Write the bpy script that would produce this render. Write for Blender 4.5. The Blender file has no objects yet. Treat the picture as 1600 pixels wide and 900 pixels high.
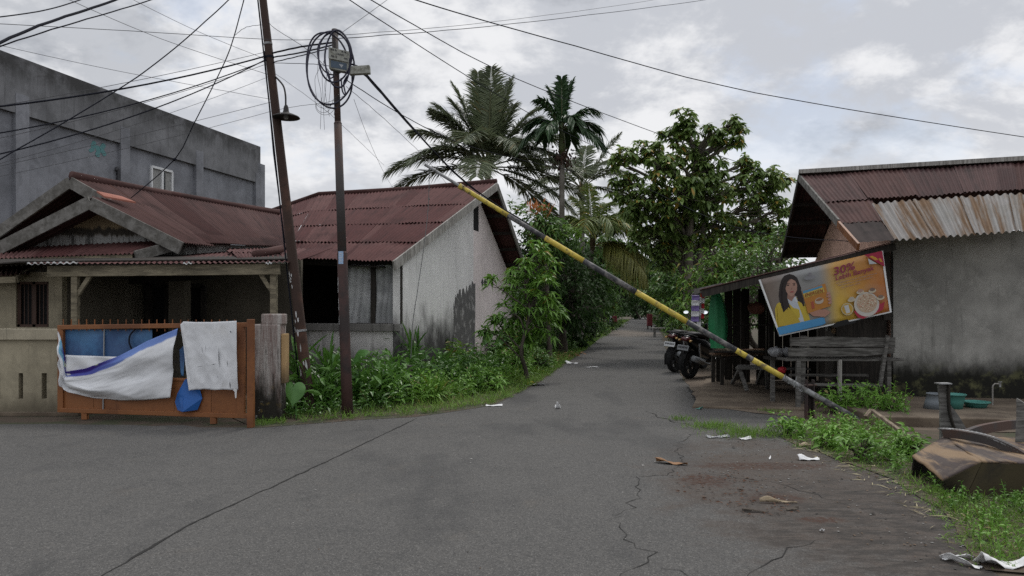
import bpy, math, random
import numpy as np
from mathutils import Vector, Matrix, noise as mnoise

R = random.Random(7)
NR = np.random.default_rng(7)
SC = bpy.context.scene
COL = SC.collection
F, CX, HY, EH = 1155.0, 800.0, 485.0, 1.6        # survey of the place: focal length, horizon and eye height

def P(px, py, Y):
    return Vector(((px - CX) / F * Y, Y, EH + (HY - py) / F * Y))

def G(px, py, z=0.0):
    Y = (EH - z) * F / (py - HY)
    return Vector(((px - CX) / F * Y, Y, z))

# ------------------------------------------------------------------ objects
def tag(o, label=None, cat=None, group=None, kind=None):
    if label: o['label'] = label
    if cat: o['category'] = cat
    if group: o['group'] = group
    if kind: o['kind'] = kind
    return o

def thing(name, label, cat, loc, group=None):
    o = bpy.data.objects.new(name, None)
    o.empty_display_size = 0.2
    COL.objects.link(o)
    o.location = loc
    return tag(o, label, cat, group)

def root_loc(o):
    while o.parent is not None:
        o = o.parent
    return Vector(o.location)

class MB:
    def __init__(s):
        s.v, s.uv, s.f, s.m, s.n = [], [], [], [], 0

    def add(s, verts, faces, uv=None, mi=0):
        verts = np.asarray(verts, float).reshape(-1, 3)
        s.v.append(verts)
        s.uv.append(np.zeros((len(verts), 2)) if uv is None else np.asarray(uv, float).reshape(-1, 2))
        if isinstance(faces, np.ndarray):
            s.f.append(faces + s.n); s.m.append((len(faces), mi))
        else:
            for f in faces:
                s.f.append(np.array([f]) + s.n); s.m.append((1, mi))
        s.n += len(verts)
        return s

    def box(s, c, size, rz=0.0, mi=0, M=None):
        hx, hy, hz = size[0] / 2, size[1] / 2, size[2] / 2
        q = [Vector((x, y, z)) for x in (-hx, hx) for y in (-hy, hy) for z in (-hz, hz)]
        m = M if M is not None else Matrix.Rotation(rz, 3, 'Z')
        c = Vector(c)
        s.add([m @ p + c for p in q], [(0, 1, 3, 2), (4, 6, 7, 5), (0, 4, 5, 1), (2, 3, 7, 6), (0, 2, 6, 4), (1, 5, 7, 3)], mi=mi)
        return s

    def beam(s, p, q, w, h, up=(0, 0, 1), mi=0, w2=None, h2=None):
        p, q = Vector(p), Vector(q)
        d = (q - p).normalized()
        side = d.cross(Vector(up))
        if side.length < 1e-4: side = d.cross(Vector((0, 1, 0)))
        side.normalize()
        u = side.cross(d).normalized()
        w2 = w if w2 is None else w2; h2 = h if h2 is None else h2
        vs = []
        for c, ww, hh in ((p, w, h), (q, w2, h2)):
            for a, b in ((-1, -1), (1, -1), (1, 1), (-1, 1)):
                vs.append(c + side * a * ww / 2 + u * b * hh / 2)
        s.add(vs, [(3, 2, 1, 0), (4, 5, 6, 7), (0, 1, 5, 4), (1, 2, 6, 5), (2, 3, 7, 6), (3, 0, 4, 7)], mi=mi)
        return s

    def tube(s, pts, r, n=8, cap=True, mi=0):
        pts = [Vector(p) for p in pts]
        k = len(pts)
        rr = [r] * k if not isinstance(r, (list, tuple, np.ndarray)) else list(r)
        t0 = (pts[1] - pts[0]).normalized()
        ref = Vector((0, 0, 1)) if abs(t0.z) < 0.9 else Vector((1, 0, 0))
        a = t0.cross(ref).normalized()
        vs, uv = [], []
        acc = 0.0
        for i in range(k):
            t = (pts[min(i + 1, k - 1)] - pts[max(i - 1, 0)])
            t = t.normalized() if t.length > 1e-9 else t0
            a = (a - t * a.dot(t))
            a = a.normalized() if a.length > 1e-6 else t.orthogonal().normalized()
            b = t.cross(a)
            if i: acc += (pts[i] - pts[i - 1]).length
            for j in range(n):
                th = 2 * math.pi * j / n
                vs.append(pts[i] + (a * math.cos(th) + b * math.sin(th)) * rr[i])
                uv.append((j / n, acc))
        fs = []
        for i in range(k - 1):
            for j in range(n):
                j2 = (j + 1) % n
                fs.append((i * n + j, i * n + j2, (i + 1) * n + j2, (i + 1) * n + j))
        s.add(vs, np.array(fs), uv, mi=mi)
        if cap:
            s.f.append(np.array([[s.n - k * n + j for j in range(n)][::-1]])); s.m.append((1, mi))
            s.f.append(np.array([[s.n - n + j for j in range(n)]])); s.m.append((1, mi))
        return s

    def lathe(s, prof, c, n=20, M=None, mi=0):
        c = Vector(c); vs = []
        for r, z in prof:
            for j in range(n):
                th = 2 * math.pi * j / n
                p = Vector((r * math.cos(th), r * math.sin(th), z))
                vs.append((M @ p if M is not None else p) + c)
        fs = [(i * n + j, i * n + (j + 1) % n, (i + 1) * n + (j + 1) % n, (i + 1) * n + j) for i in range(len(prof) - 1) for j in range(n)]
        return s.add(vs, np.array(fs), mi=mi)

    def prism(s, poly, vec, mi=0):
        vec = Vector(vec); k = len(poly)
        a = [Vector(p) for p in poly]
        s.add(a + [p + vec for p in a], [tuple(range(k))[::-1], tuple(range(k, 2 * k))] + [(i, (i + 1) % k, k + (i + 1) % k, k + i) for i in range(k)], mi=mi)
        return s

    def poly(s, pts, mi=0, uv=None):
        return s.add([Vector(p) for p in pts], [tuple(range(len(pts)))], uv=uv, mi=mi)

    def grid(s, fn, nu, nv, mi=0):
        vs, uv = [], []
        for j in range(nv + 1):
            for i in range(nu + 1):
                u, v = i / nu, j / nv
                vs.append(fn(u, v)); uv.append((u, v))
        fs = [(j * (nu + 1) + i, j * (nu + 1) + i + 1, (j + 1) * (nu + 1) + i + 1, (j + 1) * (nu + 1) + i) for j in range(nv) for i in range(nu)]
        return s.add(vs, np.array(fs), uv, mi=mi)

    def sheet(s, A, B, C, D, pitch=0.09, amp=0.014, nv=6, mi=0, warp=0.0, seed=0, uvo=(0, 0), thick=0.0):
        """corrugated roofing: A-B is the upper edge, C-D the lower edge"""
        A, B, C, D = (np.array(x, float) for x in (A, B, C, D))
        width = max(np.linalg.norm(B - A), np.linalg.norm(D - C))
        waves = max(2, int(width / pitch))
        nu = waves * 6
        n = np.cross(B - A, C - A); n /= np.linalg.norm(n)
        if n[2] < 0: n = -n
        u = np.linspace(0, 1, nu + 1)[None, :, None]; v = np.linspace(0, 1, nv + 1)[:, None, None]
        base = (A * (1 - u) + B * u) * (1 - v) + (C * (1 - u) + D * u) * v
        rg = np.random.default_rng(seed)
        ph = rg.uniform(0, 6.28, 4)
        w = warp * (np.sin(u * 5.1 + ph[0]) * np.sin(v * 3.7 + ph[1]) + .5 * np.sin(u * 13 + ph[2]) * np.sin(v * 6 + ph[3]))
        disp = amp * np.sin(u * waves * 2 * np.pi) + w
        pts = base + disp * n
        uv = np.concatenate([np.broadcast_to(u * width, (nv + 1, nu + 1, 1)) + uvo[0], np.broadcast_to(v * np.linalg.norm(C - A), (nv + 1, nu + 1, 1)) + uvo[1]], axis=2)
        idx = np.arange((nv + 1) * (nu + 1)).reshape(nv + 1, nu + 1)
        q = np.stack([idx[:-1, :-1], idx[:-1, 1:], idx[1:, 1:], idx[1:, :-1]], -1).reshape(-1, 4)
        return s.add(pts.reshape(-1, 3), q, uv.reshape(-1, 2), mi=mi)

    def loft(s, secs, mi=0, cap=True):
        n = len(secs[0]); vs = [p for sec in secs for p in sec]
        fs = [(i * n + j, i * n + (j + 1) % n, (i + 1) * n + (j + 1) % n, (i + 1) * n + j) for i in range(len(secs) - 1) for j in range(n)]
        s.add(vs, np.array(fs), mi=mi)
        if cap:
            b = s.n - len(vs)
            s.f.append(np.array([[b + j for j in range(n)][::-1]])); s.m.append((1, mi))
            s.f.append(np.array([[s.n - n + j for j in range(n)]])); s.m.append((1, mi))
        return s

    def build(s, name, mats, parent=None, smooth=False, bevel=0.0, origin=None, tagged=None, solid=0.0):
        mats = mats if isinstance(mats, (list, tuple)) else [mats]
        co = np.concatenate(s.v)
        off = Vector((0, 0, 0))
        if parent is not None: off = root_loc(parent)
        elif origin == 'base':
            off = Vector((float(co[:, 0].mean()), float(co[:, 1].mean()), float(co[:, 2].min())))
        elif origin is not None: off = Vector(origin)
        co = co - np.array(off)
        me = bpy.data.meshes.new(name)
        lt = np.concatenate([np.full(len(f), f.shape[1]) for f in s.f])
        lv = np.concatenate([f.ravel() for f in s.f]).astype(np.int32)
        ls = np.concatenate([[0], np.cumsum(lt)[:-1]]).astype(np.int32)
        me.vertices.add(len(co)); me.vertices.foreach_set('co', co.ravel().astype(np.float32))
        me.loops.add(len(lv)); me.loops.foreach_set('vertex_index', lv)
        me.polygons.add(len(lt)); me.polygons.foreach_set('loop_start', ls)
        mi = np.concatenate([np.full(k, i) for k, i in s.m]).astype(np.int32)
        me.polygons.foreach_set('material_index', mi)
        me.polygons.foreach_set('use_smooth', np.full(len(lt), smooth))
        uv = np.concatenate(s.uv)
        if uv.any():
            l = me.uv_layers.new(name='UVMap')
            l.data.foreach_set('uv', uv[lv].ravel().astype(np.float32))
        me.update(calc_edges=True)
        for m in mats: me.materials.append(m)
        o = bpy.data.objects.new(name, me)
        COL.objects.link(o)
        if parent is not None: o.parent = parent
        else: o.location = off
        if solid:
            md = o.modifiers.new('Solid', 'SOLIDIFY'); md.thickness = solid; md.offset = 0
        if bevel:
            md = o.modifiers.new('Bevel', 'BEVEL'); md.width = bevel; md.segments = 2; md.limit_method = 'ANGLE'; md.angle_limit = 0.6
        if tagged: tag(o, *tagged)
        return o

def copy_tree(o, parent=None):
    c = o.copy(); COL.objects.link(c)
    if parent is not None: c.parent = parent
    for ch in list(o.children): copy_tree(ch, c)
    return c

def arc(pts, n=6):
    """smooth curve through the points"""
    pts = [Vector(p) for p in pts]; out = []
    for i in range(len(pts) - 1):
        p0, p1, p2, p3 = pts[max(i - 1, 0)], pts[i], pts[i + 1], pts[min(i + 2, len(pts) - 1)]
        for k in range(n):
            t = k / n
            out.append(0.5 * ((2 * p1) + (p2 - p0) * t + (2 * p0 - 5 * p1 + 4 * p2 - p3) * t * t + (3 * p1 - p0 - 3 * p2 + p3) * t ** 3))
    return out + [pts[-1]]

# ------------------------------------------------------------------ materials
class NT:
    def __init__(s, tree): s.t = tree
    def n(s, kind, **kw):
        nd = s.t.nodes.new(kind)
        for k, v in kw.items():
            if k.startswith('i_'): s.set(nd, k[2:], v)
            else: setattr(nd, k, v)
        return nd
    def set(s, nd, key, v):
        sock = nd.inputs[int(key)] if key.isdigit() else nd.inputs[key.replace('_', ' ')]
        if isinstance(v, bpy.types.NodeSocket): s.t.links.new(v, sock)
        else: sock.default_value = v
    def noise(s, vec, scale, detail=4, rough=.55, dist=0.0):
        nd = s.n('ShaderNodeTexNoise'); nd.inputs['Scale'].default_value = scale; nd.inputs['Detail'].default_value = detail
        nd.inputs['Roughness'].default_value = rough; nd.inputs['Distortion'].default_value = dist
        if vec is not None: s.t.links.new(vec, nd.inputs['Vector'])
        return nd.outputs['Fac']
    def ramp(s, fac, stops):
        nd = s.n('ShaderNodeValToRGB'); s.t.links.new(fac, nd.inputs['Fac'])
        e = nd.color_ramp.elements
        while len(e) < len(stops): e.new(0.5)
        for el, (p, c) in zip(e, stops):
            el.position = p; el.color = c if len(c) == 4 else (*c, 1)
        return nd.outputs['Color']
    def lin(s, fac, a, b, c=0.0, d=1.0, smooth=True):
        nd = s.n('ShaderNodeMapRange'); nd.interpolation_type = 'SMOOTHSTEP' if smooth else 'LINEAR'
        for k, v in zip((1, 2, 3, 4), (a, b, c, d)): nd.inputs[k].default_value = v
        s.t.links.new(fac, nd.inputs[0]); return nd.outputs[0]
    def math(s, op, a, b=0.0):
        nd = s.n('ShaderNodeMath', operation=op)
        s.set(nd, '0', a); s.set(nd, '1', b); return nd.outputs[0]
    def mix(s, fac, a, b, mode='MIX'):
        nd = s.n('ShaderNodeMix', data_type='RGBA', blend_type=mode)
        for i, v in ((0, fac), (6, a), (7, b)):
            if isinstance(v, bpy.types.NodeSocket): s.t.links.new(v, nd.inputs[i])
            else: nd.inputs[i].default_value = v if i == 0 else ((*v, 1) if len(v) == 3 else v)
        return nd.outputs[2]
    def mapv(s, vec, scale=(1, 1, 1), loc=(0, 0, 0), rot=(0, 0, 0)):
        nd = s.n('ShaderNodeMapping'); s.t.links.new(vec, nd.inputs[0])
        nd.inputs[1].default_value = loc; nd.inputs[2].default_value = rot; nd.inputs[3].default_value = scale
        return nd.outputs[0]

def new_mat(name):
    m = bpy.data.materials.new(name); m.use_nodes = True
    t = m.node_tree
    b = t.nodes['Principled BSDF']
    return m, NT(t), b

def pos(nt): return nt.n('ShaderNodeNewGeometry').outputs['Position']
def uvs(nt): return nt.n('ShaderNodeTexCoord').outputs['UV']
def sep(nt, v): return nt.n('ShaderNodeSeparateXYZ', i_0=v).outputs

def bump(nt, b, h, strength=.3, dist=.02):
    nd = nt.n('ShaderNodeBump', i_Strength=strength, i_Distance=dist, i_Height=h)
    nt.t.links.new(nd.outputs[0], b.inputs['Normal'])

def link(nt, sock, b, name):
    nt.t.links.new(sock, b.inputs[name])

def simple(name, col, rough=.7, var=.25, scale=6, metal=0.0, spec=.4, bstr=.15, c2=None, amt=.5, s2=1.5):
    """one colour with tonal variation, a second colour in patches, light bump"""
    m, nt, b = new_mat(name)
    p = pos(nt)
    f = nt.noise(p, scale, 6, .6)
    c = nt.mix(f, tuple(x * (1 - var) for x in col), tuple(min(1, x * (1 + var)) for x in col))
    if c2:
        g = nt.lin(nt.noise(p, s2, 7, .65), .62 - amt * .3, .72 - amt * .2)
        c = nt.mix(g, c, c2)
    link(nt, c, b, 'Base Color')
    b.inputs['Roughness'].default_value = rough; b.inputs['Metallic'].default_value = metal
    b.inputs['Specular IOR Level'].default_value = spec
    if bstr: bump(nt, b, nt.noise(p, scale * 6, 5), bstr, .01)
    return m

def plaster(name, col, stain=(.05, .05, .045), zlow=0.0, zhigh=1.0, amt=.5, streak=.5, moss=None, top=None, rough=.9, mott=1.0):
    """old painted plaster: blotches, vertical run-off streaks and grime that climbs from the ground"""
    m, nt, b = new_mat(name)
    p = pos(nt)
    c = nt.mix(nt.lin(nt.noise(p, .9, 8, .65), .3, .7), tuple(x * (1 - .34 * mott) for x in col), tuple(min(1, x * (1 + .18 * mott)) for x in col))
    c = nt.mix(nt.lin(nt.noise(p, 2.6, 8, .7, .6), .52, .66, 0, .35 * mott), c, tuple(x * .5 for x in col))
    c = nt.mix(nt.lin(nt.noise(p, 3.7, 7, .7), .56, .64, 0, .3), c, tuple(min(1, x * 1.35) for x in col))
    c = nt.mix(nt.math('MULTIPLY', nt.lin(nt.noise(p, 14, 5, .7), .5, .75), .25), c, tuple(x * .55 for x in col))
    st = nt.noise(nt.mapv(p, (5, 5, .35)), 1.6, 6, .65)
    c = nt.mix(nt.math('MULTIPLY', nt.lin(st, .52, .75), streak), c, stain)
    z = sep(nt, p)[2]
    zz = nt.math('ADD', z, nt.math('MULTIPLY', nt.math('SUBTRACT', nt.noise(nt.mapv(p, (1, 1, .5)), 2.2, 7, .7), .5), (zhigh - zlow) * 1.7))
    g = nt.math('MULTIPLY', nt.lin(zz, zlow, zhigh, 1, 0), amt)
    c = nt.mix(g, c, stain)
    if moss:
        g2 = nt.math('MULTIPLY', nt.lin(nt.noise(p, 3.3, 6, .7), .5, .66), nt.lin(z, zlow, zhigh * .8, .8, 0))
        c = nt.mix(g2, c, moss)
    if top:
        zt = nt.math('ADD', z, nt.math('MULTIPLY', nt.noise(nt.mapv(p, (6, 6, .6)), 1.4, 6, .7), top[1] * 1.5))
        c = nt.mix(nt.math('MULTIPLY', nt.lin(zt, top[0] - top[1] * .9 + top[1] * .75, top[0] + top[1] * 1.1, 0, .95), nt.lin(nt.noise(p, 1.1, 7, .7), .36, .6, .25, 1)), c, stain)
    link(nt, c, b, 'Base Color')
    b.inputs['Roughness'].default_value = rough; b.inputs['Specular IOR Level'].default_value = .2
    bump(nt, b, nt.noise(p, 45, 6, .65), .25, .01)
    return m

def roofmat(name, col, dark, rust=None, metal=0.0, rough=.6, rustamt=.5, blot=.6):
    """corrugated sheet: blotches plus streaks that run down the slope (UV v)"""
    m, nt, b = new_mat(name)
    u = uvs(nt); p = pos(nt)
    c = nt.mix(nt.noise(p, 2.5, 6, .6), tuple(x * .75 for x in col), tuple(min(1, x * 1.2) for x in col))
    fx = sep(nt, u)
    wn = nt.n('ShaderNodeTexWhiteNoise', noise_dimensions='2D'); nt.t.links.new(nt.n('ShaderNodeCombineXYZ', i_0=nt.math('FLOOR', nt.math('MULTIPLY', fx[0], 1.25)), i_1=nt.math('FLOOR', nt.math('MULTIPLY', fx[1], .45))).outputs[0], wn.inputs['Vector'])
    c = nt.mix(wn.outputs[0], nt.mix(.25, c, dark), nt.mix(.14, c, (.30, .22, .20)))     # every sheet has weathered a little differently
    s = nt.noise(nt.mapv(u, (7, .5, 1)), 1.0, 6, .7)
    c = nt.mix(nt.math('MULTIPLY', nt.lin(s, .45, .7), .7), c, dark)
    c = nt.mix(nt.math('MULTIPLY', nt.lin(nt.noise(p, .8, 7, .7), .5, .68), blot), c, dark)
    if rust:
        r = nt.noise(nt.mapv(u, (5.5, .22, 1), (3.1, 2.2, 0)), 1.0, 7, .7)
        c = nt.mix(nt.lin(r, .62 - rustamt * .25, .78 - rustamt * .25), c, nt.mix(nt.noise(p, 9, 6), rust, tuple(x * .45 for x in rust)))
    link(nt, c, b, 'Base Color')
    b.inputs['Roughness'].default_value = rough; b.inputs['Metallic'].default_value = metal
    b.inputs['Specular IOR Level'].default_value = .15
    bump(nt, b, nt.noise(p, 30, 5), .12, .01)
    return m

def woodmat(name, col, dark, rough=.85, axis=(14, 14, 1.2), amt=.7):
    m, nt, b = new_mat(name)
    o = nt.n('ShaderNodeTexCoord').outputs['Object']
    g = nt.noise(nt.mapv(o, axis), 2.0, 7, .7, .4)
    c = nt.mix(nt.lin(g, .35, .65), dark, col)
    c = nt.mix(nt.math('MULTIPLY', nt.lin(nt.noise(o, 2.2, 6, .7), .5, .7), amt), c, dark)
    link(nt, c, b, 'Base Color'); b.inputs['Roughness'].default_value = rough; b.inputs['Specular IOR Level'].default_value = .2
    bump(nt, b, g, .35, .01)
    return m

def leafmat(name, a, b_, yellow=None, yamt=.06, rough=.45, trans=.2, spec=.35):
    """leaves: each leaf its own green; a few yellowed ones; light passes through"""
    m, nt, b = new_mat(name)
    rnd = nt.n('ShaderNodeNewGeometry').outputs['Random Per Island']
    c = nt.mix(rnd, a, b_)
    cl = nt.noise(pos(nt), .55, 4, .6)
    c = nt.mix(nt.lin(cl, .35, .65, 0, .6), c, tuple(x * 1.5 for x in b_))
    if yellow:
        w = nt.n('ShaderNodeTexWhiteNoise', noise_dimensions='1D'); nt.t.links.new(rnd, w.inputs['W'])
        k = nt.math('MULTIPLY', nt.math('GREATER_THAN', nt.math('ADD', w.outputs[0], nt.math('MULTIPLY', nt.math('SUBTRACT', cl, .5), .5)), 1 - yamt), 1.0)
        c = nt.mix(k, c, yellow)
    link(nt, c, b, 'Base Color')
    b.inputs['Roughness'].default_value = rough; b.inputs['Specular IOR Level'].default_value = spec
    tr = nt.n('ShaderNodeBsdfTranslucent'); nt.t.links.new(nt.mix(.5, c, tuple(min(1, x * 1.6) for x in b_)), tr.inputs[0])
    ms = nt.n('ShaderNodeMixShader'); ms.inputs[0].default_value = trans
    nt.t.links.new(b.outputs[0], ms.inputs[1]); nt.t.links.new(tr.outputs[0], ms.inputs[2])
    nt.t.links.new(ms.outputs[0], nt.t.nodes['Material Output'].inputs['Surface'])
    return m

# ------------------------------------------------------------------ foliage
def unit(a):
    return a / np.maximum(np.linalg.norm(a, axis=-1, keepdims=True), 1e-9)

def leaf_strip(mb, base, d, L, W, droop=.3, fold=.2, rings=((.4, 1.0),), rg=NR, roll=.5, side=None, mi=0):
    base = np.asarray(base, float); N = len(base)
    d = unit(np.asarray(d, float)); L = np.broadcast_to(L, N)[:, None]; W = np.broadcast_to(W, N)[:, None]
    droop = np.broadcast_to(droop, N)[:, None]
    if side is None:
        z = np.tile([0., 0, 1], (N, 1)) + rg.normal(0, roll, (N, 3))
        side = np.cross(d, z)
    side = unit(side); n = np.cross(side, d)
    pt = lambda t: base + d * L * t + np.array([0, 0, -1.]) * droop * L * t * t
    vs = [base]
    for t, w in rings:
        mid = pt(t)
        vs += [mid - side * W * .5 * w + n * W * w * fold, mid, mid + side * W * .5 * w + n * W * w * fold]
    vs.append(pt(1.0))
    k = len(vs)
    V = np.stack(vs, 1).reshape(-1, 3)
    o = (np.arange(N) * k)[:, None]
    mb.add(V, np.concatenate([o + [0, 2, 1], o + [0, 3, 2]]), mi=mi)
    mb.v.append(np.zeros((0, 3))); mb.uv.append(np.zeros((0, 2)))
    n0 = mb.n - len(V)
    def more(a): mb.f.append(a + n0); mb.m.append((len(a), mi))
    for r in range(len(rings) - 1):
        i = 1 + 3 * r
        more(np.concatenate([o + [i, i + 1, i + 4, i + 3], o + [i + 1, i + 2, i + 5, i + 4]]))
    i = 1 + 3 * (len(rings) - 1)
    more(np.concatenate([o + [i, i + 1, k - 1], o + [i + 1, i + 2, k - 1]]))

def whorls(mb, pts, outs, nleaf, L, W, droop=.5, rg=NR, spread=1.0, up=.15, rings=((.45, 1.0),), jitter=.08):
    pts = np.asarray(pts); K = len(pts)
    base = np.repeat(pts, nleaf, 0) + rg.normal(0, jitter, (K * nleaf, 3))
    th = rg.uniform(0, 2 * np.pi, K * nleaf)
    ring = np.stack([np.cos(th), np.sin(th), rg.normal(up, .35, K * nleaf)], -1)
    d = ring * spread + np.repeat(np.asarray(outs), nleaf, 0) * .5
    s = rg.uniform(.65, 1.2, K * nleaf)
    leaf_strip(mb, base, d, L * s, W * s, rg.uniform(.3, 1.2, K * nleaf) * droop, rings=rings, rg=rg)

def tree(name, label, cat, base, lobes, trunk_r, lm, bm, seed, L=.25, W=.1, ncl=30, nleaf=9, group=None, droop=.6, fork=.45, shell=.45, twig=.012, extra=0.15, trunks=1, jitter=.1, spread=1.0, tufts=False):
    rg = np.random.default_rng(seed)
    base = Vector(base)
    t = thing(name, label, cat, base, group)
    tb, cb = MB(), MB()
    cz = [Vector(c) for c, r in lobes]
    mean = sum(cz, Vector()) / len(cz)
    low = min(c.z for c in cz)
    for k in range(trunks):
        b0 = base + Vector((rg.normal(0, .12), rg.normal(0, .12), 0)) * (1 if k else 0)
        f = base.lerp(Vector((mean.x, mean.y, max(low, base.z + (mean.z - base.z) * fork))), .9) + Vector((rg.normal(0, .3), rg.normal(0, .3), 0)) * (1 if k else .4)
        top = Vector((mean.x, mean.y, mean.z + (max(c.z for c in cz) - mean.z) * .4))
        pts = arc([b0 - Vector((0, 0, .1)), b0.lerp(f, .35) + Vector((rg.normal(0, .06), rg.normal(0, .06), 0)), f, f.lerp(top, .6) + Vector((rg.normal(0, .15), rg.normal(0, .15), 0)), top], 5)
        sc = 1.0 if k == 0 else .65
        tb.tube(pts, [trunk_r * sc * (1.15 - .85 * i / (len(pts) - 1)) for i in range(len(pts))], 9)
    for (c, r) in lobes:
        c = Vector(c)
        rv = np.array(r if isinstance(r, (tuple, list)) else (r, r, r), float)
        # limb leaves the trunk below the lobe
        j = min(range(len(pts)), key=lambda i: abs(pts[i].z - (c.z - .35 * (Vector((c.x, c.y, 0)) - Vector((mean.x, mean.y, 0))).length - .3)) + (0 if pts[i].z > base.z + .25 * (mean.z - base.z) else 9))
        s = pts[j]
        mid = s.lerp(c, .5) + Vector((rg.normal(0, .12), rg.normal(0, .12), .12 + rg.normal(0, .08)))
        lr = trunk_r * .42
        limb = arc([s, mid, c], 5)
        tb.tube(limb, [lr * (1 - .7 * i / (len(limb) - 1)) for i in range(len(limb))], 6)
        n = int(ncl * float(np.mean(rv)) ** 2 / 1.0) + 3
        dirs = unit(rg.normal(0, 1, (n, 3)) + [0, 0, .15])
        rad = rg.uniform(shell, 1.0, (n, 1)) ** .7
        off = dirs * rad * rv
        cp = np.array(c) + off
        for q in cp[: int(n * .8)]:
            a = limb[int(rg.integers(len(limb) // 2, len(limb)))]
            qv = Vector(q); mm = a.lerp(qv, .55) + Vector((0, 0, -.08 * (qv - a).length))
            tb.tube([a, mm, qv], [twig * 1.5, twig, twig * .5], 4, cap=False)
        if tufts: umbrella(cb, cp, nleaf, L, W, rg)
        else: whorls(cb, cp, dirs, nleaf, L, W, droop, rg, jitter=jitter, spread=spread)
    tb.build('trunk', bm, t, smooth=True)
    cb.build('crown', lm, t)
    return t

def frond(mb, base, d, length, droop, nl, ll, lw, rg, mi=0, hang=.5, rach=.02, stem=.12, lift=.5, vee=.35, twist=None, tip=.15):
    """one palm frond: arched midrib with leaflets on both sides"""
    base = np.array(base, float); d = unit(np.array(d, float))
    N = nl
    tt = np.linspace(0, 1, 14)
    def pt(t): return base + d * length * t[:, None] * (1 - .12 * t[:, None]) + np.array([0, 0, -1.]) * droop * length * (t[:, None] ** 2)
    mb.tube([Vector(p) for p in pt(tt)], [rach * (1.3 - 1.1 * x) for x in tt], 5, cap=False, mi=1)
    t = np.linspace(stem, .99, N)
    p = pt(t); tan = unit(pt(t + .01) - pt(t - .01))
    sd = np.cross(tan, np.array([0, 0, 1.])); sd = unit(sd)
    if twist is not None:
        up0 = np.cross(sd, tan); sd = sd * math.cos(twist) + up0 * math.sin(twist)
    up = np.cross(sd, tan)
    prof = np.clip(np.sin(np.pi * (.12 + .86 * (t - stem) / (1 - stem))), .15, 1) ** .6
    prof = np.where(t > .5, np.maximum(prof, tip), prof)
    for sg in (-1, 1):
        dd = sd * sg + tan * (lift + .5 * t[:, None]) + up * vee + rg.normal(0, .1, (N, 3))
        leaf_strip(mb, p, dd, ll * prof * rg.uniform(.8, 1.1, N), lw, hang * rg.uniform(.5, 1.4, N), fold=.25, rings=((.25, 1.), (.65, .7)), rg=rg, side=np.cross(dd, up + rg.normal(0, .2, (N, 3))), mi=mi)

def crease(u, v, f, seed=0.0):
    return 1 - abs(mnoise.noise(Vector((u * f, v * f * .7, seed)))) * 2.2

def umbrella(mb, pts, nleaf, L, W, rg, rings=((.3, .95), (.7, .9)), tilt=.25):
    """tufts at twig ends: broad leaves that spread outwards and hang"""
    pts = np.asarray(pts); K = len(pts); N = K * nleaf
    th = np.tile(np.arange(nleaf) * 2 * np.pi / nleaf, K) + rg.uniform(0, .6, N) + np.repeat(rg.uniform(0, 6.28, K), nleaf)
    d = np.stack([np.cos(th), np.sin(th), rg.normal(.15, .3, N)], -1) + np.repeat(rg.normal(0, tilt, (K, 3)), nleaf, 0)
    s = rg.uniform(.7, 1.2, N)
    leaf_strip(mb, np.repeat(pts, nleaf, 0) + rg.normal(0, .02, (N, 3)), d, L * s, W * s, rg.uniform(.35, 1.0, N), rings=rings, rg=rg, roll=.25, fold=.12)

def pip(x, y, poly):
    ins = False; j = len(poly) - 1
    for i in range(len(poly)):
        xi, yi = poly[i][0], poly[i][1]; xj, yj = poly[j][0], poly[j][1]
        if (yi > y) != (yj > y) and x < (xj - xi) * (y - yi) / (yj - yi) + xi: ins = not ins
        j = i
    return ins

def scatter(poly, n, rg, edge=None):
    xs = [p[0] for p in poly]; ys = [p[1] for p in poly]; out = []
    while len(out) < n:
        x = rg.uniform(min(xs), max(xs)); y = rg.uniform(min(ys), max(ys))
        if pip(x, y, poly): out.append((x, y))
    return np.array(out)

def grass_mesh(pts, h, w, rg, per=1, lean=.5, z=0.0):
    mb = MB()
    p = np.repeat(np.column_stack([pts, np.full(len(pts), z)]), per, 0)
    p[:, :2] += rg.normal(0, .025, (len(p), 2))
    d = np.column_stack([rg.normal(0, lean, len(p)), rg.normal(0, lean, len(p)), np.ones(len(p))])
    hh = (np.repeat(h, per) if isinstance(h, np.ndarray) else h) * rg.uniform(.5, 1.25, len(p))
    leaf_strip(mb, p, d, hh, w, rg.uniform(.1, .7, len(p)), fold=.2, rings=((.4, .9),), rg=rg)
    return mb
# ================================================================== camera, light, sky
cam_d = bpy.data.cameras.new('camera'); cam = bpy.data.objects.new('camera', cam_d); COL.objects.link(cam)
cam_d.sensor_width = 36; cam_d.lens = 36 * F / 1600; cam_d.shift_y = 35 / 1600
cam_d.clip_start = 0.1; cam_d.clip_end = 3000
cam.location = (0, 0, EH); cam.rotation_euler = (math.radians(90), 0, 0)
SC.camera = cam
SUN_EL, SUN_AZ = 58, 25           # the sun stands high behind the clouds, ahead and a little to the right
sd = bpy.data.lights.new('sun', 'SUN'); sd.energy = 1.4; sd.angle = math.radians(14); sd.color = (1, .96, .9)
sun = bpy.data.objects.new('sun', sd); COL.objects.link(sun)
sun.rotation_euler = (math.radians(90 - SUN_EL), 0, math.radians(180 - SUN_AZ))
w = bpy.data.worlds.new('World'); SC.world = w; w.use_nodes = True
nt = NT(w.node_tree); bg = w.node_tree.nodes['Background']
sky = nt.n('ShaderNodeTexSky', sky_type='NISHITA', sun_disc=False, sun_elevation=math.radians(SUN_EL), sun_rotation=math.radians(SUN_AZ))
sky.dust_density = 2.0
g = nt.n('ShaderNodeTexCoord').outputs['Generated']
xyz = sep(nt, g)
den = nt.math('ADD', nt.math('MAXIMUM', xyz[2], 0.0), .42)
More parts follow.
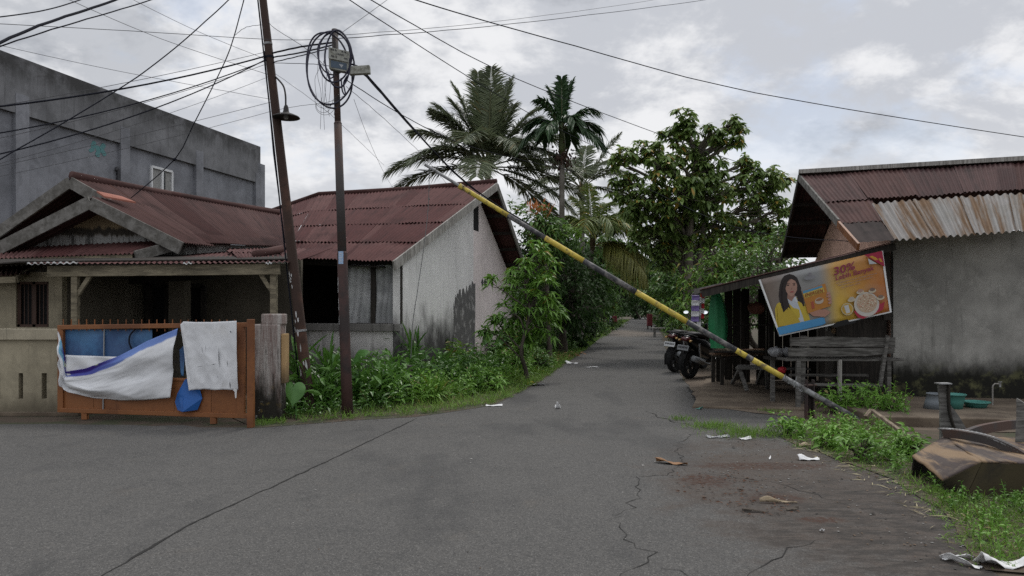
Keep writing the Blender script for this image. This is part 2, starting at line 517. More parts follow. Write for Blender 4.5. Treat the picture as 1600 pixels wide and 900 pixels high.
cv = nt.n('ShaderNodeCombineXYZ', i_0=nt.math('DIVIDE', xyz[0], den), i_1=nt.math('DIVIDE', xyz[1], den), i_2=0.0).outputs[0]
n1 = nt.noise(nt.mapv(cv, (1, 1, 1), (3.7, 1.9, 0)), 2.0, 9, .60, .15)
n2 = nt.noise(nt.mapv(cv, (1.0, 1.2, 1), (8.2, 4.1, 2)), 3.4, 10, .62, .12)
n3 = nt.noise(nt.mapv(cv, (1, 1.15, 1), (1.2, 7.7, 5)), 2.3, 10, .60, .15)
white = nt.mix(nt.lin(n2, .42, .58), (5.4, 5.6, 6.0), (8.2, 8.25, 8.35))
grey = nt.mix(nt.lin(n3, .49, .60, 0, .9), white, nt.mix(nt.lin(n2, .40, .6), (3.2, 3.4, 3.75), (4.9, 5.1, 5.45)))
blue = nt.mix(.45, nt.mix(1.0, sky.outputs[0], (1.35, 1.35, 1.35), 'MULTIPLY'), (4.6, 5.3, 6.3))
col = nt.mix(nt.lin(n1, .34, .44, .55, 1), blue, grey)
# towards the horizon the cloud deck closes and pales
col = nt.mix(nt.lin(xyz[2], .02, .28, .65, 0), col, (8.3, 8.4, 8.5))
col = nt.mix(1.0, col, nt.n('ShaderNodeCombineXYZ', i_0=nt.lin(xyz[2], .42, .8, 1.06, 1.75), i_1=nt.lin(xyz[2], .42, .8, 1.06, 1.75), i_2=nt.lin(xyz[2], .42, .8, 1.07, 1.75)).outputs[0], 'MULTIPLY')   # overcast: the zenith is the brightest
nt.t.links.new(col, bg.inputs[0]); bg.inputs[1].default_value = 0.1
SC.cycles.use_denoising = False; SC.cycles.use_adaptive_sampling = False; SC.cycles.sample_clamp_indirect = 2.0; SC.cycles.max_bounces = 6; SC.cycles.diffuse_bounces = 3
vs = SC.view_settings
vs.view_transform = 'Standard'; vs.look = 'None'; vs.exposure = 0; vs.gamma = 1; vs.use_curve_mapping = False

# ================================================================== materials
def asphalt():
    m, nt, b = new_mat('asphalt')
    p = pos(nt)
    c = nt.mix(nt.noise(p, .45, 6, .6), (.070, .068, .066), (.108, .104, .099))
    c = nt.mix(nt.lin(nt.noise(p, 2.1, 7, .7), .5, .7, 0, .55), c, (.048, .048, .048))
    c = nt.mix(nt.lin(nt.noise(p, 1.3, 6, .65, .5), .58, .72, 0, .4), c, (.125, .108, .090))
    v2 = nt.n('ShaderNodeTexVoronoi', i_Scale=62.0); nt.t.links.new(p, v2.inputs['Vector'])
    c = nt.mix(nt.lin(sep(nt, v2.outputs['Color'])[0], .70, .95, 0, .28), c, (.155, .146, .132))
    c = nt.mix(nt.lin(sep(nt, v2.outputs['Color'])[1], .6, .95, 0, .4), c, (.036, .036, .036))
    vo = nt.n('ShaderNodeTexVoronoi', i_Scale=130.0); nt.t.links.new(p, vo.inputs['Vector'])
    c = nt.mix(nt.lin(sep(nt, vo.outputs['Color'])[0], .84, .97, 0, .6), c, (.22, .212, .20))
    c = nt.mix(nt.lin(sep(nt, vo.outputs['Color'])[1], .7, .95, 0, .6), c, (.026, .026, .027))
    c = nt.mix(nt.lin(nt.noise(p, 160, 3, .6), .4, .65, 0, .3), c, (.14, .137, .13))
    # brown soil washed on to the right-hand side, red-brown spills
    n = nt.noise(p, 1.6, 7, .7); x = sep(nt, p)
    def blob(cx, cy, sx, sy, k=.9):
        dx = nt.math('DIVIDE', nt.math('SUBTRACT', x[0], cx), sx); dy = nt.math('DIVIDE', nt.math('SUBTRACT', x[1], cy), sy)
        r = nt.math('ADD', nt.math('MULTIPLY', dx, dx), nt.math('MULTIPLY', dy, dy))
        return nt.lin(nt.math('ADD', r, nt.math('MULTIPLY', nt.math('SUBTRACT', n, .5), 3.2)), .2, 1.3, k, 0)
    n = nt.noise(p, 2.2, 8, .72)
    c = nt.mix(nt.math('MULTIPLY', blob(3.0, 6.4, 1.7, 3.0, .62), nt.lin(nt.noise(nt.mapv(p, (1, 1.4, 1)), 5, 8, .75), .28, .55, .35, 1)), c, (.070, .050, .038))
    c = nt.mix(nt.math('MULTIPLY', blob(2.9, 5.2, 1.2, 2.0, .85), nt.lin(nt.noise(nt.mapv(p, (1, 2.6, 1)), 3.5, 8, .75), .42, .58)), c, (.038, .034, .031))
    n = nt.noise(p, 7, 8, .75)
    for cx, cy, sx, sy in ((1.82, 6.95, .26, .28), (2.25, 6.3, .26, .2), (2.55, 7.6, .75, .2), (2.35, 5.65, .2, .1)):
        c = nt.mix(nt.math('MULTIPLY', blob(cx, cy, sx, sy, .95), nt.lin(nt.noise(p, 22, 6, .7), .38, .55)), c, (.058, .031, .022))
    # worn edge of the lane further up, dust
    c = nt.mix(blob(7.6, 53, 3, 9, .5), c, (.20, .16, .125))
    n = nt.noise(p, 2.2, 8, .72)
    c = nt.mix(blob(.15, 13.6, .35, 1.1, .7), c, (.052, .051, .051))
    # a few darker tyre-worn or patched areas
    c = nt.mix(nt.lin(nt.noise(nt.mapv(p, (.9, .35, 1), (4, 2, 0)), 1.0, 5, .6), .53, .66, 0, .4), c, (.044, .044, .045))
    link(nt, c, b, 'Base Color'); b.inputs['Roughness'].default_value = .88; b.inputs['Specular IOR Level'].default_value = .25
    h = nt.math('ADD', nt.math('MULTIPLY', vo.outputs['Distance'], .7), nt.noise(p, 60, 5, .7))
    bump(nt, b, h, .55, .012)
    return m

M = {}
M['asphalt'] = asphalt()
M['crack'] = simple('crack', (.018, .017, .016), .95, .3)
M['soil'] = simple('soil', (.075, .055, .040), .95, .4, 5, c2=(.045, .05, .025), amt=.6, bstr=.6)
M['dirt'] = simple('packed_dirt', (.150, .118, .088), .95, .3, 3, c2=(.10, .075, .055), amt=.8, bstr=.4)
M['slab'] = simple('old_concrete', (.165, .130, .095), .92, .3, 3, c2=(.095, .072, .052), amt=.7, bstr=.3)
M['grey_plaster'] = plaster('grey_plaster', (.225, .232, .255), (.11, .112, .118), 3, 7.0, .18, .22)
M['grey_parapet'] = plaster('weathered_parapet', (.185, .188, .198), (.05, .05, .05), 0, .1, 0, .45, top=(8.25, .5))
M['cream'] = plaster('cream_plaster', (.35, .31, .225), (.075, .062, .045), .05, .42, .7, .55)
M['cream_shaded'] = plaster('shaded_porch_plaster', (.13, .115, .09), (.05, .042, .036), .1, .5, .5, .35)  # cream walls with the porch gloom put into their colour
def gablemat():
    m, nt, b = new_mat('stained_gable'); p = pos(nt); z = sep(nt, p)[2]
    c = nt.mix(nt.noise(p, 3, 5), (.25, .19, .11), (.33, .26, .16))
    zz = nt.math('ADD', z, nt.math('MULTIPLY', nt.math('SUBTRACT', nt.noise(nt.mapv(p, (6, 6, .8)), 2.2, 7, .7), .5), .28))
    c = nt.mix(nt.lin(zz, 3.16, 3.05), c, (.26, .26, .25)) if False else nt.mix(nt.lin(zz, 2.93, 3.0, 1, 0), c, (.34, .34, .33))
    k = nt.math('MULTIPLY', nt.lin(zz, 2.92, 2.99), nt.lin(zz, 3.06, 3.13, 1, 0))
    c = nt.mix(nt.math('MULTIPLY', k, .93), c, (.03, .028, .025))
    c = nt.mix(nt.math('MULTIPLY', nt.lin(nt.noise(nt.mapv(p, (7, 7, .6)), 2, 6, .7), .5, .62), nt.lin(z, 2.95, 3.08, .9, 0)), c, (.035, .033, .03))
    link(nt, c, b, 'Base Color'); b.inputs['Roughness'].default_value = .9; return m
M['stained_gable'] = gablemat()
M['white_plaster'] = plaster('white_plaster', (.76, .745, .73), (.045, .043, .042), .7, 1.8, .97, .3, mott=.35)
M['pink_white'] = plaster('pinkish_plaster', (.76, .68, .66), (.30, .22, .20), .3, 1.0, .5, .2, mott=.4)
M['parapet_white'] = plaster('parapet_plaster', (.60, .58, .565), (.05, .045, .04), .4, 1.0, .8, .8, mott=.5)
M['right_wall'] = plaster('bare_render', (.345, .338, .315), (.016, .016, .013), .45, .95, 1.0, .35, moss=(.12, .12, .06))
M['peach'] = plaster('peach_plaster', (.72, .47, .37), (.30, .2, .16), -2, -1, 0, .25)
def pillarmat():
    m, nt, b = new_mat('stained_pillar'); p = pos(nt); z = sep(nt, p)[2]
    c = nt.mix(nt.lin(nt.noise(nt.mapv(p, (9, 9, .7)), 1.3, 7, .7), .38, .62), (.20, .145, .13), (.40, .375, .35))
    c = nt.mix(nt.lin(nt.noise(nt.mapv(p, (14, 14, 1.2)), 2.0, 7, .75), .52, .66, 0, .8), c, (.06, .05, .042))
    zz = nt.math('ADD', z, nt.math('MULTIPLY', nt.math('SUBTRACT', nt.noise(nt.mapv(p, (3, 3, .8)), 2.2, 8, .75), .5), 1.5))
    c = nt.mix(nt.lin(zz, .25, .75, .96, 0), c, (.022, .021, .017))
    c = nt.mix(nt.math('MULTIPLY', nt.lin(nt.noise(p, 6, 6, .7), .56, .64), nt.lin(z, .2, .7, .7, 0)), c, (.17, .13, .05))
    c = nt.mix(nt.lin(nt.noise(p, 11, 6, .75), .6, .68, 0, .7), c, (.42, .41, .39))
    link(nt, c, b, 'Base Color'); b.inputs['Roughness'].default_value = .92; b.inputs['Specular IOR Level'].default_value = .15
    bump(nt, b, nt.noise(p, 18, 7, .7), .6, .02); return m
M['pillar'] = pillarmat()
M['maroon'] = roofmat('maroon_sheet', (.088, .031, .030), (.036, .017, .017), None, rough=.85)
M['maroon_old'] = roofmat('old_maroon_sheet', (.062, .025, .023), (.030, .017, .016), (.09, .038, .022), rustamt=.2, rough=.85)
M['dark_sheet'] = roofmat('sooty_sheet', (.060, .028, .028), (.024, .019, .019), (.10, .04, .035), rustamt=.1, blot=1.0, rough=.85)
M['black_sheet'] = roofmat('black_sheet', (.020, .018, .018), (.012, .012, .012), None, rough=.95)
M['zinc'] = roofmat('zinc_sheet', (.215, .217, .215), (.15, .135, .115), (.155, .088, .042), rustamt=.74, blot=.45, rough=.75)
M['bright_sliver'] = simple('pinkish_sliver', (.30, .115, .08), .8)
M['board'] = woodmat('grey_board', (.21, .203, .19), (.10, .095, .085), axis=(3.5, 3.5, 3.5), amt=.8)
M['board_pale'] = woodmat('pale_board', (.40, .385, .36), (.17, .16, .145))
M['beam_cream'] = woodmat('cream_beam', (.27, .235, .165), (.115, .10, .072), axis=(1.2, 9, 9), amt=.45)
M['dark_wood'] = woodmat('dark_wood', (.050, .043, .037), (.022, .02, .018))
M['bench_wood'] = woodmat('bench_wood', (.165, .158, .148), (.05, .047, .043), axis=(1.5, 12, 14))
M['stool_wood'] = woodmat('stool_wood', (.20, .195, .185), (.07, .067, .063), axis=(1.5, 12, 14))
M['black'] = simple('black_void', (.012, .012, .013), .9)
M['cable'] = simple('cable_rubber', (.016, .017, .024), .9, .2, spec=.1, bstr=0)
M['wire'] = simple('thin_wire', (.06, .06, .065), .6, .2)
M['cable_purple'] = simple('coil_rubber', (.020, .020, .042), .5, .2)
M['rust_pole'] = simple('rusty_pole', (.105, .052, .036), .85, .4, 5, c2=(.045, .026, .02), amt=.9, bstr=.4)
M['dark_pole'] = simple('dark_steel', (.062, .056, .055), .75, .3, 5, c2=(.085, .05, .04), amt=.6, bstr=.3)
M['brown_pole'] = simple('brown_steel', (.070, .036, .032), .75, .35, 5, c2=(.035, .026, .025), amt=.7, bstr=.3)
M['white_flake'] = simple('peeling_paper', (.52, .52, .52), .9, .25, 20)
M['sticker'] = simple('sticker_blue', (.30, .43, .62), .6, .1)
M['gate_orange'] = simple('gate_paint', (.235, .090, .030), .55, .25, 3, c2=(.15, .055, .02), amt=.6)
M['blue_sheet'] = simple('blue_sheet', (.060, .165, .33), .45, .35, 2.5, c2=(.035, .085, .20), amt=.8)
M['blue_tarp'] = simple('blue_tarp', (.018, .105, .36), .5, .3, 3)
M['yellow_paint'] = simple('yellow_paint', (.52, .40, .062), .6, .18, 9, c2=(.16, .12, .06), amt=.35, s2=7)
M['black_paint'] = simple('black_paint', (.040, .040, .045), .6, .3, 9, c2=(.16, .15, .145), amt=.55, s2=8)
M['galv'] = simple('worn_galvanised', (.27, .275, .28), .55, .3, 8, c2=(.09, .085, .08), amt=.6, s2=7)
M['rope'] = simple('rope', (.12, .12, .12), .9)
M['metal'] = simple('plain_metal', (.30, .31, .32), .4, .2, 6, metal=.6)
M['box_metal'] = simple('box_paint', (.33, .335, .30), .6, .2, 12, c2=(.16, .16, .13), amt=.5, s2=6)
M['white'] = simple('white_paint', (.62, .63, .64), .5, .1)
M['glass'] = simple('dark_glass', (.035, .04, .045), .12, .3, spec=.6, bstr=0)
M['curtain'] = simple('curtain', (.30, .30, .29), .9, .3, 14)
M['teal'] = simple('teal_paint', (.10, .235, .24), .8, .2)
M['ink'] = simple('dark_ink', (.05, .05, .055), .8, .2)
M['netting'] = simple('grey_netting', (.46, .465, .47), .8, .2, 2.2, c2=(.26, .265, .27), amt=.7, s2=.9)
M['green_tarp'] = simple('green_tarp', (.022, .19, .075), .55, .3, 4)
M['teal_plastic'] = simple('teal_plastic', (.06, .21, .18), .5, .2)
M['grey_plastic'] = simple('grey_plastic', (.16, .18, .20), .5, .2)
M['red'] = simple('red_plastic', (.40, .02, .03), .5, .2)
M['red_faded'] = simple('faded_red', (.12, .016, .02), .7, .3)
M['yellow'] = simple('yellow_plastic', (.65, .42, .03), .5, .15)
M['purple'] = simple('purple_print', (.18, .13, .33), .5, .2)
M['cloth_white'] = None
M['clear_bag'] = simple('plastic_bag', (.22, .225, .24), .25, .4, 14, spec=.6, bstr=.6)
M['cardboard'] = simple('cardboard', (.30, .21, .13), .9, .2)
M['litter_white'] = simple('litter_white', (.66, .66, .66), .7, .15, 12)
M['dry_leaf'] = simple('dry_leaf', (.24, .13, .065), .8, .35, 20)
M['husk'] = simple('dry_husk', (.36, .29, .20), .9, .35, 20)
M['scooter_black'] = simple('scooter_paint', (.012, .012, .014), .22, .2, spec=.6, bstr=0)
M['tyre'] = simple('tyre_rubber', (.016, .016, .017), .85, .2)
M['seat'] = simple('seat_vinyl', (.020, .020, .021), .6, .2)
M['chrome'] = simple('chrome', (.55, .56, .57), .25, .1, metal=.9, bstr=0)
M['mirror'] = simple('mirror_glass', (.75, .78, .80), .05, .02, metal=1.0, bstr=0)
M['tail_red'] = simple('tail_lens', (.06, .005, .006), .2, .1, spec=.6, bstr=0)
M['plate_white'] = simple('plate_white', (.55, .56, .57), .5, .08)
M['plate_grey'] = simple('plate_grey', (.20, .21, .22), .5, .1)
M['bark'] = simple('bark', (.16, .14, .115), .9, .3, 7, c2=(.08, .07, .055), amt=.7, bstr=.6)
M['bark_dark'] = simple('dark_bark', (.075, .062, .050), .9, .3, 7, bstr=.6)
M['palm_trunk'] = simple('palm_bark', (.20, .185, .16), .9, .25, 9, c2=(.12, .11, .09), amt=.7, bstr=.5)
M['palm_rib'] = simple('palm_rib', (.10, .105, .055), .9, .25, spec=.1)
M['rib_yellow'] = simple('yellow_rib', (.30, .24, .06), .7, .25)
M['fruit'] = simple('palm_fruit', (.075, .042, .03), .8, .3)
M['husk_fibre'] = simple('palm_fibre', (.13, .095, .055), .9, .3)
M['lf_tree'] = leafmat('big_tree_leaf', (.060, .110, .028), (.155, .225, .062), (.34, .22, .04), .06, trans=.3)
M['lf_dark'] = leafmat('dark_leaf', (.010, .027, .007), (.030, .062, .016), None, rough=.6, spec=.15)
M['lf_mid'] = leafmat('mid_leaf', (.030, .074, .015), (.085, .165, .034), (.20, .16, .03), .03)
M['lf_bright'] = leafmat('bright_leaf', (.052, .118, .017), (.13, .235, .036), (.24, .20, .04), .08)
M['lf_young'] = leafmat('mango_leaf', (.044, .115, .017), (.125, .24, .036), (.22, .17, .03), .03, rough=.4)
M['lf_grass'] = leafmat('grass_blade', (.055, .120, .016), (.14, .24, .038), (.22, .19, .08), .05, rough=.6)
M['lf_weed'] = leafmat('weed_leaf', (.044, .120, .016), (.13, .26, .036), (.20, .17, .06), .04, rough=.5)
M['lf_strap'] = leafmat('strap_leaf', (.024, .076, .014), (.078, .170, .030), None, rough=.35)
M['lf_taro'] = leafmat('taro_leaf', (.042, .120, .028), (.080, .185, .045), None, rough=.4)
M['lf_coco'] = leafmat('coconut_leaf', (.040, .060, .030), (.135, .160, .090), (.20, .17, .08), .05, rough=.4)
M['lf_areca'] = leafmat('areca_leaf', (.016, .044, .018), (.050, .095, .038), None, rough=.4)
M['lf_ycoco'] = leafmat('young_palm_leaf', (.055, .100, .022), (.15, .19, .05), (.32, .26, .05), .1)
M['lf_yellow'] = leafmat('yellowing_leaf', (.085, .10, .022), (.18, .18, .045), None)
M['lf_orange'] = leafmat('orange_leaf', (.30, .09, .03), (.42, .17, .06), None)

# ================================================================== ground
gb = MB(); gb.box((0, 300, -.256), (1400, 1400, .5))
tag(gb.build('ground', M['soil']), kind='structure')
L_EDGE = [(-60, 662), (92, 662), (395, 668), (470, 662), (560, 655), (650, 650), (720, 640), (770, 632), (812, 612), (840, 597), (870, 575), (900, 555), (930, 532), (960, 511), (985, 500)]
R_EDGE = [(1024, 503), (1032, 520), (1040, 545), (1058, 575), (1075, 600), (1088, 620), (1102, 636), (1180, 646), (1262, 652), (1225, 684), (1305, 715), (1400, 748), (1440, 775), (1492, 812), (1512, 850), (1545, 890)]
le = [G(*q) for q in L_EDGE]; re_ = [G(*q) for q in R_EDGE]
rd = MB()
lane_end = [Vector((30.9, 185, 0)), Vector((34.2, 185, 0))]
outline = [Vector((-16, 9.6, 0)), Vector((-16, -12, 0)), Vector((3.2, -12, 0))] + re_[::-1] + [lane_end[1], lane_end[0]] + le[::-1]
rng = np.random.default_rng(3)
def rough_edge(pts, amp):
    out = []
    for i in range(len(pts)):
        a, b = pts[i], pts[(i + 1) % len(pts)]
        n = max(1, min(10, int((b - a).length / .35)))
        for k in range(n):
            q = a.lerp(b, k / n); d = (b - a).normalized()
            j = rng.normal(0, amp) if 0 < k else 0
            out.append(q + Vector((-d.y, d.x, 0)) * j)
    return out
rd.poly(rough_edge(outline, .045))
road = tag(rd.build('road', M['asphalt']), kind='structure')
def crack(pix, w, seed, jit=.03):
    rg = np.random.default_rng(seed); pts = [G(*q, .004) for q in pix]; fine = []
    for a, b in zip(pts, pts[1:]):
        n = max(2, int((b - a).length / .09))
        for k in range(n):
            d = (b - a).normalized(); fine.append(a.lerp(b, k / n) + Vector((-d.y, d.x, 0)) * rg.normal(0, jit))
    fine.append(pts[-1]); mb = MB(); vsx = []
    for i, q in enumerate(fine):
        d = (fine[min(i + 1, len(fine) - 1)] - fine[max(i - 1, 0)]).normalized(); s = Vector((-d.y, d.x, 0))
        ww = w * rg.uniform(.35, 1.3) * (1 if 2 < i < len(fine) - 3 else .4)
        vsx += [q + s * ww / 2, q - s * ww / 2]
    k = len(fine)
    mb.add(vsx, np.array([(2 * i, 2 * i + 1, 2 * i + 3, 2 * i + 2) for i in range(k - 1)]))
    mb.build('crack', M['crack'], road)
crack([(150, 905), (300, 817), (480, 735), (560, 697), (652, 653)], .022, 1, .006)
crack([(960, 806), (1000, 778), (995, 745), (1040, 742), (1062, 728)], .008, 2)
crack([(960, 806), (975, 828), (988, 842), (1016, 878), (990, 890), (965, 905)], .008, 3)
crack([(1068, 735), (1060, 705), (1062, 690), (1095, 672)], .008, 4)
crack([(1012, 642), (1030, 652), (1058, 660), (1100, 668)], .022, 5)
crack([(1030, 890), (1120, 905)], .012, 6); crack([(1165, 903), (1190, 880), (1250, 852), (1300, 838)], .008, 7)
crack([(1100, 737), (1200, 752), (1330, 790)], .010, 8); crack([(1075, 604), (1095, 640)], .05, 9, .02)

pad = MB()
pad.poly(rough_edge([G(1043, 549, .006), Vector((8.5, 26, .006)), Vector((12, 20, .006)), Vector((12, 9.9, .006)), Vector((4.6, 9.6, .006)), G(1265, 655, .006), G(1180, 645, .006), G(1100, 634, .006), G(1086, 619, .006), G(1073, 599, .006), G(1056, 574, .006), G(1044, 552, .006)], .03))
tag(pad.build('dirt_yard', M['dirt']), kind='structure')
sl = MB(); sl.prism([(5.0, 10.2, -.05), (13, 8.9, -.05), (13, 12.6, -.05), (6.2, 12.75, -.05), (5.2, 12.9, -.05)], (0, 0, .19))
tag(sl.build('concrete_apron', M['slab'], bevel=.02), kind='structure')
st = MB(); st.prism([(2.95, 12.1, -.05), (4.7, 11.75, -.05), (5.2, 12.9, -.05), (5.6, 17.5, -.05), (4.45, 17.0, -.05), (3.6, 14.2, -.05)], (0, 0, .085))
tag(st.build('stall_floor_slab', M['slab'], bevel=.02), kind='structure')
# ================================================================== grey two-storey building on the left
GA, GB = Vector((-13.8, 19.9, 0)), Vector((-10.8, 31.7, 0))
gd = (GB - GA).normalized(); gn = Vector((gd.y, -gd.x, 0))       # outward, towards the lane
def gpt(px, z, off=0.0):
    """point of the side wall seen at picture column px"""
    k = (px - CX) / F
    t = (k * GA.y - GA.x) / (gd.x - k * gd.y)
    q = GA + gd * t + gn * off
    return Vector((q.x, q.y, z))
gz = lambda px, py: EH + (HY - py) / F * gpt(px, 0).y
gbld = thing('grey_building', 'tall grey plastered building with blank side wall behind the red-roofed house', 'building', gpt(200, 0))
Hh = 8.62; back = -gn * 14
near = gpt(-160, 0)
mb = MB(); mb.prism([near - gn * .12, GB - gn * .12, GB - gn * .12 + back, near - gn * .12 + back], (0, 0, 7.05)); mb.build('wall', M['grey_plaster'], gbld)
mb = MB(); mb.prism([near + Vector((0, 0, 7.05)), gpt(407, 7.05), gpt(407, 7.05) + back, near + back + Vector((0, 0, 7.05))], (0, 0, Hh - 7.05)); mb.build('parapet', M['grey_parapet'], gbld)
for px, ww in ((35, .42), (196, .40), (312, .40), (403, .3)):
    mb = MB(); a = gpt(px, 0) - gd * ww / 2; b = gpt(px, 0) + gd * ww / 2
    mb.prism([a + gn * .01, b + gn * .01, b - gn * .12, a - gn * .12], (0, 0, 7.6 if px < 390 else 7.45)); mb.build('pilaster', M['grey_plaster'], gbld)
mb = MB(); a = gpt(412, 0); mb.prism([gpt(403, 0), gpt(412, 0) + gd * .1, gpt(412, 0) + back * .1, gpt(403, 0) + back * .1], (0, 0, 7.9)); mb.build('corner_column', M['grey_plaster'], gbld)
# window
def gq(px, py, off): return gpt(px, gz(px, py), off)
wf = MB()
za, zb = gz(255, 304), gz(255, 264)
def gbar(p0, p1, z0, z1, w): 
    wf.beam(gpt(p0, z0, -.08), gpt(p1, z1, -.08), w, .08, up=gn)
for px in (239.5, 256, 271.5): gbar(px, px, za, zb, .07 if px != 256 else .09)
gbar(239.5, 271.5, za, za, .08); gbar(239.5, 271.5, zb, zb, .08)
win = wf.build('window', M['white'], gbld)
mb = MB(); mb.prism([gpt(240, za, -.118), gpt(271, za, -.118), gpt(271, zb, -.118), gpt(240, zb, -.118)], gn * .012); mb.build('pane', M['glass'], win)
mb = MB()
mb.grid(lambda u, v: gpt(241 + 13.5 * u, za + .05 + (zb - za - .1) * v, -.095 + .01 * math.sin(u * 30)), 40, 2)
mb.grid(lambda u, v: gpt(262 + 8.5 * u, za + .05 + (zb - za - .1) * v, -.095 + .01 * math.sin(u * 24)), 30, 2)
mb.build('curtain', M['curtain'], win)
# faded teal leaf emblem
mb = MB()
def ell(c, rx, ry, rot, off, n=14):
    out = []
    for i in range(n):
        t = 2 * math.pi * i / n; x, y = rx * math.cos(t) * (1 - .25 * math.cos(2 * t)), ry * math.sin(t)
        out.append(gpt(c[0] + x * math.cos(rot) - y * math.sin(rot), gz(c[0], c[1] + x * math.sin(rot) + y * math.cos(rot)), off))
    return out
for k, (x, y, rx, ry, ro) in enumerate(((151, 226, 4.6, 6.5, .3), (158, 233, 5, 6, -.4), (148, 234, 3.6, 5, .9), (165, 229, 4.6, 6, .5), (166, 238, 4.4, 5.5, -.6), (157, 241, 4.5, 4, .1))):
    mb.poly(ell((x, y), rx, ry, ro, -.116 + .002 * k))
mb.build('emblem', M['teal'], gbld)
mb = MB(); mb.tube(arc([gpt(186.5, gz(187, 300), -.05), gpt(187, gz(187, 270), -.05), gpt(185, gz(185, 262), -.05), gpt(183.5, gz(184, 266), -.05)]), .045, 6); mb.build('vent_pipe', M['ink'], gbld)

# ================================================================== house with the porch (left)
hA = thing('porch_house', 'low house with old maroon gabled roof, dark porch and cream walls behind the gate', 'house', Vector((-6.4, 13.5, 0)))
R0, R1 = P(112, 277, 13.5), P(434, 334, 18.8)
E0, E1 = P(292, 379, 13.1), P(462, 385, 14.5)
W0 = P(-70, 404, 13.9); W1 = W0 + (R1 - R0)
mb = MB()
mb.sheet(R0, R1, E0, E1, seed=1, warp=.02, nv=14, amp=.013)
mb.sheet(R1, R0, W1, W0, seed=3, warp=.01, nv=8)
roofA = mb.build('roof', M['maroon_old'], hA, smooth=True)
mb = MB(); mb.tube([R0 + Vector((0, 0, .03)), R0.lerp(R1, .3) + Vector((0, 0, .0)), R0.lerp(R1, .7) + Vector((0, 0, -.0)), R1 + Vector((0, 0, .03))], .085, 8); mb.build('ridge_cap', M['maroon_old'], roofA, smooth=True)
mb = MB(); mb.prism([P(151, 301, 13.02), P(190, 309, 13.25), P(212, 318, 13.2), P(163, 309, 12.98)], (0, 0, .03)); mb.build('roof_sliver', M['bright_sliver'], roofA)  # brighter pinkish sliver of the front gable's right slope
def board(parent, a, b, h=.2, th=.04, m='board', drop=.1):
    q = MB(); q.beam(a - Vector((0, 0, drop)), b - Vector((0, 0, drop)), th, h); return q.build('barge_board', M[m], parent)
board(hA, R0 + Vector((0, -.05, 0)), W0 + Vector((0, -.05, 0)), .2)
board(hA, R0 + Vector((0, -.05, 0)), E0 + Vector((0, -.05, 0)), .2)
# lower gable in front of the main one
I0, IE, IW = P(143, 309, 12.85), P(284, 379, 12.7), P(-60, 412, 13.0)
dv = (R1 - R0).normalized() * 1.3
mb = MB(); mb.sheet(I0 + Vector((0, 0, .02)), I0 + dv, IE, IE + dv * .6, seed=5, nv=5); mb.sheet(I0 + dv, I0, IW + dv, IW, seed=6, nv=5)
mb.build('front_gable_roof', M['maroon_old'], hA, smooth=True)
board(hA, I0 + Vector((0, -.03, 0)), IE + Vector((0, -.03, 0)), .22); board(hA, I0 + Vector((0, -.03, .02)), IW + Vector((0, -.03, .02)), .22)
mb = MB(); mb.prism([P(-60, 402, 13.55), P(143, 314, 13.45), P(290, 382, 13.35), P(292, 425, 13.35), P(-60, 425, 13.55)], (.1, .35, 0)); mb.build('gable_wall', M['stained_gable'], hA)
# closed gable behind the outer barge boards
mb = MB(); mb.prism([W0 + Vector((.3, .9, -.1)), R0 + Vector((.1, .9, -.12)), E0 + Vector((0, 1.0, -.1)), E0 + Vector((0, 1.0, -.6)), W0 + Vector((.3, .9, -.6))], (0, .1, 0)); mb.build('soffit_wall', M['dark_wood'], hA)
# pent roof across the gable
mb = MB(); mb.sheet(P(-60, 391, 13.5), P(279, 375, 13.25), P(-60, 406, 12.45), P(214, 396, 12.35), seed=8, nv=3, pitch=.1, amp=.016)
pr = mb.build('pent_roof', M['maroon'], hA, smooth=True)
mb = MB(); mb.beam(P(212, 400, 12.33), P(290, 379, 13.2), .05, .17); mb.build('barge_board', M['board'], pr)
mb = MB(); mb.beam(P(-60, 411, 12.5), P(208, 402, 12.4), .05, .10); mb.build('fascia_board', M['beam_cream'], pr)
mb = MB(); mb.prism([P(-60, 412, 12.5), P(282, 383, 13.2), P(282, 383, 13.6), P(-60, 400, 13.7)], (0, 0, -.02)); mb.build('soffit', M['dark_wood'], pr)
mb = MB(); mb.sheet(P(-60, 417, 13.2), P(52, 414, 13.1), P(-60, 436, 12.2), P(46, 428, 12.2), seed=9, nv=3)
lr = mb.build('side_canopy', M['maroon_old'], hA, smooth=True)
mb = MB(); mb.beam(P(-60, 440, 12.2), P(26, 437, 12.15), .05, .1); mb.beam(P(26, 437, 12.15), P(64, 412, 13), .05, .1); mb.build('fascia_board', M['beam_cream'], lr)
# white strip wall under the main eave
mb = MB(); mb.prism([P(300, 381, 13.6), P(452, 386, 14.6), P(452, 412, 14.6), P(305, 408, 13.6)], (0, .12, 0)); mb.build('upper_wall', M['parapet_white'], hA)
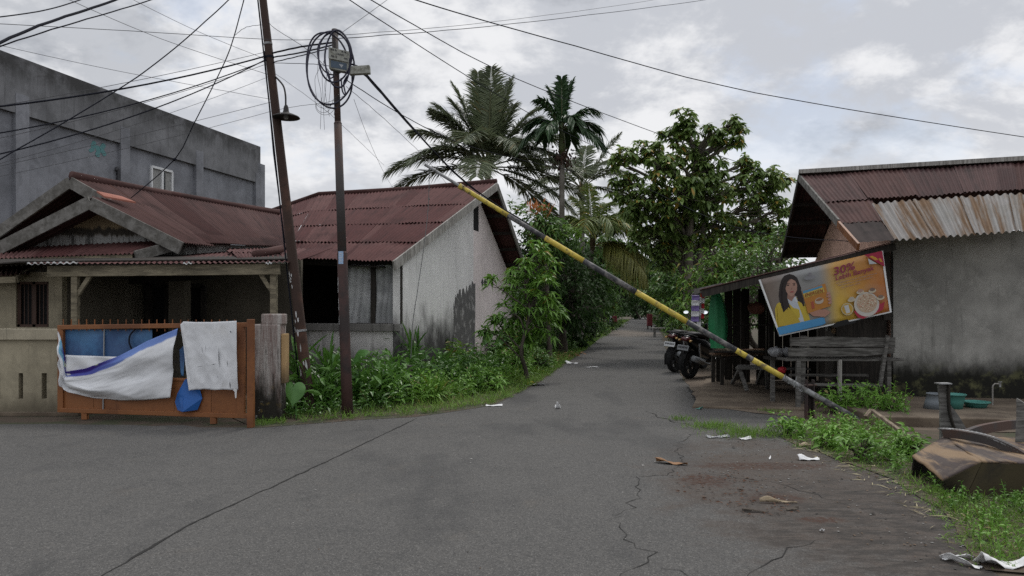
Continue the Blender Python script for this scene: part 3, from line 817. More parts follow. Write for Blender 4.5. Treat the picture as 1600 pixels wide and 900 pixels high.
# porch roof
mb = MB()
mb.sheet(P(150, 402, 13.6), P(440, 388, 14.5), P(40, 413, 11.35), P(452, 409, 11.5), seed=11, warp=.012, nv=5, pitch=.085, amp=.013)
mb.sheet(P(355, 388, 14.0), P(520, 388, 15.3), P(372, 404, 11.9), P(470, 406, 12.1), seed=12, warp=.02, nv=5)
mb.sheet(P(372, 389, 13.9), P(424, 388, 14.2), P(352, 394, 12.9), P(446, 393, 13.1), seed=14, nv=3, warp=.02)
pf = mb.build('porch_roof', M['maroon'], hA, smooth=True)
for a, b in ((42, 122), (286, 300), (415, 425)):
    mb = MB(); mb.sheet(P(a, 410.5, 11.5), P(b, 409, 11.5), P(a, 413, 11.28), P(b, 411.5, 11.32), seed=13, nv=1, amp=.012); mb.build('bare_sheet_edge', M['galv'], pf, smooth=True)
mb = MB(); mb.tube([P(398, 398, 12.35), P(440, 389, 13.0)], .07, 7); mb.build('ridge_roll', M['maroon_old'], pf, smooth=True)
mb = MB(); mb.beam(P(75, 424, 11.5), P(438, 420.5, 11.6), .06, .17); mb.build('porch_beam', M['beam_cream'], hA, bevel=.006)
for px, Y, py in ((118, 11.55, 430), (428, 11.65, 424)):
    top = P(px, py, Y)
    mb = MB(); mb.box((top.x, top.y, top.z / 2), (.095, .095, top.z)); po = mb.build('porch_post', M['beam_cream'], hA, bevel=.006)
    sx = 1 if px < 200 else -1
    mb = MB(); mb.beam((top.x, top.y, top.z - .36), (top.x + sx * .25, top.y, top.z + .02), .05, .06); mb.build('brace', M['beam_cream'], po)
# porch back wall with doors and windows
def wallA(px, Y): return Vector(((px - CX) / F * Y, Y, 0))
mb = MB(); mb.prism([wallA(-90, 14.9), wallA(470, 15.4), wallA(470, 15.4) + Vector((0, .15, 0)), wallA(-90, 14.9) + Vector((0, .15, 0))], (0, 0, 2.75)); mb.build('wall', M['cream_shaded'], hA)
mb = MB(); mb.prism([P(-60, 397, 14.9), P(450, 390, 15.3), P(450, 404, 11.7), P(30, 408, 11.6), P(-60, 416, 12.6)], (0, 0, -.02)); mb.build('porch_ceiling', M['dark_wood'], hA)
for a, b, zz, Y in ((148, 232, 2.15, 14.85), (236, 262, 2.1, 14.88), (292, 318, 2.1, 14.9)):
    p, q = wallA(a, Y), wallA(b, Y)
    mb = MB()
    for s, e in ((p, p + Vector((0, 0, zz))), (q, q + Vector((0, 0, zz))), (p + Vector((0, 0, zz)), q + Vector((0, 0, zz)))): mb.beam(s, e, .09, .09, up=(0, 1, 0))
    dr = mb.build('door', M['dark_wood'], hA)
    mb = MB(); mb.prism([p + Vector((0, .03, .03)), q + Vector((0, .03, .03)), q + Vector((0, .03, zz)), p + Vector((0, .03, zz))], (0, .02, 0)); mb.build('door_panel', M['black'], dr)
mb = MB(); mb.box(wallA(281, 14.4) + Vector((0, 0, 1.2)), (.3, .3, 2.4)); mb.build('column', M['cream_shaded'], hA)
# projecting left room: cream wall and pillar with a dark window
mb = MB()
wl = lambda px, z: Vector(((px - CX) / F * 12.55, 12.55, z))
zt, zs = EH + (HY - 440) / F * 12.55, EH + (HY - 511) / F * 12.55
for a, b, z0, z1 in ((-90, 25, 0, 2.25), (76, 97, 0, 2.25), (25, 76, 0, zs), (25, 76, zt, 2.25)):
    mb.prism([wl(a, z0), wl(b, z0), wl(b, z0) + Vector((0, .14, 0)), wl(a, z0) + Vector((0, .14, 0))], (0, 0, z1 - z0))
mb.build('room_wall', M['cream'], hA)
mb = MB(); mb.prism([wl(97, 0) + Vector((-.12, .14, 0)), wl(97, 0) + Vector((0, .14, 0)), Vector((-7.4, 14.9, 0)), Vector((-7.52, 14.9, 0))], (0, 0, 2.3)); mb.build('room_side_wall', M['cream_shaded'], hA)
mb = MB()
for px in (26.5, 51, 74.5): mb.beam(wl(px, zs) + Vector((0, .06, 0)), wl(px, zt) + Vector((0, .06, 0)), .05, .05, up=(0, 1, 0))
for k in range(8): mb.beam(wl(30 + k * 6, zs) + Vector((0, .04, 0)), wl(30 + k * 6, zt) + Vector((0, .04, 0)), .012, .012, up=(0, 1, 0))
mb.beam(wl(25, zs + .02) + Vector((0, .06, 0)), wl(76, zs + .02) + Vector((0, .06, 0)), .05, .05); mb.beam(wl(25, zt - .02) + Vector((0, .06, 0)), wl(76, zt - .02) + Vector((0, .06, 0)), .05, .05)
wn = mb.build('window', simple('window_frame_brown', (.06, .03, .02), .6), hA)
mb = MB(); mb.prism([wl(25, zs) + Vector((0, .1, 0)), wl(76, zs) + Vector((0, .1, 0)), wl(76, zt) + Vector((0, .1, 0)), wl(25, zt) + Vector((0, .1, 0))], (0, .02, 0)); mb.build('pane', M['black'], wn)

# ================================================================== house with the white gable along the lane
cB = Vector((-2.35, 15.5, 0)); bd = Vector((.243, .970, 0)); bn = Vector((.970, -.243, 0)); bl = -bn
hB = thing('white_gable_house', 'house with long maroon corrugated roof and stained white gable wall beside the lane', 'house', cB + bd * 4)
apz, eavez, wid = 4.92, 2.52, 9.7
c1 = cB; c2 = cB + bd * 5.45; c3 = cB + bd * wid
def up(p, z): return Vector((p.x, p.y, z))
# the gable: near half greyish white, far half pinkish (the two were rendered at different times), vent slot between
mb = MB(); mb.prism([up(c1, 0), up(c2 - bd * .2, 0), up(c2 - bd * .2, apz - .08), up(c1, eavez)], bl * .16); mb.build('gable_wall', M['white_plaster'], hB)
mb = MB()
zc = EH + (HY - 361) / F * 20.9
mb.prism([up(c2 - bd * .2, 0), up(c3, 0), up(c3, 2.55), up(c2 + bd * .3, apz - .12), up(c2 + bd * .3, zc), up(c2 - bd * .2, zc)], bl * .17); mb.build('gable_wall', M['pink_white'], hB)
mb = MB(); mb.prism([up(c2 - bd * .19, zc) + bn * .004, up(c2 + bd * .29, zc) + bn * .004, up(c2 + bd * .29, apz - .16) + bn * .004, up(c2 - bd * .19, apz - .16) + bn * .004], bl * .1); mb.build('vent_slot_dark', M['black'], hB)  # black panel set proud of the wall for the slot's darkness
# big dark patch of peeled render, three small lozenges
def bq(px, py, off):
    k = (px - CX) / F; t = (k * cB.y - cB.x) / (bd.x - k * bd.y); q = cB + bd * t
    return Vector((q.x, q.y, EH + (HY - py) / F * q.y)) + bn * off
mb = MB(); rg = np.random.default_rng(5)
top = [(742, 441), (740, 446), (738, 441), (736.5, 452), (735, 444), (733, 447), (731.5, 458), (730, 446), (728, 449), (726.5, 461), (725, 449), (722.5, 452), (721, 470), (719.5, 455), (717.5, 450), (716, 462), (714, 455), (712.5, 468), (711, 459), (709.5, 480), (708.6, 474)]
mb.poly([bq(x, y, .004) for x, y in [(708, 548), (709, 500)]] + [bq(x + rg.normal(0, .6), y + rg.normal(0, 2), .004) for x, y in top[::-1]] + [bq(742, 555, .004)])
mb.build('bare_patch', simple('bare_cement', (.115, .112, .11), .95, .45, 3, c2=(.35, .34, .33), amt=.35, s2=5), hB)
for k in range(3):
    x = 753.5 + k * 4.3; mb = MB(); mb.poly([bq(x - 2, 441, .004), bq(x, 434.5, .004), bq(x + 2, 441, .004), bq(x, 449, .004)]); mb.build('lozenge', M['ink'], hB)
# roof
RR = P(776, 286, 20.75); RL = P(498, 305, 22.6); RLL = P(413, 334, 24.2)
ER = P(614, 407, 15.15); EL = P(372, 399, 16.2)
mb = MB()
n = 4; prevs = None
cut = (0, .30, .55, .78, 1.0)
def rp(u, v):
    t = RLL.lerp(RL, u / .3) if u < .3 else RL.lerp(RR, (u - .3) / .7)
    e = EL.lerp(ER, u)
    return t.lerp(e, v)
for k in range(n):
    for (ua, ub, s) in ((0, .3, 0), (.3, .68, 1), (.68, 1, 2)):
        dz = Vector((0, 0, -.012 * k + .01 * R.random()))
        v0, v1 = cut[k], min(1, cut[k + 1] + .03)
        mb.sheet(rp(ua, v0) + dz, rp(ub, v0) + dz, rp(ua, v1) + dz * .3, rp(ub, v1) + dz * .3, pitch=.105, amp=.015, nv=4, warp=.016, seed=20 + k * 3 + s, uvo=(k * 3.3 + s, k * 2.1))
fe = bd * 1.0
FR = up(c3 + bd * .6 + bn * .55, 2.45); FL = FR + (RL - RR) + bl * 2
mb.sheet(RL, RR, FL, FR, seed=40, nv=4, pitch=.11)
roofB = mb.build('roof', M['maroon'], hB, smooth=True)
mb = MB(); mb.tube([RLL + Vector((0, 0, .02)), RL + Vector((0, 0, .03)), RL.lerp(RR, .5), RR + Vector((0, 0, .05))], .075, 8); mb.build('ridge_cap', M['maroon_old'], roofB, smooth=True)
mb = MB(); mb.beam(RR + Vector((0, 0, -.09)) + bn * .02, ER + Vector((0, 0, -.11)) + bn * .02, .04, .2); mb.build('barge_board', M['board_pale'], roofB)
mb = MB(); mb.beam(RR + Vector((0, 0, -.09)) + bn * .02, FR + Vector((0, 0, -.1)) + bn * .02, .04, .18); mb.build('barge_board', M['board'], roofB)
for k in range(6):
    for E_, o_, l_ in ((FR, .08, .9), (ER, .12, .7)):
        a = RR.lerp(E_, o_ + .16 * k) + Vector((0, 0, -.12)); mb = MB(); mb.beam(a, a + bl * l_, .06, .09); mb.build('purlin', M['dark_wood'], roofB)
# front wall under the eave: low wall, dark opening, two grey netting screens between posts
fw = lambda t, z, off=0.0: Vector((cB.x, cB.y, z)) + bl * t + Vector((bl.y, -bl.x, 0)) * off * -1
sill = 1.30
mb = MB(); mb.prism([up(c1, 0) + bl * .16, up(c1, 0) + bl * 4.2, up(c1, 0) + bl * 4.2 + bd * .16, up(c1, 0) + bl * .16 + bd * .16], (0, 0, sill - .14)); mb.build('low_wall', M['parapet_white'], hB)
mb = MB(); mb.prism([up(c1, sill - .14) + bl * .0 - bd * .07, up(c1, sill - .14) + bl * 4.2 - bd * .07, up(c1, sill - .14) + bl * 4.2 + bd * .2, up(c1, sill - .14) + bd * .2], (0, 0, .16)); mb.build('sill_ledge', plaster('mossy_ledge', (.20, .19, .18), (.03, .03, .028), -2, -1, 0, .9), hB, bevel=.012)
for t, ww in ((.02, .09), (.62, .10), (1.27, .08)):
    a = up(c1, sill + .02) + bl * t; mb = MB(); mb.beam(a + bd * .05, up(a, 2.62) + bd * .05, ww, .08, up=bd); mb.build('window_post', M['dark_wood'], hB)
def net(t0, t1, seed):
    q = MB(); rg = np.random.default_rng(seed)
    def f(u, v):
        x = t0 + (t1 - t0) * u; p = up(c1, sill + .03 + (2.55 - sill) * v) + bl * x
        return p + bd * (.08 + .02 * math.sin(u * 9 + seed) * (1 - v) + .025 * math.sin(v * 7 + u * 4 + seed) + .012 * math.sin(u * 23 + v * 5))
    q.grid(f, 26, 20); q.build('net_screen', M['netting'], hB, smooth=True)
net(.06, .58, 1); net(.66, 1.24, 2)
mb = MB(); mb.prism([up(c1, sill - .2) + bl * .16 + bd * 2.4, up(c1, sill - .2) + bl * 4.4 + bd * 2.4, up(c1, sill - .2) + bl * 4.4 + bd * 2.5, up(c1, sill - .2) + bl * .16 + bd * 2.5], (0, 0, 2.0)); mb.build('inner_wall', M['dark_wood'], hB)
mb = MB(); mb.prism([up(c1, 0) + bl * 4.2, up(c1, 0) + bl * 4.35, up(c1, 0) + bl * 4.35 + bd * 2.4, up(c1, 0) + bl * 4.2 + bd * 2.4], (0, 0, 2.6)); mb.build('side_wall', M['cream_shaded'], hB)
mb = MB(); mb.beam(up(c1, 2.60) + bd * .02, up(c1, 2.66) + bl * 2.2 + bd * .02, .1, .09); mb.build('lintel', M['dark_wood'], hB)
mb = MB(); mb.prism([ER + bl * .3 + Vector((0, .15, -.1)), EL + Vector((.4, .3, -.12)), EL + Vector((.9, 3.2, .0)), ER + bl * .5 + bd * 3.2 + Vector((0, 0, 0))], (0, 0, -.03)); mb.build('ceiling', M['dark_wood'], hB)

# ================================================================== house on the right
cC = Vector((6.5, 12.6, 0)); cd = Vector((.2, .98, 0)).normalized(); cr = Vector((.98, -.2, 0)).normalized()
hC = thing('render_house', 'low house with grey moss-footed side wall and patched rusty corrugated roof behind the stall', 'house', cC + cr * 3)
CR0, CR1 = P(1250, 273, 15.8), P(1660, 249, 14.2)
CE0, CE1 = P(1343, 379, 11.95), P(1660, 356, 11.0)
CW0 = P(1222, 402, 19.2)
mb = MB(); mb.prism([up(cC, 0), up(cC + cr * 7, 0), up(cC + cr * 7, 0) + cd * .15, up(cC, 0) + cd * .15], (0, 0, 2.92)); mb.build('wall', M['right_wall'], hC)
gb_ = cC + cd * 3.3; gc_ = cC + cd * 6.8
mb = MB(); mb.prism([up(cC + cd * .152, 0), up(gc_, 0), up(gc_, 2.8), up(gb_, 4.30), up(cC + cd * .152, 2.86)], cr * .15); mb.build('gable_wall', M['peach'], hC)
def cp(u, v): return CR0.lerp(CR1, u).lerp(CE0.lerp(CE1, u), v)
mb = MB()
for k, (ua, ub) in enumerate(((0, .21), (.20, .42), (.41, .62), (.61, .83), (.82, 1.0))):
    dk_ = Vector((0, 0, .016 * (k % 2)))
    mb.sheet(cp(ua, 0) + dk_, cp(ub, 0) + dk_, cp(ua, .47) + dk_, cp(ub, .47) + dk_, pitch=.085, amp=.013, seed=60 + k, nv=4, warp=.012, uvo=(k * 2.7, k * 1.3), mi=(0, 1, 0, 0, 1)[k])
roofC = mb.build('roof', [M['dark_sheet'], M['maroon_old']], hC, smooth=True)
mb = MB(); dz = Vector((0, 0, -.025))
mb.sheet(cp(.0, .44) + dz, cp(.22, .44) + dz, cp(0.0, .76) + dz * .6, cp(.205, .76) + dz * .6, pitch=.085, amp=.012, seed=66, nv=3); mb.build('lower_red_sheet', M['maroon_old'], roofC, smooth=True)
mb = MB(); mb.sheet(cp(.0, .74) + dz, cp(.19, .74) + dz, cp(0, 1.0), cp(.19, 1.0), pitch=.2, amp=.006, seed=67, nv=3); mb.build('black_sheet', M['black_sheet'], roofC, smooth=True)
mb = MB()
for k, (ua, ub) in enumerate(((.205, .40), (.39, .60), (.59, .80), (.79, 1.0))):
    mb.sheet(cp(ua, .50 if k else .52) + dz, cp(ub, .5) + dz, cp(ua - (.02 if k == 0 else 0), 1.0), cp(ub, 1.0), pitch=.12, amp=.022, seed=70 + k, nv=4, warp=.008, uvo=(k * 1.9, k * .8))
mb.build('zinc_sheet', M['zinc'], roofC, smooth=True)
mb = MB(); mb.sheet(CR1, CR0, CW0 + (CR1 - CR0), CW0, seed=77, nv=4); mb.build('far_slope', M['dark_sheet'], roofC, smooth=True)
mb = MB(); mb.beam(CR0 + Vector((-.03, 0, .045)), CR1 + Vector((0, 0, .045)), .30, .085); mb.build('ridge_cap', M['board_pale'], roofC)
mb = MB(); mb.beam(CR0 + Vector((-.02, 0, -.06)), cp(0, .72) + Vector((-.02, 0, -.06)), .035, .14); mb.build('barge_board', M['board'], roofC)
mb = MB(); mb.beam(cp(0, .72) + Vector((-.02, 0, -.08)), CE0 + Vector((-.02, 0, -.07)), .04, .12); mb.build('barge_board', M['gate_orange'], roofC)
mb = MB(); mb.beam(CR0 + Vector((-.02, 0, -.06)), CW0 + Vector((-.02, 0, -.06)), .035, .14); mb.build('barge_board', M['dark_wood'], roofC)
for k in range(5):
    for E_, o_ in ((CW0, .05), (CE0, .1)):
        if k == 4 and E_ is CE0: continue
        a = CR0.lerp(E_, o_ + .22 * k) + Vector((0, 0, -.1)); mb = MB(); mb.beam(a, a + cr * 1.1, .05, .08); mb.build('purlin', M['dark_wood'], roofC)
# ================================================================== boundary wall, gate, pillar
bw = thing('boundary_wall', 'low cream boundary wall with narrow slots left of the orange gate', 'wall', Vector((-9.5, 11.4, 0)))
def wp(px, z, off=0.0): return Vector(((px - CX) / F * 11.35, 11.35 - off, z))
wz = EH + (HY - 531) / F * 11.35
mb = MB()
slots = [(-75, -69), (-40, -34), (-6, 0), (29, 36), (65, 73)]
z0, z1 = EH + (HY - 623) / F * 11.35, EH + (HY - 583) / F * 11.35
xs = [-150] + [v for s in slots for v in s] + [130]
for i in range(0, len(xs), 2):
    a, b = xs[i], xs[i + 1]
    mb.prism([wp(a, z0), wp(b, z0), wp(b, z0, -.15), wp(a, z0, -.15)], (0, 0, z1 - z0))
mb.prism([wp(-150, 0), wp(130, 0), wp(130, 0, -.15), wp(-150, 0, -.15)], (0, 0, z0))
mb.prism([wp(-150, z1), wp(130, z1), wp(130, z1, -.15), wp(-150, z1, -.15)], (0, 0, wz - z1))
mb.build('wall_panel', M['cream'], bw)
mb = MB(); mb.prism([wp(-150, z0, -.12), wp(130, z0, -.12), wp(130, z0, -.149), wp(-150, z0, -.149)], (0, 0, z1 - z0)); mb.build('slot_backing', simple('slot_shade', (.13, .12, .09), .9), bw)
mb = MB(); mb.prism([wp(-150, wz, .06), wp(130, wz, .06), wp(130, wz, -.2), wp(-150, wz, -.2)], (0, 0, .17)); mb.build('coping', plaster('stained_coping', (.36, .32, .24), (.06, .055, .045), -2, -1, 0, .95), bw, bevel=.01)
mb = MB(); mb.prism([wp(-150, 0, .14), wp(130, 0, .14), wp(130, 0, .0), wp(-150, 0, .0)], (0, 0, .045)); mb.build('plinth', M['slab'], bw)

gt = thing('sliding_gate', 'orange-brown steel sliding gate with spikes, blue panels and hanging cloths', 'gate', Vector((-5.2, 10.5, 0)))
def gY(px): return 10.92 - .62 * (px - 94) / 290
def gp(px, py, off=0.0):
    Y = gY(px); q = P(px, py, Y); return Vector((q.x, q.y, q.z)) + Vector((.03, -1, 0)) * off
ztop = lambda px: 1.375 + .02 * (px - 94) / 290
def gv(px, z, off=0.0): Y = gY(px); return Vector(((px - CX) / F * Y, Y, z)) + Vector((.03, -1, 0)) * off
gf = MB(); W = .065
gf.beam(gv(92, 1.35), gv(388, 1.40), W, W); gf.beam(gv(92, .13), gv(388, .13), W, W); gf.beam(gv(96, .13), gv(96, 1.35), W * 1.3, W, up=(0, 1, 0)); gf.beam(gv(377, .1), gv(377, 1.42), W * 1.6, W, up=(0, 1, 0))
gf.beam(gv(92, .62), gv(377, .62), .035, .04)
gf.build('frame', M['gate_orange'], gt, bevel=.006)
gpm = MB()
for k, (a, b) in enumerate(((98, 146), (146.5, 272), (272.5, 330), (330.5, 374))):
    gpm.prism([gv(a, .15), gv(b, .15), gv(b, .62), gv(a, .62)], (0, .012, 0))
gpm.build('lower_panel', M['gate_orange'], gt, bevel=.003)
for px in (162,):
    mb = MB(); mb.beam(gv(px, .16, .012), gv(px, 1.34, -.02), .014, .02, up=(0, 1, 0)); mb.build('upright', M['metal'], gt)
for k in range(23):
    px = 99 + 12.2 * k; mb = MB(); mb.tube([gv(px, 1.3), gv(px + R.uniform(-.6, .6), 1.47)], .0075, 5); mb.build('spike', M['gate_orange'], gt)
for px in (133, 334):
    mb = MB(); mb.box(gv(px, .06), (.08, .06, .11)); mb.build('roller_foot', M['gate_orange'], gt)
mb = MB(); q = G(392, 668); mb.box((q.x, q.y, .74), (.085, .085, 1.48)); mb.build('end_post', M['gate_orange'], gt, bevel=.006)
mb = MB()
def bluef(u, v):
    return gv(98 + (236 - 98) * u, .66 + .66 * v, -.035 + .012 * math.sin(u * 13) * math.sin(v * 6))
mb.grid(bluef, 30, 12); mb.build('upper_panel', M['blue_sheet'], gt, smooth=True)
mb = MB(); mb.tube(arc([gv(212, 1.33, .01), gv(204, 1.24, .015), gv(203, 1.12, .015), gv(210, .99, .01), gv(214, .95, .01)]), .012, 5); mb.build('edge_strip', M['cable'], gt)
# inner boards seen through the hole between the cloths
mb = MB()
for z in (.72, .86): mb.beam(gv(270, z, -.03), gv(300, z, -.03), .012, .03)
mb.build('bar', M['dark_wood'], gt)

def clothmat(name, kind):
    m, nt, b = new_mat(name); u = uvs(nt); p = pos(nt); x = sep(nt, u)
    c = nt.mix(nt.noise(p, 4, 6, .6), (.60, .61, .635), (.76, .77, .785))
    c = nt.mix(nt.lin(nt.noise(nt.mapv(p, (1, 1, 1.6)), 2.2, 6, .7), .54, .72, 0, .35), c, (.48, .46, .43))
    if kind == 'print':       # faded blue swoosh printed along the upper hem
        d = nt.math('ADD', x[1], nt.math('MULTIPLY', nt.math('SUBTRACT', nt.noise(p, 2.2, 3), .5), .12))
        d = nt.math('ADD', d, nt.lin(x[0], .35, 1.0, .05, -.12, False))
        # swoosh runs parallel to the upper edge (v=1)
        band = nt.math('MULTIPLY', nt.lin(d, .84, .87), nt.lin(x[0], .08, .2))
        c = nt.mix(nt.math('MULTIPLY', nt.lin(d, .76, .80), nt.lin(x[0], .1, .14)), c, nt.mix(nt.lin(x[0], .25, .5), (.20, .45, .62), nt.mix(nt.lin(x[0], .55, .8), (.09, .10, .42), (.16, .25, .55))))
        c = nt.mix(nt.math('MULTIPLY', nt.math('MULTIPLY', nt.lin(d, .86, .92), nt.lin(x[0], .15, .3)), nt.lin(x[0], .6, .75, 1, 0)), c, (.045, .025, .22))
        c = nt.mix(nt.math('MULTIPLY', nt.lin(nt.noise(p, 3.4, 3), .56, .66), nt.math('MULTIPLY', nt.lin(x[0], .12, .2), nt.lin(d, .93, .97))), c, (.45, .50, .30))
    link(nt, c, b, 'Base Color'); b.inputs['Roughness'].default_value = .8; b.inputs['Specular IOR Level'].default_value = .2
    bump(nt, b, nt.noise(p, 16, 5, .6), .2, .008)
    return m
def cl_poly(name, label, top, bot, nu, nv, fn, mat, solid=.004, group=None):
    """cloth spanned between an upper hem and a lower hem, both given as points along the gate"""
    mb = MB()
    def along(pts, u):
        x = u * (len(pts) - 1); i = min(int(x), len(pts) - 2); f = x - i
        return (pts[i][0] * (1 - f) + pts[i + 1][0] * f, pts[i][1] * (1 - f) + pts[i + 1][1] * f)
    def f(u, v):
        a, b = along(bot, u), along(top, u)
        px, py = a[0] * (1 - v) + b[0] * v, a[1] * (1 - v) + b[1] * v
        return gp(px, py, .06 + fn(u, v))
    mb.grid(f, nu, nv)
    o = mb.build(name, mat, None, smooth=True, origin='base', solid=solid)
    return tag(o, label, 'cloth', group)
top1 = [(97, 518), (104, 545), (107, 555), (150, 556), (185, 556), (225, 540), (262, 522), (281, 512)]
bot1 = [(100, 600), (112, 612), (128, 612), (150, 622), (190, 625), (225, 625), (255, 623), (271, 620)]
top1 = [(97, 518), (107, 552), (107, 590), (112, 588), (145, 580), (190, 560), (235, 530), (281, 513)]
cl_poly('hanging_cloth', 'large white cloth with faded blue swoosh sagging across left of the orange gate', [(97, 517), (101, 530), (106, 548), (108, 580), (140, 575), (190, 556), (235, 532), (281, 513)],
        [(99, 598), (101, 603), (104, 606), (112, 612), (150, 622), (190, 625), (230, 624), (271, 620)], 90, 44,
        lambda u, v: .05 * math.sin(math.pi * v) + .022 * math.sin(v * 9 + u * 8) + .018 * math.sin(u * 19 - v * 9) * (1 - .5 * v) + .014 * math.sin(u * 7 + v * 22 - 12 * u * v) + .022 * crease(u + .6 * v, v - .5 * u, 4, 1.3) + .007 * crease(u - .8 * v, v + .7 * u, 10, 4.2) + .03 * (v ** 6), clothmat('printed_cloth', 'print'))
cl_poly('folded_cloth_flap', 'pale upper fold of cloth with yellowish print behind the blue swoosh on the gate', [(106, 554), (130, 555), (160, 556), (190, 557)], [(109, 590), (130, 586), (155, 576), (182, 562)], 24, 8,
        lambda u, v: .02 + .012 * math.sin(u * 12 + v * 5), clothmat('flap_cloth', 'plain'))
cl_poly('torn_cloth', 'torn white cloth hanging straight over right end of the orange gate', [(287, 507), (292, 502), (310, 503), (335, 503), (355, 502), (374, 501)],
        [(301, 609), (305, 608), (322, 607), (340, 608), (360, 607), (375, 608)], 60, 44,
        lambda u, v: .035 + .024 * math.sin(u * 9 + 1 + v) * (1 - v) + .014 * math.sin(u * 24 + v * 5) * (1.1 - v) + .035 * (1 - v) * v + .018 * crease(u + .3 * v, v * .8 - .2 * u, 3, 7.7) + .006 * crease(u, v, 9, 2.1), clothmat('torn_cloth_fabric', 'plain'))
for (x0, y0, x1, y1, ww) in ((348, 541, 349, 575, 1.6), (361, 560, 362, 573, .8), (322, 539, 323, 552, .7), (328, 537, 328, 550, .5), (336, 569, 345, 567, .8), (365, 594, 366, 606, 1.6), (346, 585, 347, 590, .6), (312, 572, 324, 571, .5), (365, 517, 368, 519, 2.2)):
    dx, dy = x1 - x0, y1 - y0; l = math.hypot(dx, dy); ox, oy = -dy / l * ww / 2, dx / l * ww / 2
    mb = MB(); mb.poly([gp(x0, y0, .155), gp((x0 + x1) / 2 + ox, (y0 + y1) / 2 + oy, .155), gp(x1, y1, .155), gp((x0 + x1) / 2 - ox, (y0 + y1) / 2 - oy, .155)]); mb.build('tear', M['ink'], bpy.data.objects['torn_cloth'])
mb = MB(); mb.poly([gp(366, 606, .11), gp(370, 606, .11), gp(374, 607, .1), gp(373.5, 620, .11), gp(371.5, 621, .11), gp(371, 611, .11)]); mb.build('torn_tail', M['litter_white'], bpy.data.objects['torn_cloth'])
mb = MB(); mb.grid(lambda u, v: gp(101 + 9 * u, 552 - 36 * (1 - v) + (590 - 552) * v * 0 + 40 * v * u, .09), 3, 8)
mb = MB()
def tarp(u, v):
    return gp((274 + 43 * u), 641 - 48 * v + 10 * abs(u - .45) * v, .05 + .02 * math.sin(u * 7) + .015 * v)
cr_ = [(gp(293, 641, .17), gp(293, 616, .12), gp(293, 592, .08))][0]
mb.poly([gp(275, 628, .03), gp(280, 640, .05), cr_[0], cr_[1], gp(279, 615, .04)]); mb.poly([gp(279, 615, .04), cr_[1], cr_[2], gp(285, 603, .03)])
mb.poly([cr_[0], gp(310, 640, .03), gp(317, 622, .02), cr_[1]]); mb.poly([cr_[1], gp(317, 622, .02), gp(314, 604, .06), gp(301, 588, .09), cr_[2]])
tag(mb.build('blue_tarp', M['blue_tarp'], None, origin='base', solid=.006), 'creased bright blue tarp piece on lower part of the orange gate', 'tarp')
mb = MB()
mb.grid(lambda u, v: gp(282 + 13 * u + 3 * (1 - v), 555 - 28 * v * (.6 + .4 * u) + (24 if u < .4 else 0) * (1 - v) + 8, .04 + .01 * math.sin(u * 8 + v * 4)), 10, 10)
tag(mb.build('blue_rag', M['blue_sheet'], None, smooth=True, origin='base', solid=.004), 'small faded blue rag between the two white cloths on the gate', 'rag')

pl = thing('gate_pillar', 'squat stained concrete gate pillar with peeling paint right of the orange gate', 'pillar', G(418, 660))
c = G(418, 658)
mb = MB(); mb.box((c.x - .02, c.y + .15, .70), (.40, .30, 1.40)); mb.build('shaft', M['pillar'], pl, bevel=.02)
mb = MB(); mb.box((c.x + .05, c.y + .15, 1.47), (.30, .28, .16)); mb.build('cap_block', M['pillar'], pl, bevel=.02)
mb = MB(); mb.box((c.x + .215, c.y + .13, .9), (.06, .2, .72)); mb.build('buttress', plaster('ochre_render', (.36, .24, .12), (.05, .04, .03), .5, .9, .9, .5), pl, bevel=.01)

# ================================================================== poles
lp = thing('leaning_pole', 'rusty leaning steel pole with peeling paper scraps and a street lamp', 'utility pole', Vector((-3.2, 11.6, 0)))
def lpt(py, off=0.0):
    t = (py - 0) / 640.0; px = 411 + (484 - 411) * t
    return P(px + off, py, 11.75 - .15 * t)
pts = [lpt(py) for py in range(-110, 651, 38)]
mb = MB(); mb.tube(pts, [(.054 + .036 * i / (len(pts) - 1)) for i in range(len(pts))], 14); mb.build('shaft', M['rust_pole'], lp, smooth=True)
rg = np.random.default_rng(11)
mb = MB()
for k, (py, n) in enumerate(((430, 3), (445, 3), (498, 3), (512, 2), (545, 2), (565, 3), (582, 2), (604, 2))):
    c = lpt(py); r = .083 + .006 * (py - 430) / 170
    a0 = rg.uniform(-2.4, -1.0)
    for j in range(n):
        a = a0 + rg.uniform(-.2, .5); da = rg.uniform(.12, .35); h = rg.uniform(.03, .12); zz = rg.uniform(-.08, .08)
        poly = []
        for q in range(9):
            th = 2 * math.pi * q / 9; rr = rg.uniform(.6, 1.2)
            aa = a + da * math.cos(th) * rr * .5; z = zz + h * math.sin(th) * rr * .7
            base = lpt(py - z / 11.7 * F)
            poly.append(Vector((base.x + (r + .004) * math.cos(aa), base.y + (r + .004) * math.sin(aa), c.z + z)))
        mb.poly(poly)
mb.build('paper_scrap', M['white_flake'], lp)
mb = MB(); mb.tube([lpt(-20, -8), lpt(100, -8.5), lpt(200, -9), lpt(330, -10), lpt(470, -11), lpt(600, -12)], .012, 6); mb.tube([lpt(80, -7), lpt(240, -11), lpt(380, -9)], .009, 5); mb.build('conduit', M['cable'], lp, smooth=True)
for py in (67, 88, 515):
    mb = MB(); a = lpt(py); b = lpt(py + 4); d = (b - a).normalized(); rr = .068 if py < 100 else .092; mb.tube([a, a + d * .035], rr, 14); mb.build('clamp_band', M['galv'] if py != 88 else M['cable'], lp)
M['lamp_iron'] = simple('lamp_iron', (.028, .025, .024), .7, .3)
sc = P(447, 184, 11.6)
arm = MB(); arm.tube(arc([lpt(118, 4), P(442, 133, 11.65), P(446, 148, 11.62), P(446.5, 165, 11.6)]), .014, 7); am = arm.build('lamp_arm', M['lamp_iron'], lp, smooth=True)
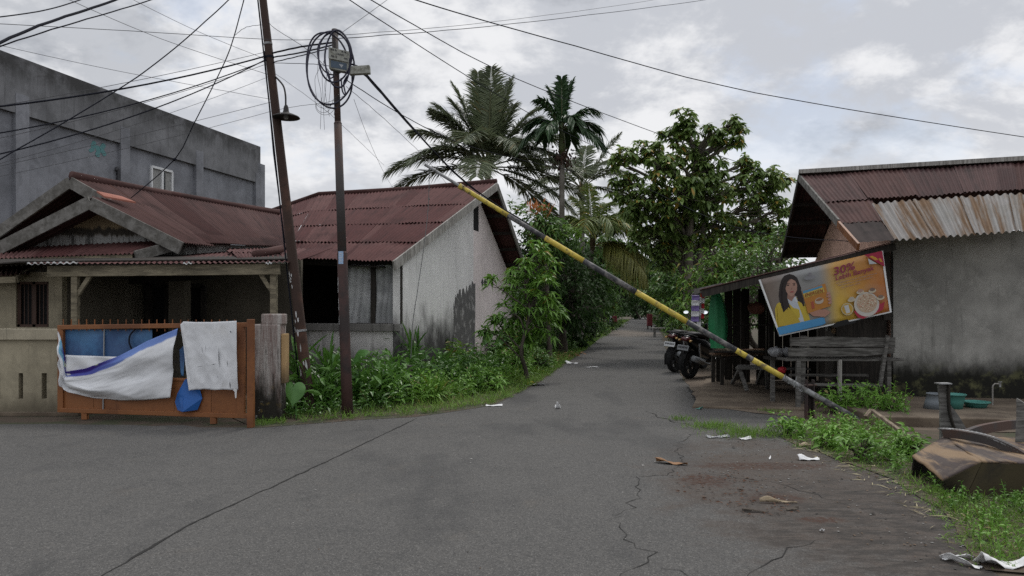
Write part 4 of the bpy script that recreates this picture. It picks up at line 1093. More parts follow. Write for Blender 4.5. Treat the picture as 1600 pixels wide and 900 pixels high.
mb = MB(); mb.lathe([(.02, .20), (.035, .17), (.045, .10), (.06, .07), (.12, .055), (.20, .02), (.215, 0), (.205, -.004), (.15, .02), (.03, .04)], sc, 20); mb.build('lamp_shade', M['lamp_iron'], am, smooth=True)
mb = MB(); mb.lathe([(.001, -.03), (.03, -.02), (.04, .0), (.03, .04)], sc, 12); mb.build('bulb', M['curtain'], am, smooth=True)

sp = thing('steel_pole', 'upright stepped steel pole carrying cable coils and a junction box', 'utility pole', G(543, 650))
b0 = G(543, 650); tp = P(523, 46, 11.2)
def spt(py): 
    t = (py - 46) / (650 - 46); return tp.lerp(b0, t)
mb = MB(); mb.tube([spt(46), spt(190)], .047, 14); mb.tube([spt(190), spt(193)], [.047, .062], 14, cap=False); mb.tube([spt(193), spt(395)], [.058, .066], 14); mb.build('upper_shaft', M['dark_pole'], sp, smooth=True)
mb = MB(); mb.tube([spt(393), spt(396), spt(560), spt(655)], [.066, .076, .08, .088], 14); mb.build('lower_shaft', M['brown_pole'], sp, smooth=True)
mb = MB()
c = spt(403)
mb.grid(lambda u, v: Vector((c.x + .0775 * math.cos(-2.15 + 1.0 * u), c.y + .0775 * math.sin(-2.15 + 1.0 * u), c.z - .095 + .19 * v)), 8, 2)
stk = mb.build('sticker', M['sticker'], sp)
mb = MB()
for k, (v0, u0, u1) in enumerate(((.80, .15, .8), (.66, .15, .7), (.48, .2, .85), (.34, .15, .6), (.2, .2, .8))):
    mb.grid(lambda u, v: Vector((c.x + .079 * math.cos(-2.15 + u0 + (u1 - u0) * u), c.y + .079 * math.sin(-2.15 + u0 + (u1 - u0) * u), c.z - .095 + .19 * (v0 + .05 * v))), 6, 1)
mb.build('lettering', M['white_flake'], stk)
mb = MB()
for py, a in ((440, -2.6), (452, -2.7), (470, -2.65), (480, -2.6), (500, -2.7)):
    c = spt(py); h = rg.uniform(.06, .16)
    mb.grid(lambda u, v: Vector((c.x + .081 * math.cos(a + .22 * u * (1 - .4 * v)), c.y + .081 * math.sin(a + .22 * u * (1 - .4 * v)), c.z + h * (v - .5))), 3, 3)
mb.build('paper_scrap', M['white_flake'], sp)
# junction box with sticker lettering, and the grey arm box
def text_mesh(body, size=1.0):
    cu = bpy.data.curves.new('t', 'FONT'); cu.body = body; cu.size = size; cu.fill_mode = 'FRONT'; cu.offset = .018 * size
    cu.resolution_u = 3
    o = bpy.data.objects.new('t', cu); COL.objects.link(o)
    dg = bpy.context.evaluated_depsgraph_get(); me = o.evaluated_get(dg).to_mesh()
    v = [tuple(q.co) for q in me.vertices]; f = [tuple(p.vertices) for p in me.polygons]
    o.evaluated_get(dg).to_mesh_clear(); bpy.data.objects.remove(o); bpy.data.curves.remove(cu)
    return np.array(v), f
jb = Vector((-2.62, 11.05, 5.35))
def jpt(u, v, off=0.0):     # face of the box, tilted a little
    a = P(514, 107, 11.05); b = P(545, 113, 11.1); c_ = P(513, 73, 11.05); d_ = P(545, 80, 11.1)
    q = a.lerp(b, u).lerp(c_.lerp(d_, u), v); return q + Vector((0, -off, 0))
mb = MB(); mb.prism([jpt(0, 0), jpt(1, 0), jpt(1, 1), jpt(0, 1)], (0, .12, 0)); jbx = mb.build('junction_box', M['box_metal'], sp, bevel=.008)
mb = MB(); mb.prism([jpt(0, .45, .02), jpt(1, .45, .02), jpt(1.0, .95, .02), jpt(.03, .98, .02)], (0, .015, 0)); ld = mb.build('lid', M['box_metal'], jbx, bevel=.004)
mb = MB(); mb.poly([jpt(.1, .08, .004), jpt(.9, .08, .004), jpt(.9, .40, .004), jpt(.1, .40, .004)]); mb.poly([jpt(.5, .3, .006), jpt(.74, .3, .006), jpt(.64, .14, .006)], mi=1); mb.build('inner_plate', [simple('box_inner_blue', (.07, .10, .14), .6), M['metal']], jbx)
mb = MB()
for s, u0, v0, w_, h_ in (('UANG', .38, .70, .40, .09), ('0812', .14, .54, .30, .09), ('90', .78, .54, .17, .09)):
    v, f = text_mesh(s); v[:, 0] -= v[:, 0].min(); v[:, :2] /= v[:, :2].max(0)
    mb.add([jpt(u0 + w_ * p[0], v0 + h_ * p[1], .024) for p in v], f)
for u0 in (.12, .22, .34, .66, .8): mb.poly([jpt(u0, .86, .024), jpt(u0 + .08, .85, .024), jpt(u0 + .08, .92, .024), jpt(u0, .93, .024)])
mb.build('lettering', M['ink'], jbx)
mb = MB(); a = P(545, 116, 11.05); b = P(578, 114, 11.05); c_ = P(577, 101, 11.05); d_ = P(547, 103, 11.05); mb.prism([a, b, c_, d_], (0, .09, 0)); mb.build('splice_box', M['box_metal'], sp, bevel=.01)
# coils hang on the pole
co = MB()
for k, (cx_, cy_, rx, ry, Y) in enumerate(((514, 110, 35, 61, 11.15), (516, 106, 37, 58, 11.1), (523, 88, 26, 40, 11.05), (521, 84, 25, 32, 11.2), (528, 92, 20, 44, 11.0))):
    loop = []
    for j in range(41):
        th = 2 * math.pi * j / 40
        x, y = rx * math.cos(th), ry * math.sin(th)
        if k == 0: x += .12 * y
        loop.append(P(cx_ + x * (1 + .03 * math.sin(3 * th + k)), cy_ + y * (1 + .03 * math.cos(2 * th + k)), Y + .05 * math.sin(th * 2)))
    co.tube(loop, .0135 if k != 3 else .011, 6, cap=False)
co.tube(arc([P(533, 122, 11.05), P(535, 142, 11.05), P(540, 148, 11.05), P(537, 130, 11.05), P(543, 118, 11.0)]), .012, 6)
co.tube(arc([P(512, 112, 11.1), P(516, 122, 11.05), P(522, 119, 11.0)]), .010, 6)
tag(co.build('cable_coil', M['cable_purple'], None, smooth=True, origin=tuple(spt(100))), 'loose dark cable loops coiled round top of the upright steel pole', 'cable coil')
mb = MB(); rg = np.random.default_rng(4)
for k in range(9):
    x = rg.uniform(492, 522); a = P(x, rg.uniform(80, 100), 11.2); b = P(x + rg.uniform(-8, 8), rg.uniform(150, 205), 11.2)
    m_ = a.lerp(b, .5) + Vector((rg.uniform(-.08, .08), 0, 0)); mb.tube(arc([a, a.lerp(m_, .5) + Vector((rg.uniform(-.04, .04), 0, 0)), m_, b], 4), .0028, 4)
for k in range(4):
    cx_, cy_ = rg.uniform(500, 516), rg.uniform(150, 165); rr = rg.uniform(8, 16)
    mb.tube(arc([P(cx_ + rr * math.cos(t), cy_ + rr * math.sin(t), 11.2) for t in np.linspace(0, 3.3, 8)], 3), .003, 4)
tag(mb.build('wire_tangle', M['wire'], None, origin=tuple(spt(120))), 'tangle of thin stray wires hanging beside the coils on the steel pole', 'wires')

# ================================================================== overhead cables
def cable(label, pts, r, sag=0.0, mat='cable', name='overhead_cable'):
    pts = [Vector(p) for p in pts]; out = []
    if len(pts) > 2: pts = arc(pts, 3)
    sag = sag if len(pts) == 2 else sag * .12
    for a, b in zip(pts, pts[1:]):
        n = 14 if len(pts) == 2 else 4
        for k in range(n):
            t = k / n; q = a.lerp(b, t); q.z -= sag * 4 * t * (1 - t); out.append(q)
    out.append(pts[-1])
    mb = MB(); mb.tube(out, r * .78, 6)
    return tag(mb.build(name, M[mat], None, smooth=True, origin=tuple(pts[0])), label, 'cable', 'overhead cables')
LP = lambda py: lpt(py)
cable('thick black cable from the leaning pole, uppermost of the fan crossing the grey building', [P(-120, 178, 8.5), LP(86)], .016, .12)
cable('second cable of the fan, sloping from the leaning pole low across the grey building', [P(-120, 226, 8.5), LP(92)], .011, .16)
cable('third cable of the fan, ending lower at the left of the grey building', [P(-120, 265, 8.5), LP(90)], .012, .2)
cable('thin wire just above the thick cable fanning left from the leaning pole', [P(-120, 185, 8.6), LP(80)], .005, .05, 'wire')
cable('thin wire fanning left from the leaning pole between the second and third cables', [P(-120, 240, 8.6), LP(98)], .005, .1, 'wire')
cable('lowest thin wire of the fan from the leaning pole over the grey wall', [P(-120, 285, 8.6), LP(118)], .004, .1, 'wire')
cable('wire from lamp height of the leaning pole towards the teal emblem on the grey wall', [P(-120, 285, 9), LP(158)], .0045, .03, 'wire')
cable('faint wire just under lamp height running left from the leaning pole', [P(-120, 300, 9), LP(172)], .004, .05, 'wire')
cable('upper thick cable slung between the leaning pole and the steel pole', [LP(84), P(470, 73, 11.5), P(523, 66, 11.2)], .017, .02)
cable('lower thick cable slung between the leaning pole and the steel pole', [LP(90), P(470, 82, 11.5), P(520, 70, 11.2)], .014, .03)
cable('slack cable drooping below the two thick ones between both poles', [LP(98), P(465, 88, 11.5), P(512, 76, 11.2)], .010, .04)
cable('thin straight wire between the poles at the foot of the junction box', [LP(98), P(490, 100, 11.4), P(514, 103, 11.2)], .006, .02)
cable('thick bundled cable crossing the upper left corner of the sky', [P(-60, 95, 6), P(60, 40, 7), P(185, -2, 8.5), P(300, -50, 10)], .017, .03)
cable('slimmer cable just right of the bundled one in the upper left corner', [P(-60, 92, 6.2), P(80, 46, 7), P(235, 0, 8.5), P(330, -35, 10)], .009, .03)
cable('short cable crossing the very top left corner of the sky', [P(-60, 33, 7), P(60, 18, 8), P(130, -2, 9), P(200, -30, 9.5)], .009, .01)
cable('long cable from the top, steeply down left past the grey parapet', [P(400, -45, 11), P(357, 0, 10.6), P(215, 120, 9.6), P(-60, 283, 8)], .010, .05)
cable('twisted service cable dropping steeply from the top to the porch house roof', [P(392, -40, 11.8), P(381, 0, 11.9), P(360, 75, 12.1), P(335, 130, 12.3), P(302, 195, 12.5), P(273, 249, 12.7), P(205, 309, 13)], .011, .015)
mb = MB(); mb.lathe([(.0, -.03), (.03, -.015), (.035, 0), (.03, .015), (0, .03)], P(273, 249, 12.7), 8); mb.build('splice_knob', M['cable'], bpy.data.objects['overhead_cable.016'])
cable('thin wire nearly level above the grey parapet and through to the steel pole', [P(-60, 34, 9), P(200, 48, 10.5), P(430, 62, 11.6), P(523, 60, 11.2)], .0055, .01, 'wire')
cable('thin wire sloping right from the top left to the leaning pole', [P(60, -22, 9), P(250, 60, 10.6), LP(118)], .0045, .02, 'wire')
cable('thin wire sloping right from the top centre left to the leaning pole', [P(170, -20, 10), P(300, 45, 11), LP(95)], .004, .02, 'wire')
cable('thin wire rising left from lamp height above the grey parapet', [P(-60, 57, 9.5), P(170, 108, 10.6), LP(156)], .004, .02, 'wire')
cable('upper thin wire running right from the steel pole to the top edge', [P(525, 55, 11.2), P(760, 35, 15), P(1020, 0, 21), P(1200, -35, 26)], .006, .05, 'wire')
cable('lower thin wire running right from the steel pole to the top edge', [P(525, 60, 11.2), P(800, 37, 15), P(1112, -2, 21), P(1250, -30, 25)], .008, .08)
cable('short thin wire rising right from the top of the steel pole', [P(527, 56, 11.2), P(610, -4, 12), P(680, -60, 12.5)], .005, 0, 'wire')
cable('long cable across the open sky to the right edge', [P(600, -30, 10), P(650, 0, 10.5), P(900, 72, 13), P(1180, 145, 15), P(1600, 214, 17), P(1750, 232, 18)], .011, .02)
cable('upper of two cables descending behind the coconut and areca palms', [P(540, -20, 10), P(580, 0, 10.5), P(800, 120, 15), P(1040, 213, 20), P(1250, 287, 25), P(1330, 312, 27)], .010, .03)
cable('lower of two cables descending across the coconut palm crown', [P(500, -30, 10), P(545, -1, 10.5), P(740, 125, 15), P(880, 205, 20), P(1080, 300, 26)], .010, .03)
cable('thick pair cable from the splice box down to the white gable ridge', [P(548, 100, 11.2), P(572, 116, 11.3), P(650, 205, 13.5), P(735, 292, 17), P(830, 352, 24)], .019, .02)
cable('second strand beside the thick pair from the splice box', [P(548, 103, 11.2), P(573, 120, 11.3), P(655, 212, 13.4), P(745, 298, 17), P(850, 366, 24)], .014, .05)
cable('cable from below the junction box over the coconut palm towards the big tree', [P(540, 124, 11.15), P(640, 186, 13), P(745, 232, 16), P(900, 268, 21), P(1020, 288, 26)], .009, .04)
cable('thin wire from below the junction box falling to the maroon roof', [P(541, 135, 11.15), P(600, 185, 12.5), P(668, 250, 16), P(700, 290, 20)], .005, .05, 'wire')
cable('thin wire dropping steeply from the coils to the maroon roof', [P(553, 155, 11.15), P(575, 215, 13), P(600, 270, 16), P(618, 300, 20)], .004, .02, 'wire')
cable('wire passing in front of the big tree to the peach gable', [P(1000, 288, 22), P(1120, 345, 18), P(1220, 368, 15), P(1343, 377, 12.1)], .009, .08)
cable('thin wire hanging off the left of the leaning pole top towards the parapet', [P(367, 55, 11.9), P(385, 42, 11.9), LP(38)], .005, .04, 'wire')
cable('looping thin wire from the leaning pole top to the coils', [LP(18), P(424, 40, 11.7), P(470, 70, 11.5), P(500, 95, 11.3), P(530, 130, 11.2)], .0055, .03, 'wire')
cable('thin wire from lamp height across to the lower coils', [LP(172), P(470, 165, 11.5), P(510, 160, 11.3), P(537, 150, 11.2)], .004, .02, 'wire')
cable('thin slack wire crossing below the coils down right to the maroon roof', [LP(110), P(500, 165, 11.6), P(545, 205, 13), P(600, 258, 17)], .004, .04, 'wire')

# ================================================================== barrier
pv = Vector(G(1266, 655)); 
br = thing('barrier_pole', 'long yellow and black striped boom barrier pole tilted up across the lane', 'barrier', P(1266, 601, 10.9))
A_, Z_ = P(1352, 662, 10.72), P(664, 257, 11.95)
def bp(px):
    t = (1352 - px) / (1352 - 664.0)
    # undo the perspective foreshortening along the pole
    k = (px - CX) / F
    s = (k * A_.y - A_.x) / ((Z_.x - A_.x) - k * (Z_.y - A_.y))
    q = A_.lerp(Z_, s); q.z -= .05 * 4 * s * (1 - s); return q, s
segs = [(1352, 1288, 'black_paint', .058), (1288, 1223, 'galv', .056), (1223, 1176, 'yellow_paint', .057), (1176, 1166, 'black_paint', .057), (1166, 1150, 'yellow_paint', .057), (1150, 1073, 'black_paint', .058), (1073, 994, 'yellow_paint', .060), (994, 912, 'black_paint', .059), (912, 852, 'yellow_paint', .058), (852, 794, 'black_paint', .053), (794, 722, 'yellow_paint', .051), (726, 664, 'galv', .034)]
for a, b, m_, r in segs:
    q0, q1 = bp(a)[0], bp(b)[0]
    mb = MB(); mb.tube([q0.lerp(q1, k / 4) for k in range(5)], r * .73, 16); mb.build('boom_section' if m_ != 'galv' else 'bare_section', M[m_], br, smooth=True)
mb = MB(); q = bp(722)[0]; d = (Z_ - A_).normalized(); mb.tube([q - d * .02, q + d * .05], .046, 14); mb.build('joint_collar', M['yellow_paint'], br)
mb = MB(); rg = np.random.default_rng(3)
q = bp(1237)[0]
for k in range(7):
    a = q + d * rg.uniform(-.12, .16); mb.tube(arc([a + Vector((0, -.06, .04)), a + Vector((rg.uniform(-.03, .03), -.07, -.02)), a + Vector((.02, -.05, -.07)), a + Vector((rg.uniform(-.08, .1), -.06, rg.uniform(-.1, .1)))], 3), .007, 4)
mb.build('wire_lashing', M['galv'], br)
pp = thing('pivot_post', 'short brown steel channel post holding the boom barrier among weeds', 'post', pv)
mb = MB()
for s in (-1, 1): mb.box((pv.x + s * .05, pv.y + .02, .29), (.012, .09, .58))
mb.box((pv.x, pv.y + .075, .27), (.112, .012, .5)); mb.build('channel', M['brown_pole'], pp)
mb = MB(); mb.tube([pv + Vector((-.09, .0, .5)), pv + Vector((.09, .0, .5))], .013, 8); mb.build('pivot_bolt', M['dark_pole'], pp)
rope = [P(671, 262, 11.93), P(669, 325, 11.8), P(663, 380, 11.6), P(653, 450, 11.4), P(645, 505, 11.3), P(642, 560, 11.25)]
mb = MB(); mb.tube(arc(rope, 4), .006, 5)
for y in (265, 269, 311): mb.lathe([(0, -.02), (.016, 0), (0, .02)], P(670.5, y, 11.92), 6)
rp_ = tag(mb.build('pull_rope', M['rope'], None, origin=tuple(rope[0])), 'thin pull rope hanging from the raised end of the boom barrier', 'rope')
rs = thing('rope_post', 'short dark stub post among the plants where the barrier rope is tied', 'post', G(639, 622))
q = G(639, 625); mb = MB(); mb.tube([q, q + Vector((0, 0, .35)), q + Vector((.01, 0, .62))], [.07, .06, .055], 8); mb.build('stub', M['dark_pole'], rs)
# ================================================================== roadside stall (lean-to) on the right
sx0 = P(1110, 449, 12.0); 
stl = thing('roadside_stall', 'dark lean-to roadside stall with sloping sheet roof against the peach gable', 'stall', Vector((4.9, 13.6, 0)))
SA, SB = P(1096, 453, 12.1), P(1398, 379, 12.1)       # near edge of the lean-to roof, low end and wall end
SC_, SD_ = SA + Vector((.95, 4.6, 0)), SB + Vector((.85, 4.6, 0))
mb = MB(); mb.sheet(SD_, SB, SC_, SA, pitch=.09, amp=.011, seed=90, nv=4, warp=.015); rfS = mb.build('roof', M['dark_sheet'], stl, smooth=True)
mb = MB(); mb.beam(SA + Vector((0, -.02, -.07)), SB + Vector((0, -.02, -.07)), .03, .11); mb.build('fascia_board', M['dark_wood'], rfS)
mb = MB(); mb.beam(SA + Vector((.0, -.03, .012)), SB + Vector((0, -.03, .012)), .05, .012); mb.build('flashing', M['maroon_old'], rfS)
EA, EB, EC, ED = P(1085, 456, 12.9), P(1128, 446, 12.6), P(1085, 456, 12.9) + Vector((.8, 3.6, 0)), P(1128, 446, 12.6) + Vector((.8, 3.6, 0))
mb = MB(); mb.sheet(ED, EB, EC, EA, pitch=.09, amp=.01, seed=91, nv=3); mb.beam(EA, EB, .05, .09); mb.build('eave_extension', M['board'], stl, smooth=False)
for px, Y, nm in ((1204, 16.3, 0), (1284, 12.6, 0), (1122, 16.3, 0), (1160, 16.3, 0), (1240, 16.3, 0)):
    zt_ = SA.lerp(SB, min(1, max(0, (px - 1096) / 302))).z - .08
    X = (px - CX) / F * Y
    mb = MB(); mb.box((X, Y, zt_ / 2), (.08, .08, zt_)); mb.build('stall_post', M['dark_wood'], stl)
# dark boards added at back and side to keep the stall dark inside
mb = MB(); rg = np.random.default_rng(8)
y0, z_ = 16.6, 2.3
for k in range(11):
    x = 4.9 + .19 * k
    if k in (3,): continue
    mb.box((x, 16.75 + rg.normal(0, .01), 1.05), (.175, .02, 2.1 + rg.uniform(-.1, .1)))
mb.build('added_back_boards', M['dark_wood'], stl)
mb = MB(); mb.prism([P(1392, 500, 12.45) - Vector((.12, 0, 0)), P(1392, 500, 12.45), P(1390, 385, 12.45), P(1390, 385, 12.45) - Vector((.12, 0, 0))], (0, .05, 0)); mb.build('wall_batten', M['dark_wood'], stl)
mb = MB(); mb.prism([cC + Vector((-.05, .2, 0)), cC + cd * 6.9 + Vector((-.05, 0, 0)), up(cC + cd * 6.9 + Vector((-.05, 0, 0)), 2.55), up(cC + Vector((-.05, .2, 0)), 2.6)], (-.03, 0, 0)); mb.prism([Vector((5.6, 12.75, .1)), Vector((6.46, 12.75, .1)), Vector((6.46, 12.75, 2.5)), Vector((5.6, 12.75, 2.3))], (0, .03, 0)); mb.build('added_inner_boards', M['dark_wood'], stl)
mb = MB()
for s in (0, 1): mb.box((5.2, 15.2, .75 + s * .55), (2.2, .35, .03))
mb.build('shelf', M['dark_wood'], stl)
# counter table with stacked planks, low stool
tb = thing('stall_table', 'rough wooden table behind the stool, loaded with planks', 'table', Vector((4.75, 15.9, 0)))
tc = P(1152, 568, 15.7)
mb = MB(); mb.box((tc.x, tc.y + .15, .62), (.85, .75, .05)); mb.build('table_top', M['dark_wood'], tb, bevel=.005)
for dx, dy in ((-.38, -.2), (.38, -.2), (-.38, .48), (.38, .48)):
    mb = MB(); mb.box((tc.x + dx, tc.y + dy, .3), (.07, .07, .6)); mb.build('leg', M['dark_wood'], tb)
for k in range(7):
    a = Vector((tc.x - .5 + rg.uniform(-.05, .1), tc.y - .3 + .1 * k, .66 + .035 * (k % 3))); b = a + Vector((1.0 + rg.uniform(-.2, .2), rg.uniform(-.1, .15), .02 + rg.uniform(0, .04)))
    mb = MB(); mb.beam(a, b, .12, .03)
    tag(mb.build('loose_plank', M['cardboard'] if k == 2 else simple('plank_brown_%d' % k, (.13 + .02 * (k % 3), .085, .055), .85, .35), None, origin='base'),
        'loose brown plank in the pile lying across the stall table', 'plank', 'planks piled on the stall table')
mb = MB()
mb.grid(lambda u, v: Vector((tc.x - .52 + .28 * u, tc.y - .34 + .2 * v, .80 + .06 * math.sin(u * 5 + v * 3) + .03 * v)), 8, 8)
tag(mb.build('cardboard_sheet', simple('pale_card', (.36, .32, .24), .9), None, origin='base', solid=.01), 'crumpled pale cardboard on top of the plank pile at the stall', 'cardboard')
so = thing('wooden_stool', 'weathered grey wooden stool with splayed legs before the stall', 'stool', G(1170, 612))
mb = MB(); s0 = G(1170, 612); hz = .47
top = [P(1149, 572, 14.15), P(1206, 576, 14.0), P(1196, 569.5, 14.7), P(1153, 567.5, 14.8)]
top = [Vector((q.x, q.y, hz)) for q in top]
mb.prism(top, (0, 0, .045)); mb.build('seat', M['stool_wood'], so, bevel=.005)
for a, f in ((top[0] + Vector((.1, .06, 0)), G(1167, 617)), (top[1] + Vector((-.08, .06, 0)), G(1199, 613)), (top[3] + Vector((.04, -.05, 0)), G(1144, 605)), (top[2] + Vector((-.06, -.05, 0)), G(1183, 605))):
    f.z = .08
    mb = MB(); mb.beam(a, f, .065, .05, up=(0, 1, 0)); mb.build('leg', M['stool_wood'], so)
# side bench under the table
sb = thing('plank_bench', 'dark plank bench in the shade behind the stool', 'bench', Vector((5.5, 15.0, 0)))
mb = MB(); mb.box((5.5, 15.0, .42), (1.0, .3, .04)); mb.build('seat', M['stool_wood'], sb)
for dx in (-.4, .4):
    mb = MB(); mb.box((5.5 + dx, 15.0, .24), (.06, .25, .32)); mb.build('leg', M['dark_wood'], sb)
# bench with a backrest, seen from behind
be = thing('slatted_bench', 'long weathered bench with two wide back planks under the banner', 'bench', Vector((5.4, 12.1, 0)))
bpz = lambda py, Y=11.95: EH + (HY - py) / F * Y
bx = lambda px, Y=11.95: (px - CX) / F * Y
for y0_, y1_, a, b in ((527, 540, 1235, 1399), (543, 557, 1232, 1398)):
    mb = MB(); n = 26; rgx = np.random.default_rng(int(y0_)); T, B = [], []
    e1, e2 = rgx.normal(0, .004, n).cumsum() * .5, rgx.normal(0, .006, n).cumsum() * .5
    for k in range(n):
        X = bx(a) + (bx(b) - bx(a)) * k / (n - 1)
        T.append((X, bpz(y0_) + e1[k])); B.append((X, bpz(y1_) + e2[k] + (.05 * max(0, (k - 18) / 7) if y0_ > 530 else 0)))
    mb.prism([Vector((x, 11.95, z)) for x, z in T] + [Vector((x, 11.95, z)) for x, z in B[::-1]], (0, .03, 0)); mb.build('back_plank', M['bench_wood'], be)
mb = MB(); mb.box((bx(1322), 12.2, bpz(561, 12.2)), (1.92, .42, .04)); mb.build('seat', M['bench_wood'], be, bevel=.004)
for px, t_, ln in ((1257, 523, .0), (1384, 523, .06)):
    mb = MB(); mb.beam((bx(px), 11.99, bpz(525)), (bx(px) - ln, 12.08, bpz(600)), .10, .045, up=(0, 1, 0)) if px < 1300 else mb.beam((bx(1386), 11.93, bpz(524)), (bx(1374), 11.93, bpz(603)), .05, .05, up=(0, 1, 0)); mb.build('back_upright', M['bench_wood'], be)
for px, Y in ((1247, 12.0), (1388, 12.02), (1250, 12.42), (1385, 12.42), (1312, 11.98)):
    mb = MB(); mb.box((bx(px, Y), Y, bpz(562, Y) / 2), (.065 if px != 1312 else .045, .065, bpz(562, Y))); mb.build('leg', M['bench_wood'] if px != 1312 else M['board_pale'], be)
mb = MB(); mb.beam((bx(1250), 12.02, bpz(601)), (bx(1378), 12.02, bpz(603)), .04, .045); mb.beam((bx(1250), 12.42, bpz(590)), (bx(1378), 12.42, bpz(590)), .04, .045); mb.build('stretcher', M['bench_wood'], be)
# hung and stored goods
gt_ = MB()
ctr = P(1119, 500, 13.2)
prof = []
for k in range(14):
    v = k / 13; z = ctr.z + .52 - 1.02 * v; r = .05 + .085 * min(1, v * 4) ** .8 * (1 - .12 * math.sin(v * 8)); prof.append((v, z, r))
vs_, n = [], 18
for v, z, r in prof:
    for j in range(n):
        th = 2 * math.pi * j / n; rr = r * (1 + .22 * math.sin(6 * th + v * 2.5) + .07 * math.sin(11 * th + 4 * v)); vs_.append((ctr.x + rr * math.cos(th) + .05 * v, ctr.y + rr * math.sin(th), z))
gt_.add(vs_, np.array([(i * n + j, i * n + (j + 1) % n, (i + 1) * n + (j + 1) % n, (i + 1) * n + j) for i in range(13) for j in range(n)]))
tag(gt_.build('folded_parasol', M['green_tarp'], None, smooth=True, origin='base'), 'furled bright green parasol canopy hanging at the left end of the stall', 'parasol')
for k, (x, y, w_, h_, mm, lb) in enumerate(((1087, 482, 12, 42, 'purple', 'purple strip of sachets hanging under the stall eave extension'), (1093, 488, 6, 48, 'white', 'pale strip of sachets hanging between the purple and red strips'), (1098, 478, 6, 40, 'red', 'red strip of sachets hanging from the stall eave extension'))):
    q = P(x, y, 12.7 + .03 * k); mb = MB()
    ww, hh = w_ / F * 12.7, h_ / F * 12.7
    for j in range(5):
        mb.grid(lambda u, v: Vector((q.x + ww * (u - .5), q.y + .02 * math.sin(u * 3.1) * math.sin(v * 3.1) + .01 * j % 2, q.z + hh * (.5 - (j + .04) / 5) - hh / 5 * .92 * v)), 4, 4, mi=j % 2)
    tag(mb.build('sachet_strip', [M[mm], M['white'] if mm != 'white' else M['plate_grey']], None, origin='base', solid=.012), lb, 'sachets', 'sachet strips hanging at the stall')
def bag(loc, s, seed, mat, name, label, cat='bag', squash=.8, group=None):
    rg = np.random.default_rng(seed); mb = MB(); n = 14; ph = rg.uniform(0, 6, 6)
    def f(u, v):
        th = 2 * math.pi * u; z = v
        r = s * (math.sin(math.pi * min(.999, .12 + .8 * v)) ** .6) * (1 + .13 * math.sin(3 * th + ph[0] + v * 4) + .09 * math.sin(7 * th + ph[1]) + .06 * math.sin(11 * th + 9 * v + ph[2]))
        if v > .86: r *= .35
        return Vector(loc) + Vector((r * math.cos(th), r * math.sin(th), s * 2 * squash * z))
    mb.grid(f, 28, 14)
    return tag(mb.build(name, mat, None, smooth=True, origin='base'), label, cat, group)
bq_ = P(1212, 552, 12.6)
bag((bq_.x, bq_.y, bq_.z - .06), .11, 1, M['clear_bag'], 'plastic_bag', 'clear plastic bag of goods left of the two on the stall counter')
bag((bq_.x + .22, bq_.y + .1, bq_.z - .06), .10, 2, M['clear_bag'], 'plastic_bag', 'clear plastic bag of goods right of the two on the stall counter')
ct = thing('stall_counter', 'dark counter of the stall carrying plastic bags behind the barrier', 'counter', Vector((bq_.x, 12.7, 0)))
mb = MB(); mb.box((bq_.x + .28, 12.75, bq_.z - .09), (.75, .4, .05)); mb.build('counter_top', M['dark_wood'], ct)
for dx in (.0, .5):
    mb = MB(); mb.box((bq_.x + dx, 12.75, (bq_.z - .1) / 2), (.06, .07, bq_.z - .12)); mb.build('leg', M['stool_wood'], ct)
q = P(1222, 572, 12.6); bag((q.x, q.y, q.z - .12), .07, 5, M['red'], 'red_bag', 'small red bag hanging under the stall counter')
q = P(1182, 482, 13.5); bag((q.x, q.y, q.z - .1), .14, 6, simple('rust_basket', (.12, .045, .03), .8), 'hanging_basket', 'dull red basket hanging in the dark of the stall', 'basket')
for k, (x, y, mm) in enumerate(((1292, 508, 'curtain'), (1305, 512, 'cardboard'), (1318, 506, 'red_faded'), (1330, 512, 'curtain'))):
    q = P(x, y, 13.2); bag((q.x, q.y, q.z - .1), .07, 10 + k, M[mm], 'goods_packet', 'small packet of goods hanging in the shade below the banner', 'packet', group='packets below the banner')

# ------------------------------------------------------------------ banner
bn_ = thing('advert_banner', 'tilted printed cereal drink banner with a woman, yellow ground and red corner', 'banner', P(1290, 460, 11.9))
TL, TR, BR, BL = P(1187, 437, 11.9), P(1378, 392, 11.9), P(1392, 488, 11.9), P(1219, 525, 11.9)
def bb(u, v, off=0.0):       # v=0 bottom
    q = BL.lerp(BR, u).lerp(TL.lerp(TR, u), v)
    return q + Vector((0, .012 * math.sin(u * 7 + v * 2) - off, 0))
def bpx(x, y): # picture point on the banner to its u, v
    u, v = .5, .5
    for _ in range(12):
        q = BL.lerp(BR, u).lerp(TL.lerp(TR, u), v)
        ex = (x - CX) / F * 11.9 - q.x; ez = EH + (HY - y) / F * 11.9 - q.z
        u += ex / 1.75; v += ez / .95
    return u, v
m, ntb, b = new_mat('banner_print'); uu = sep(ntb, uvs(ntb)); p = pos(ntb)  # sheet colours dimmed to carry the shade the banner hangs in
left = ntb.mix(ntb.lin(uu[0], .05, .35), (.15, .115, .095), (.22, .222, .222))
left = ntb.mix(ntb.lin(uu[1], .3, .9, .5, 0), left, (.16, .14, .125))
rightc = ntb.mix(ntb.lin(uu[0], .5, .98), (.50, .33, .045), (.36, .11, .014))
rightc = ntb.mix(ntb.lin(uu[1], .3, .95, 0, .6), rightc, (.40, .18, .03))
c = ntb.mix(ntb.lin(ntb.math('ADD', uu[0], ntb.math('MULTIPLY', uu[1], -.06)), .40, .56), left, rightc)
c = ntb.mix(ntb.lin(ntb.noise(p, 3, 5), .45, .7, 0, .18), c, (.3, .28, .25))
link(ntb, c, b, 'Base Color'); b.inputs['Roughness'].default_value = .5; bump(ntb, b, ntb.noise(p, 4, 3), .2, .02)
mb = MB()
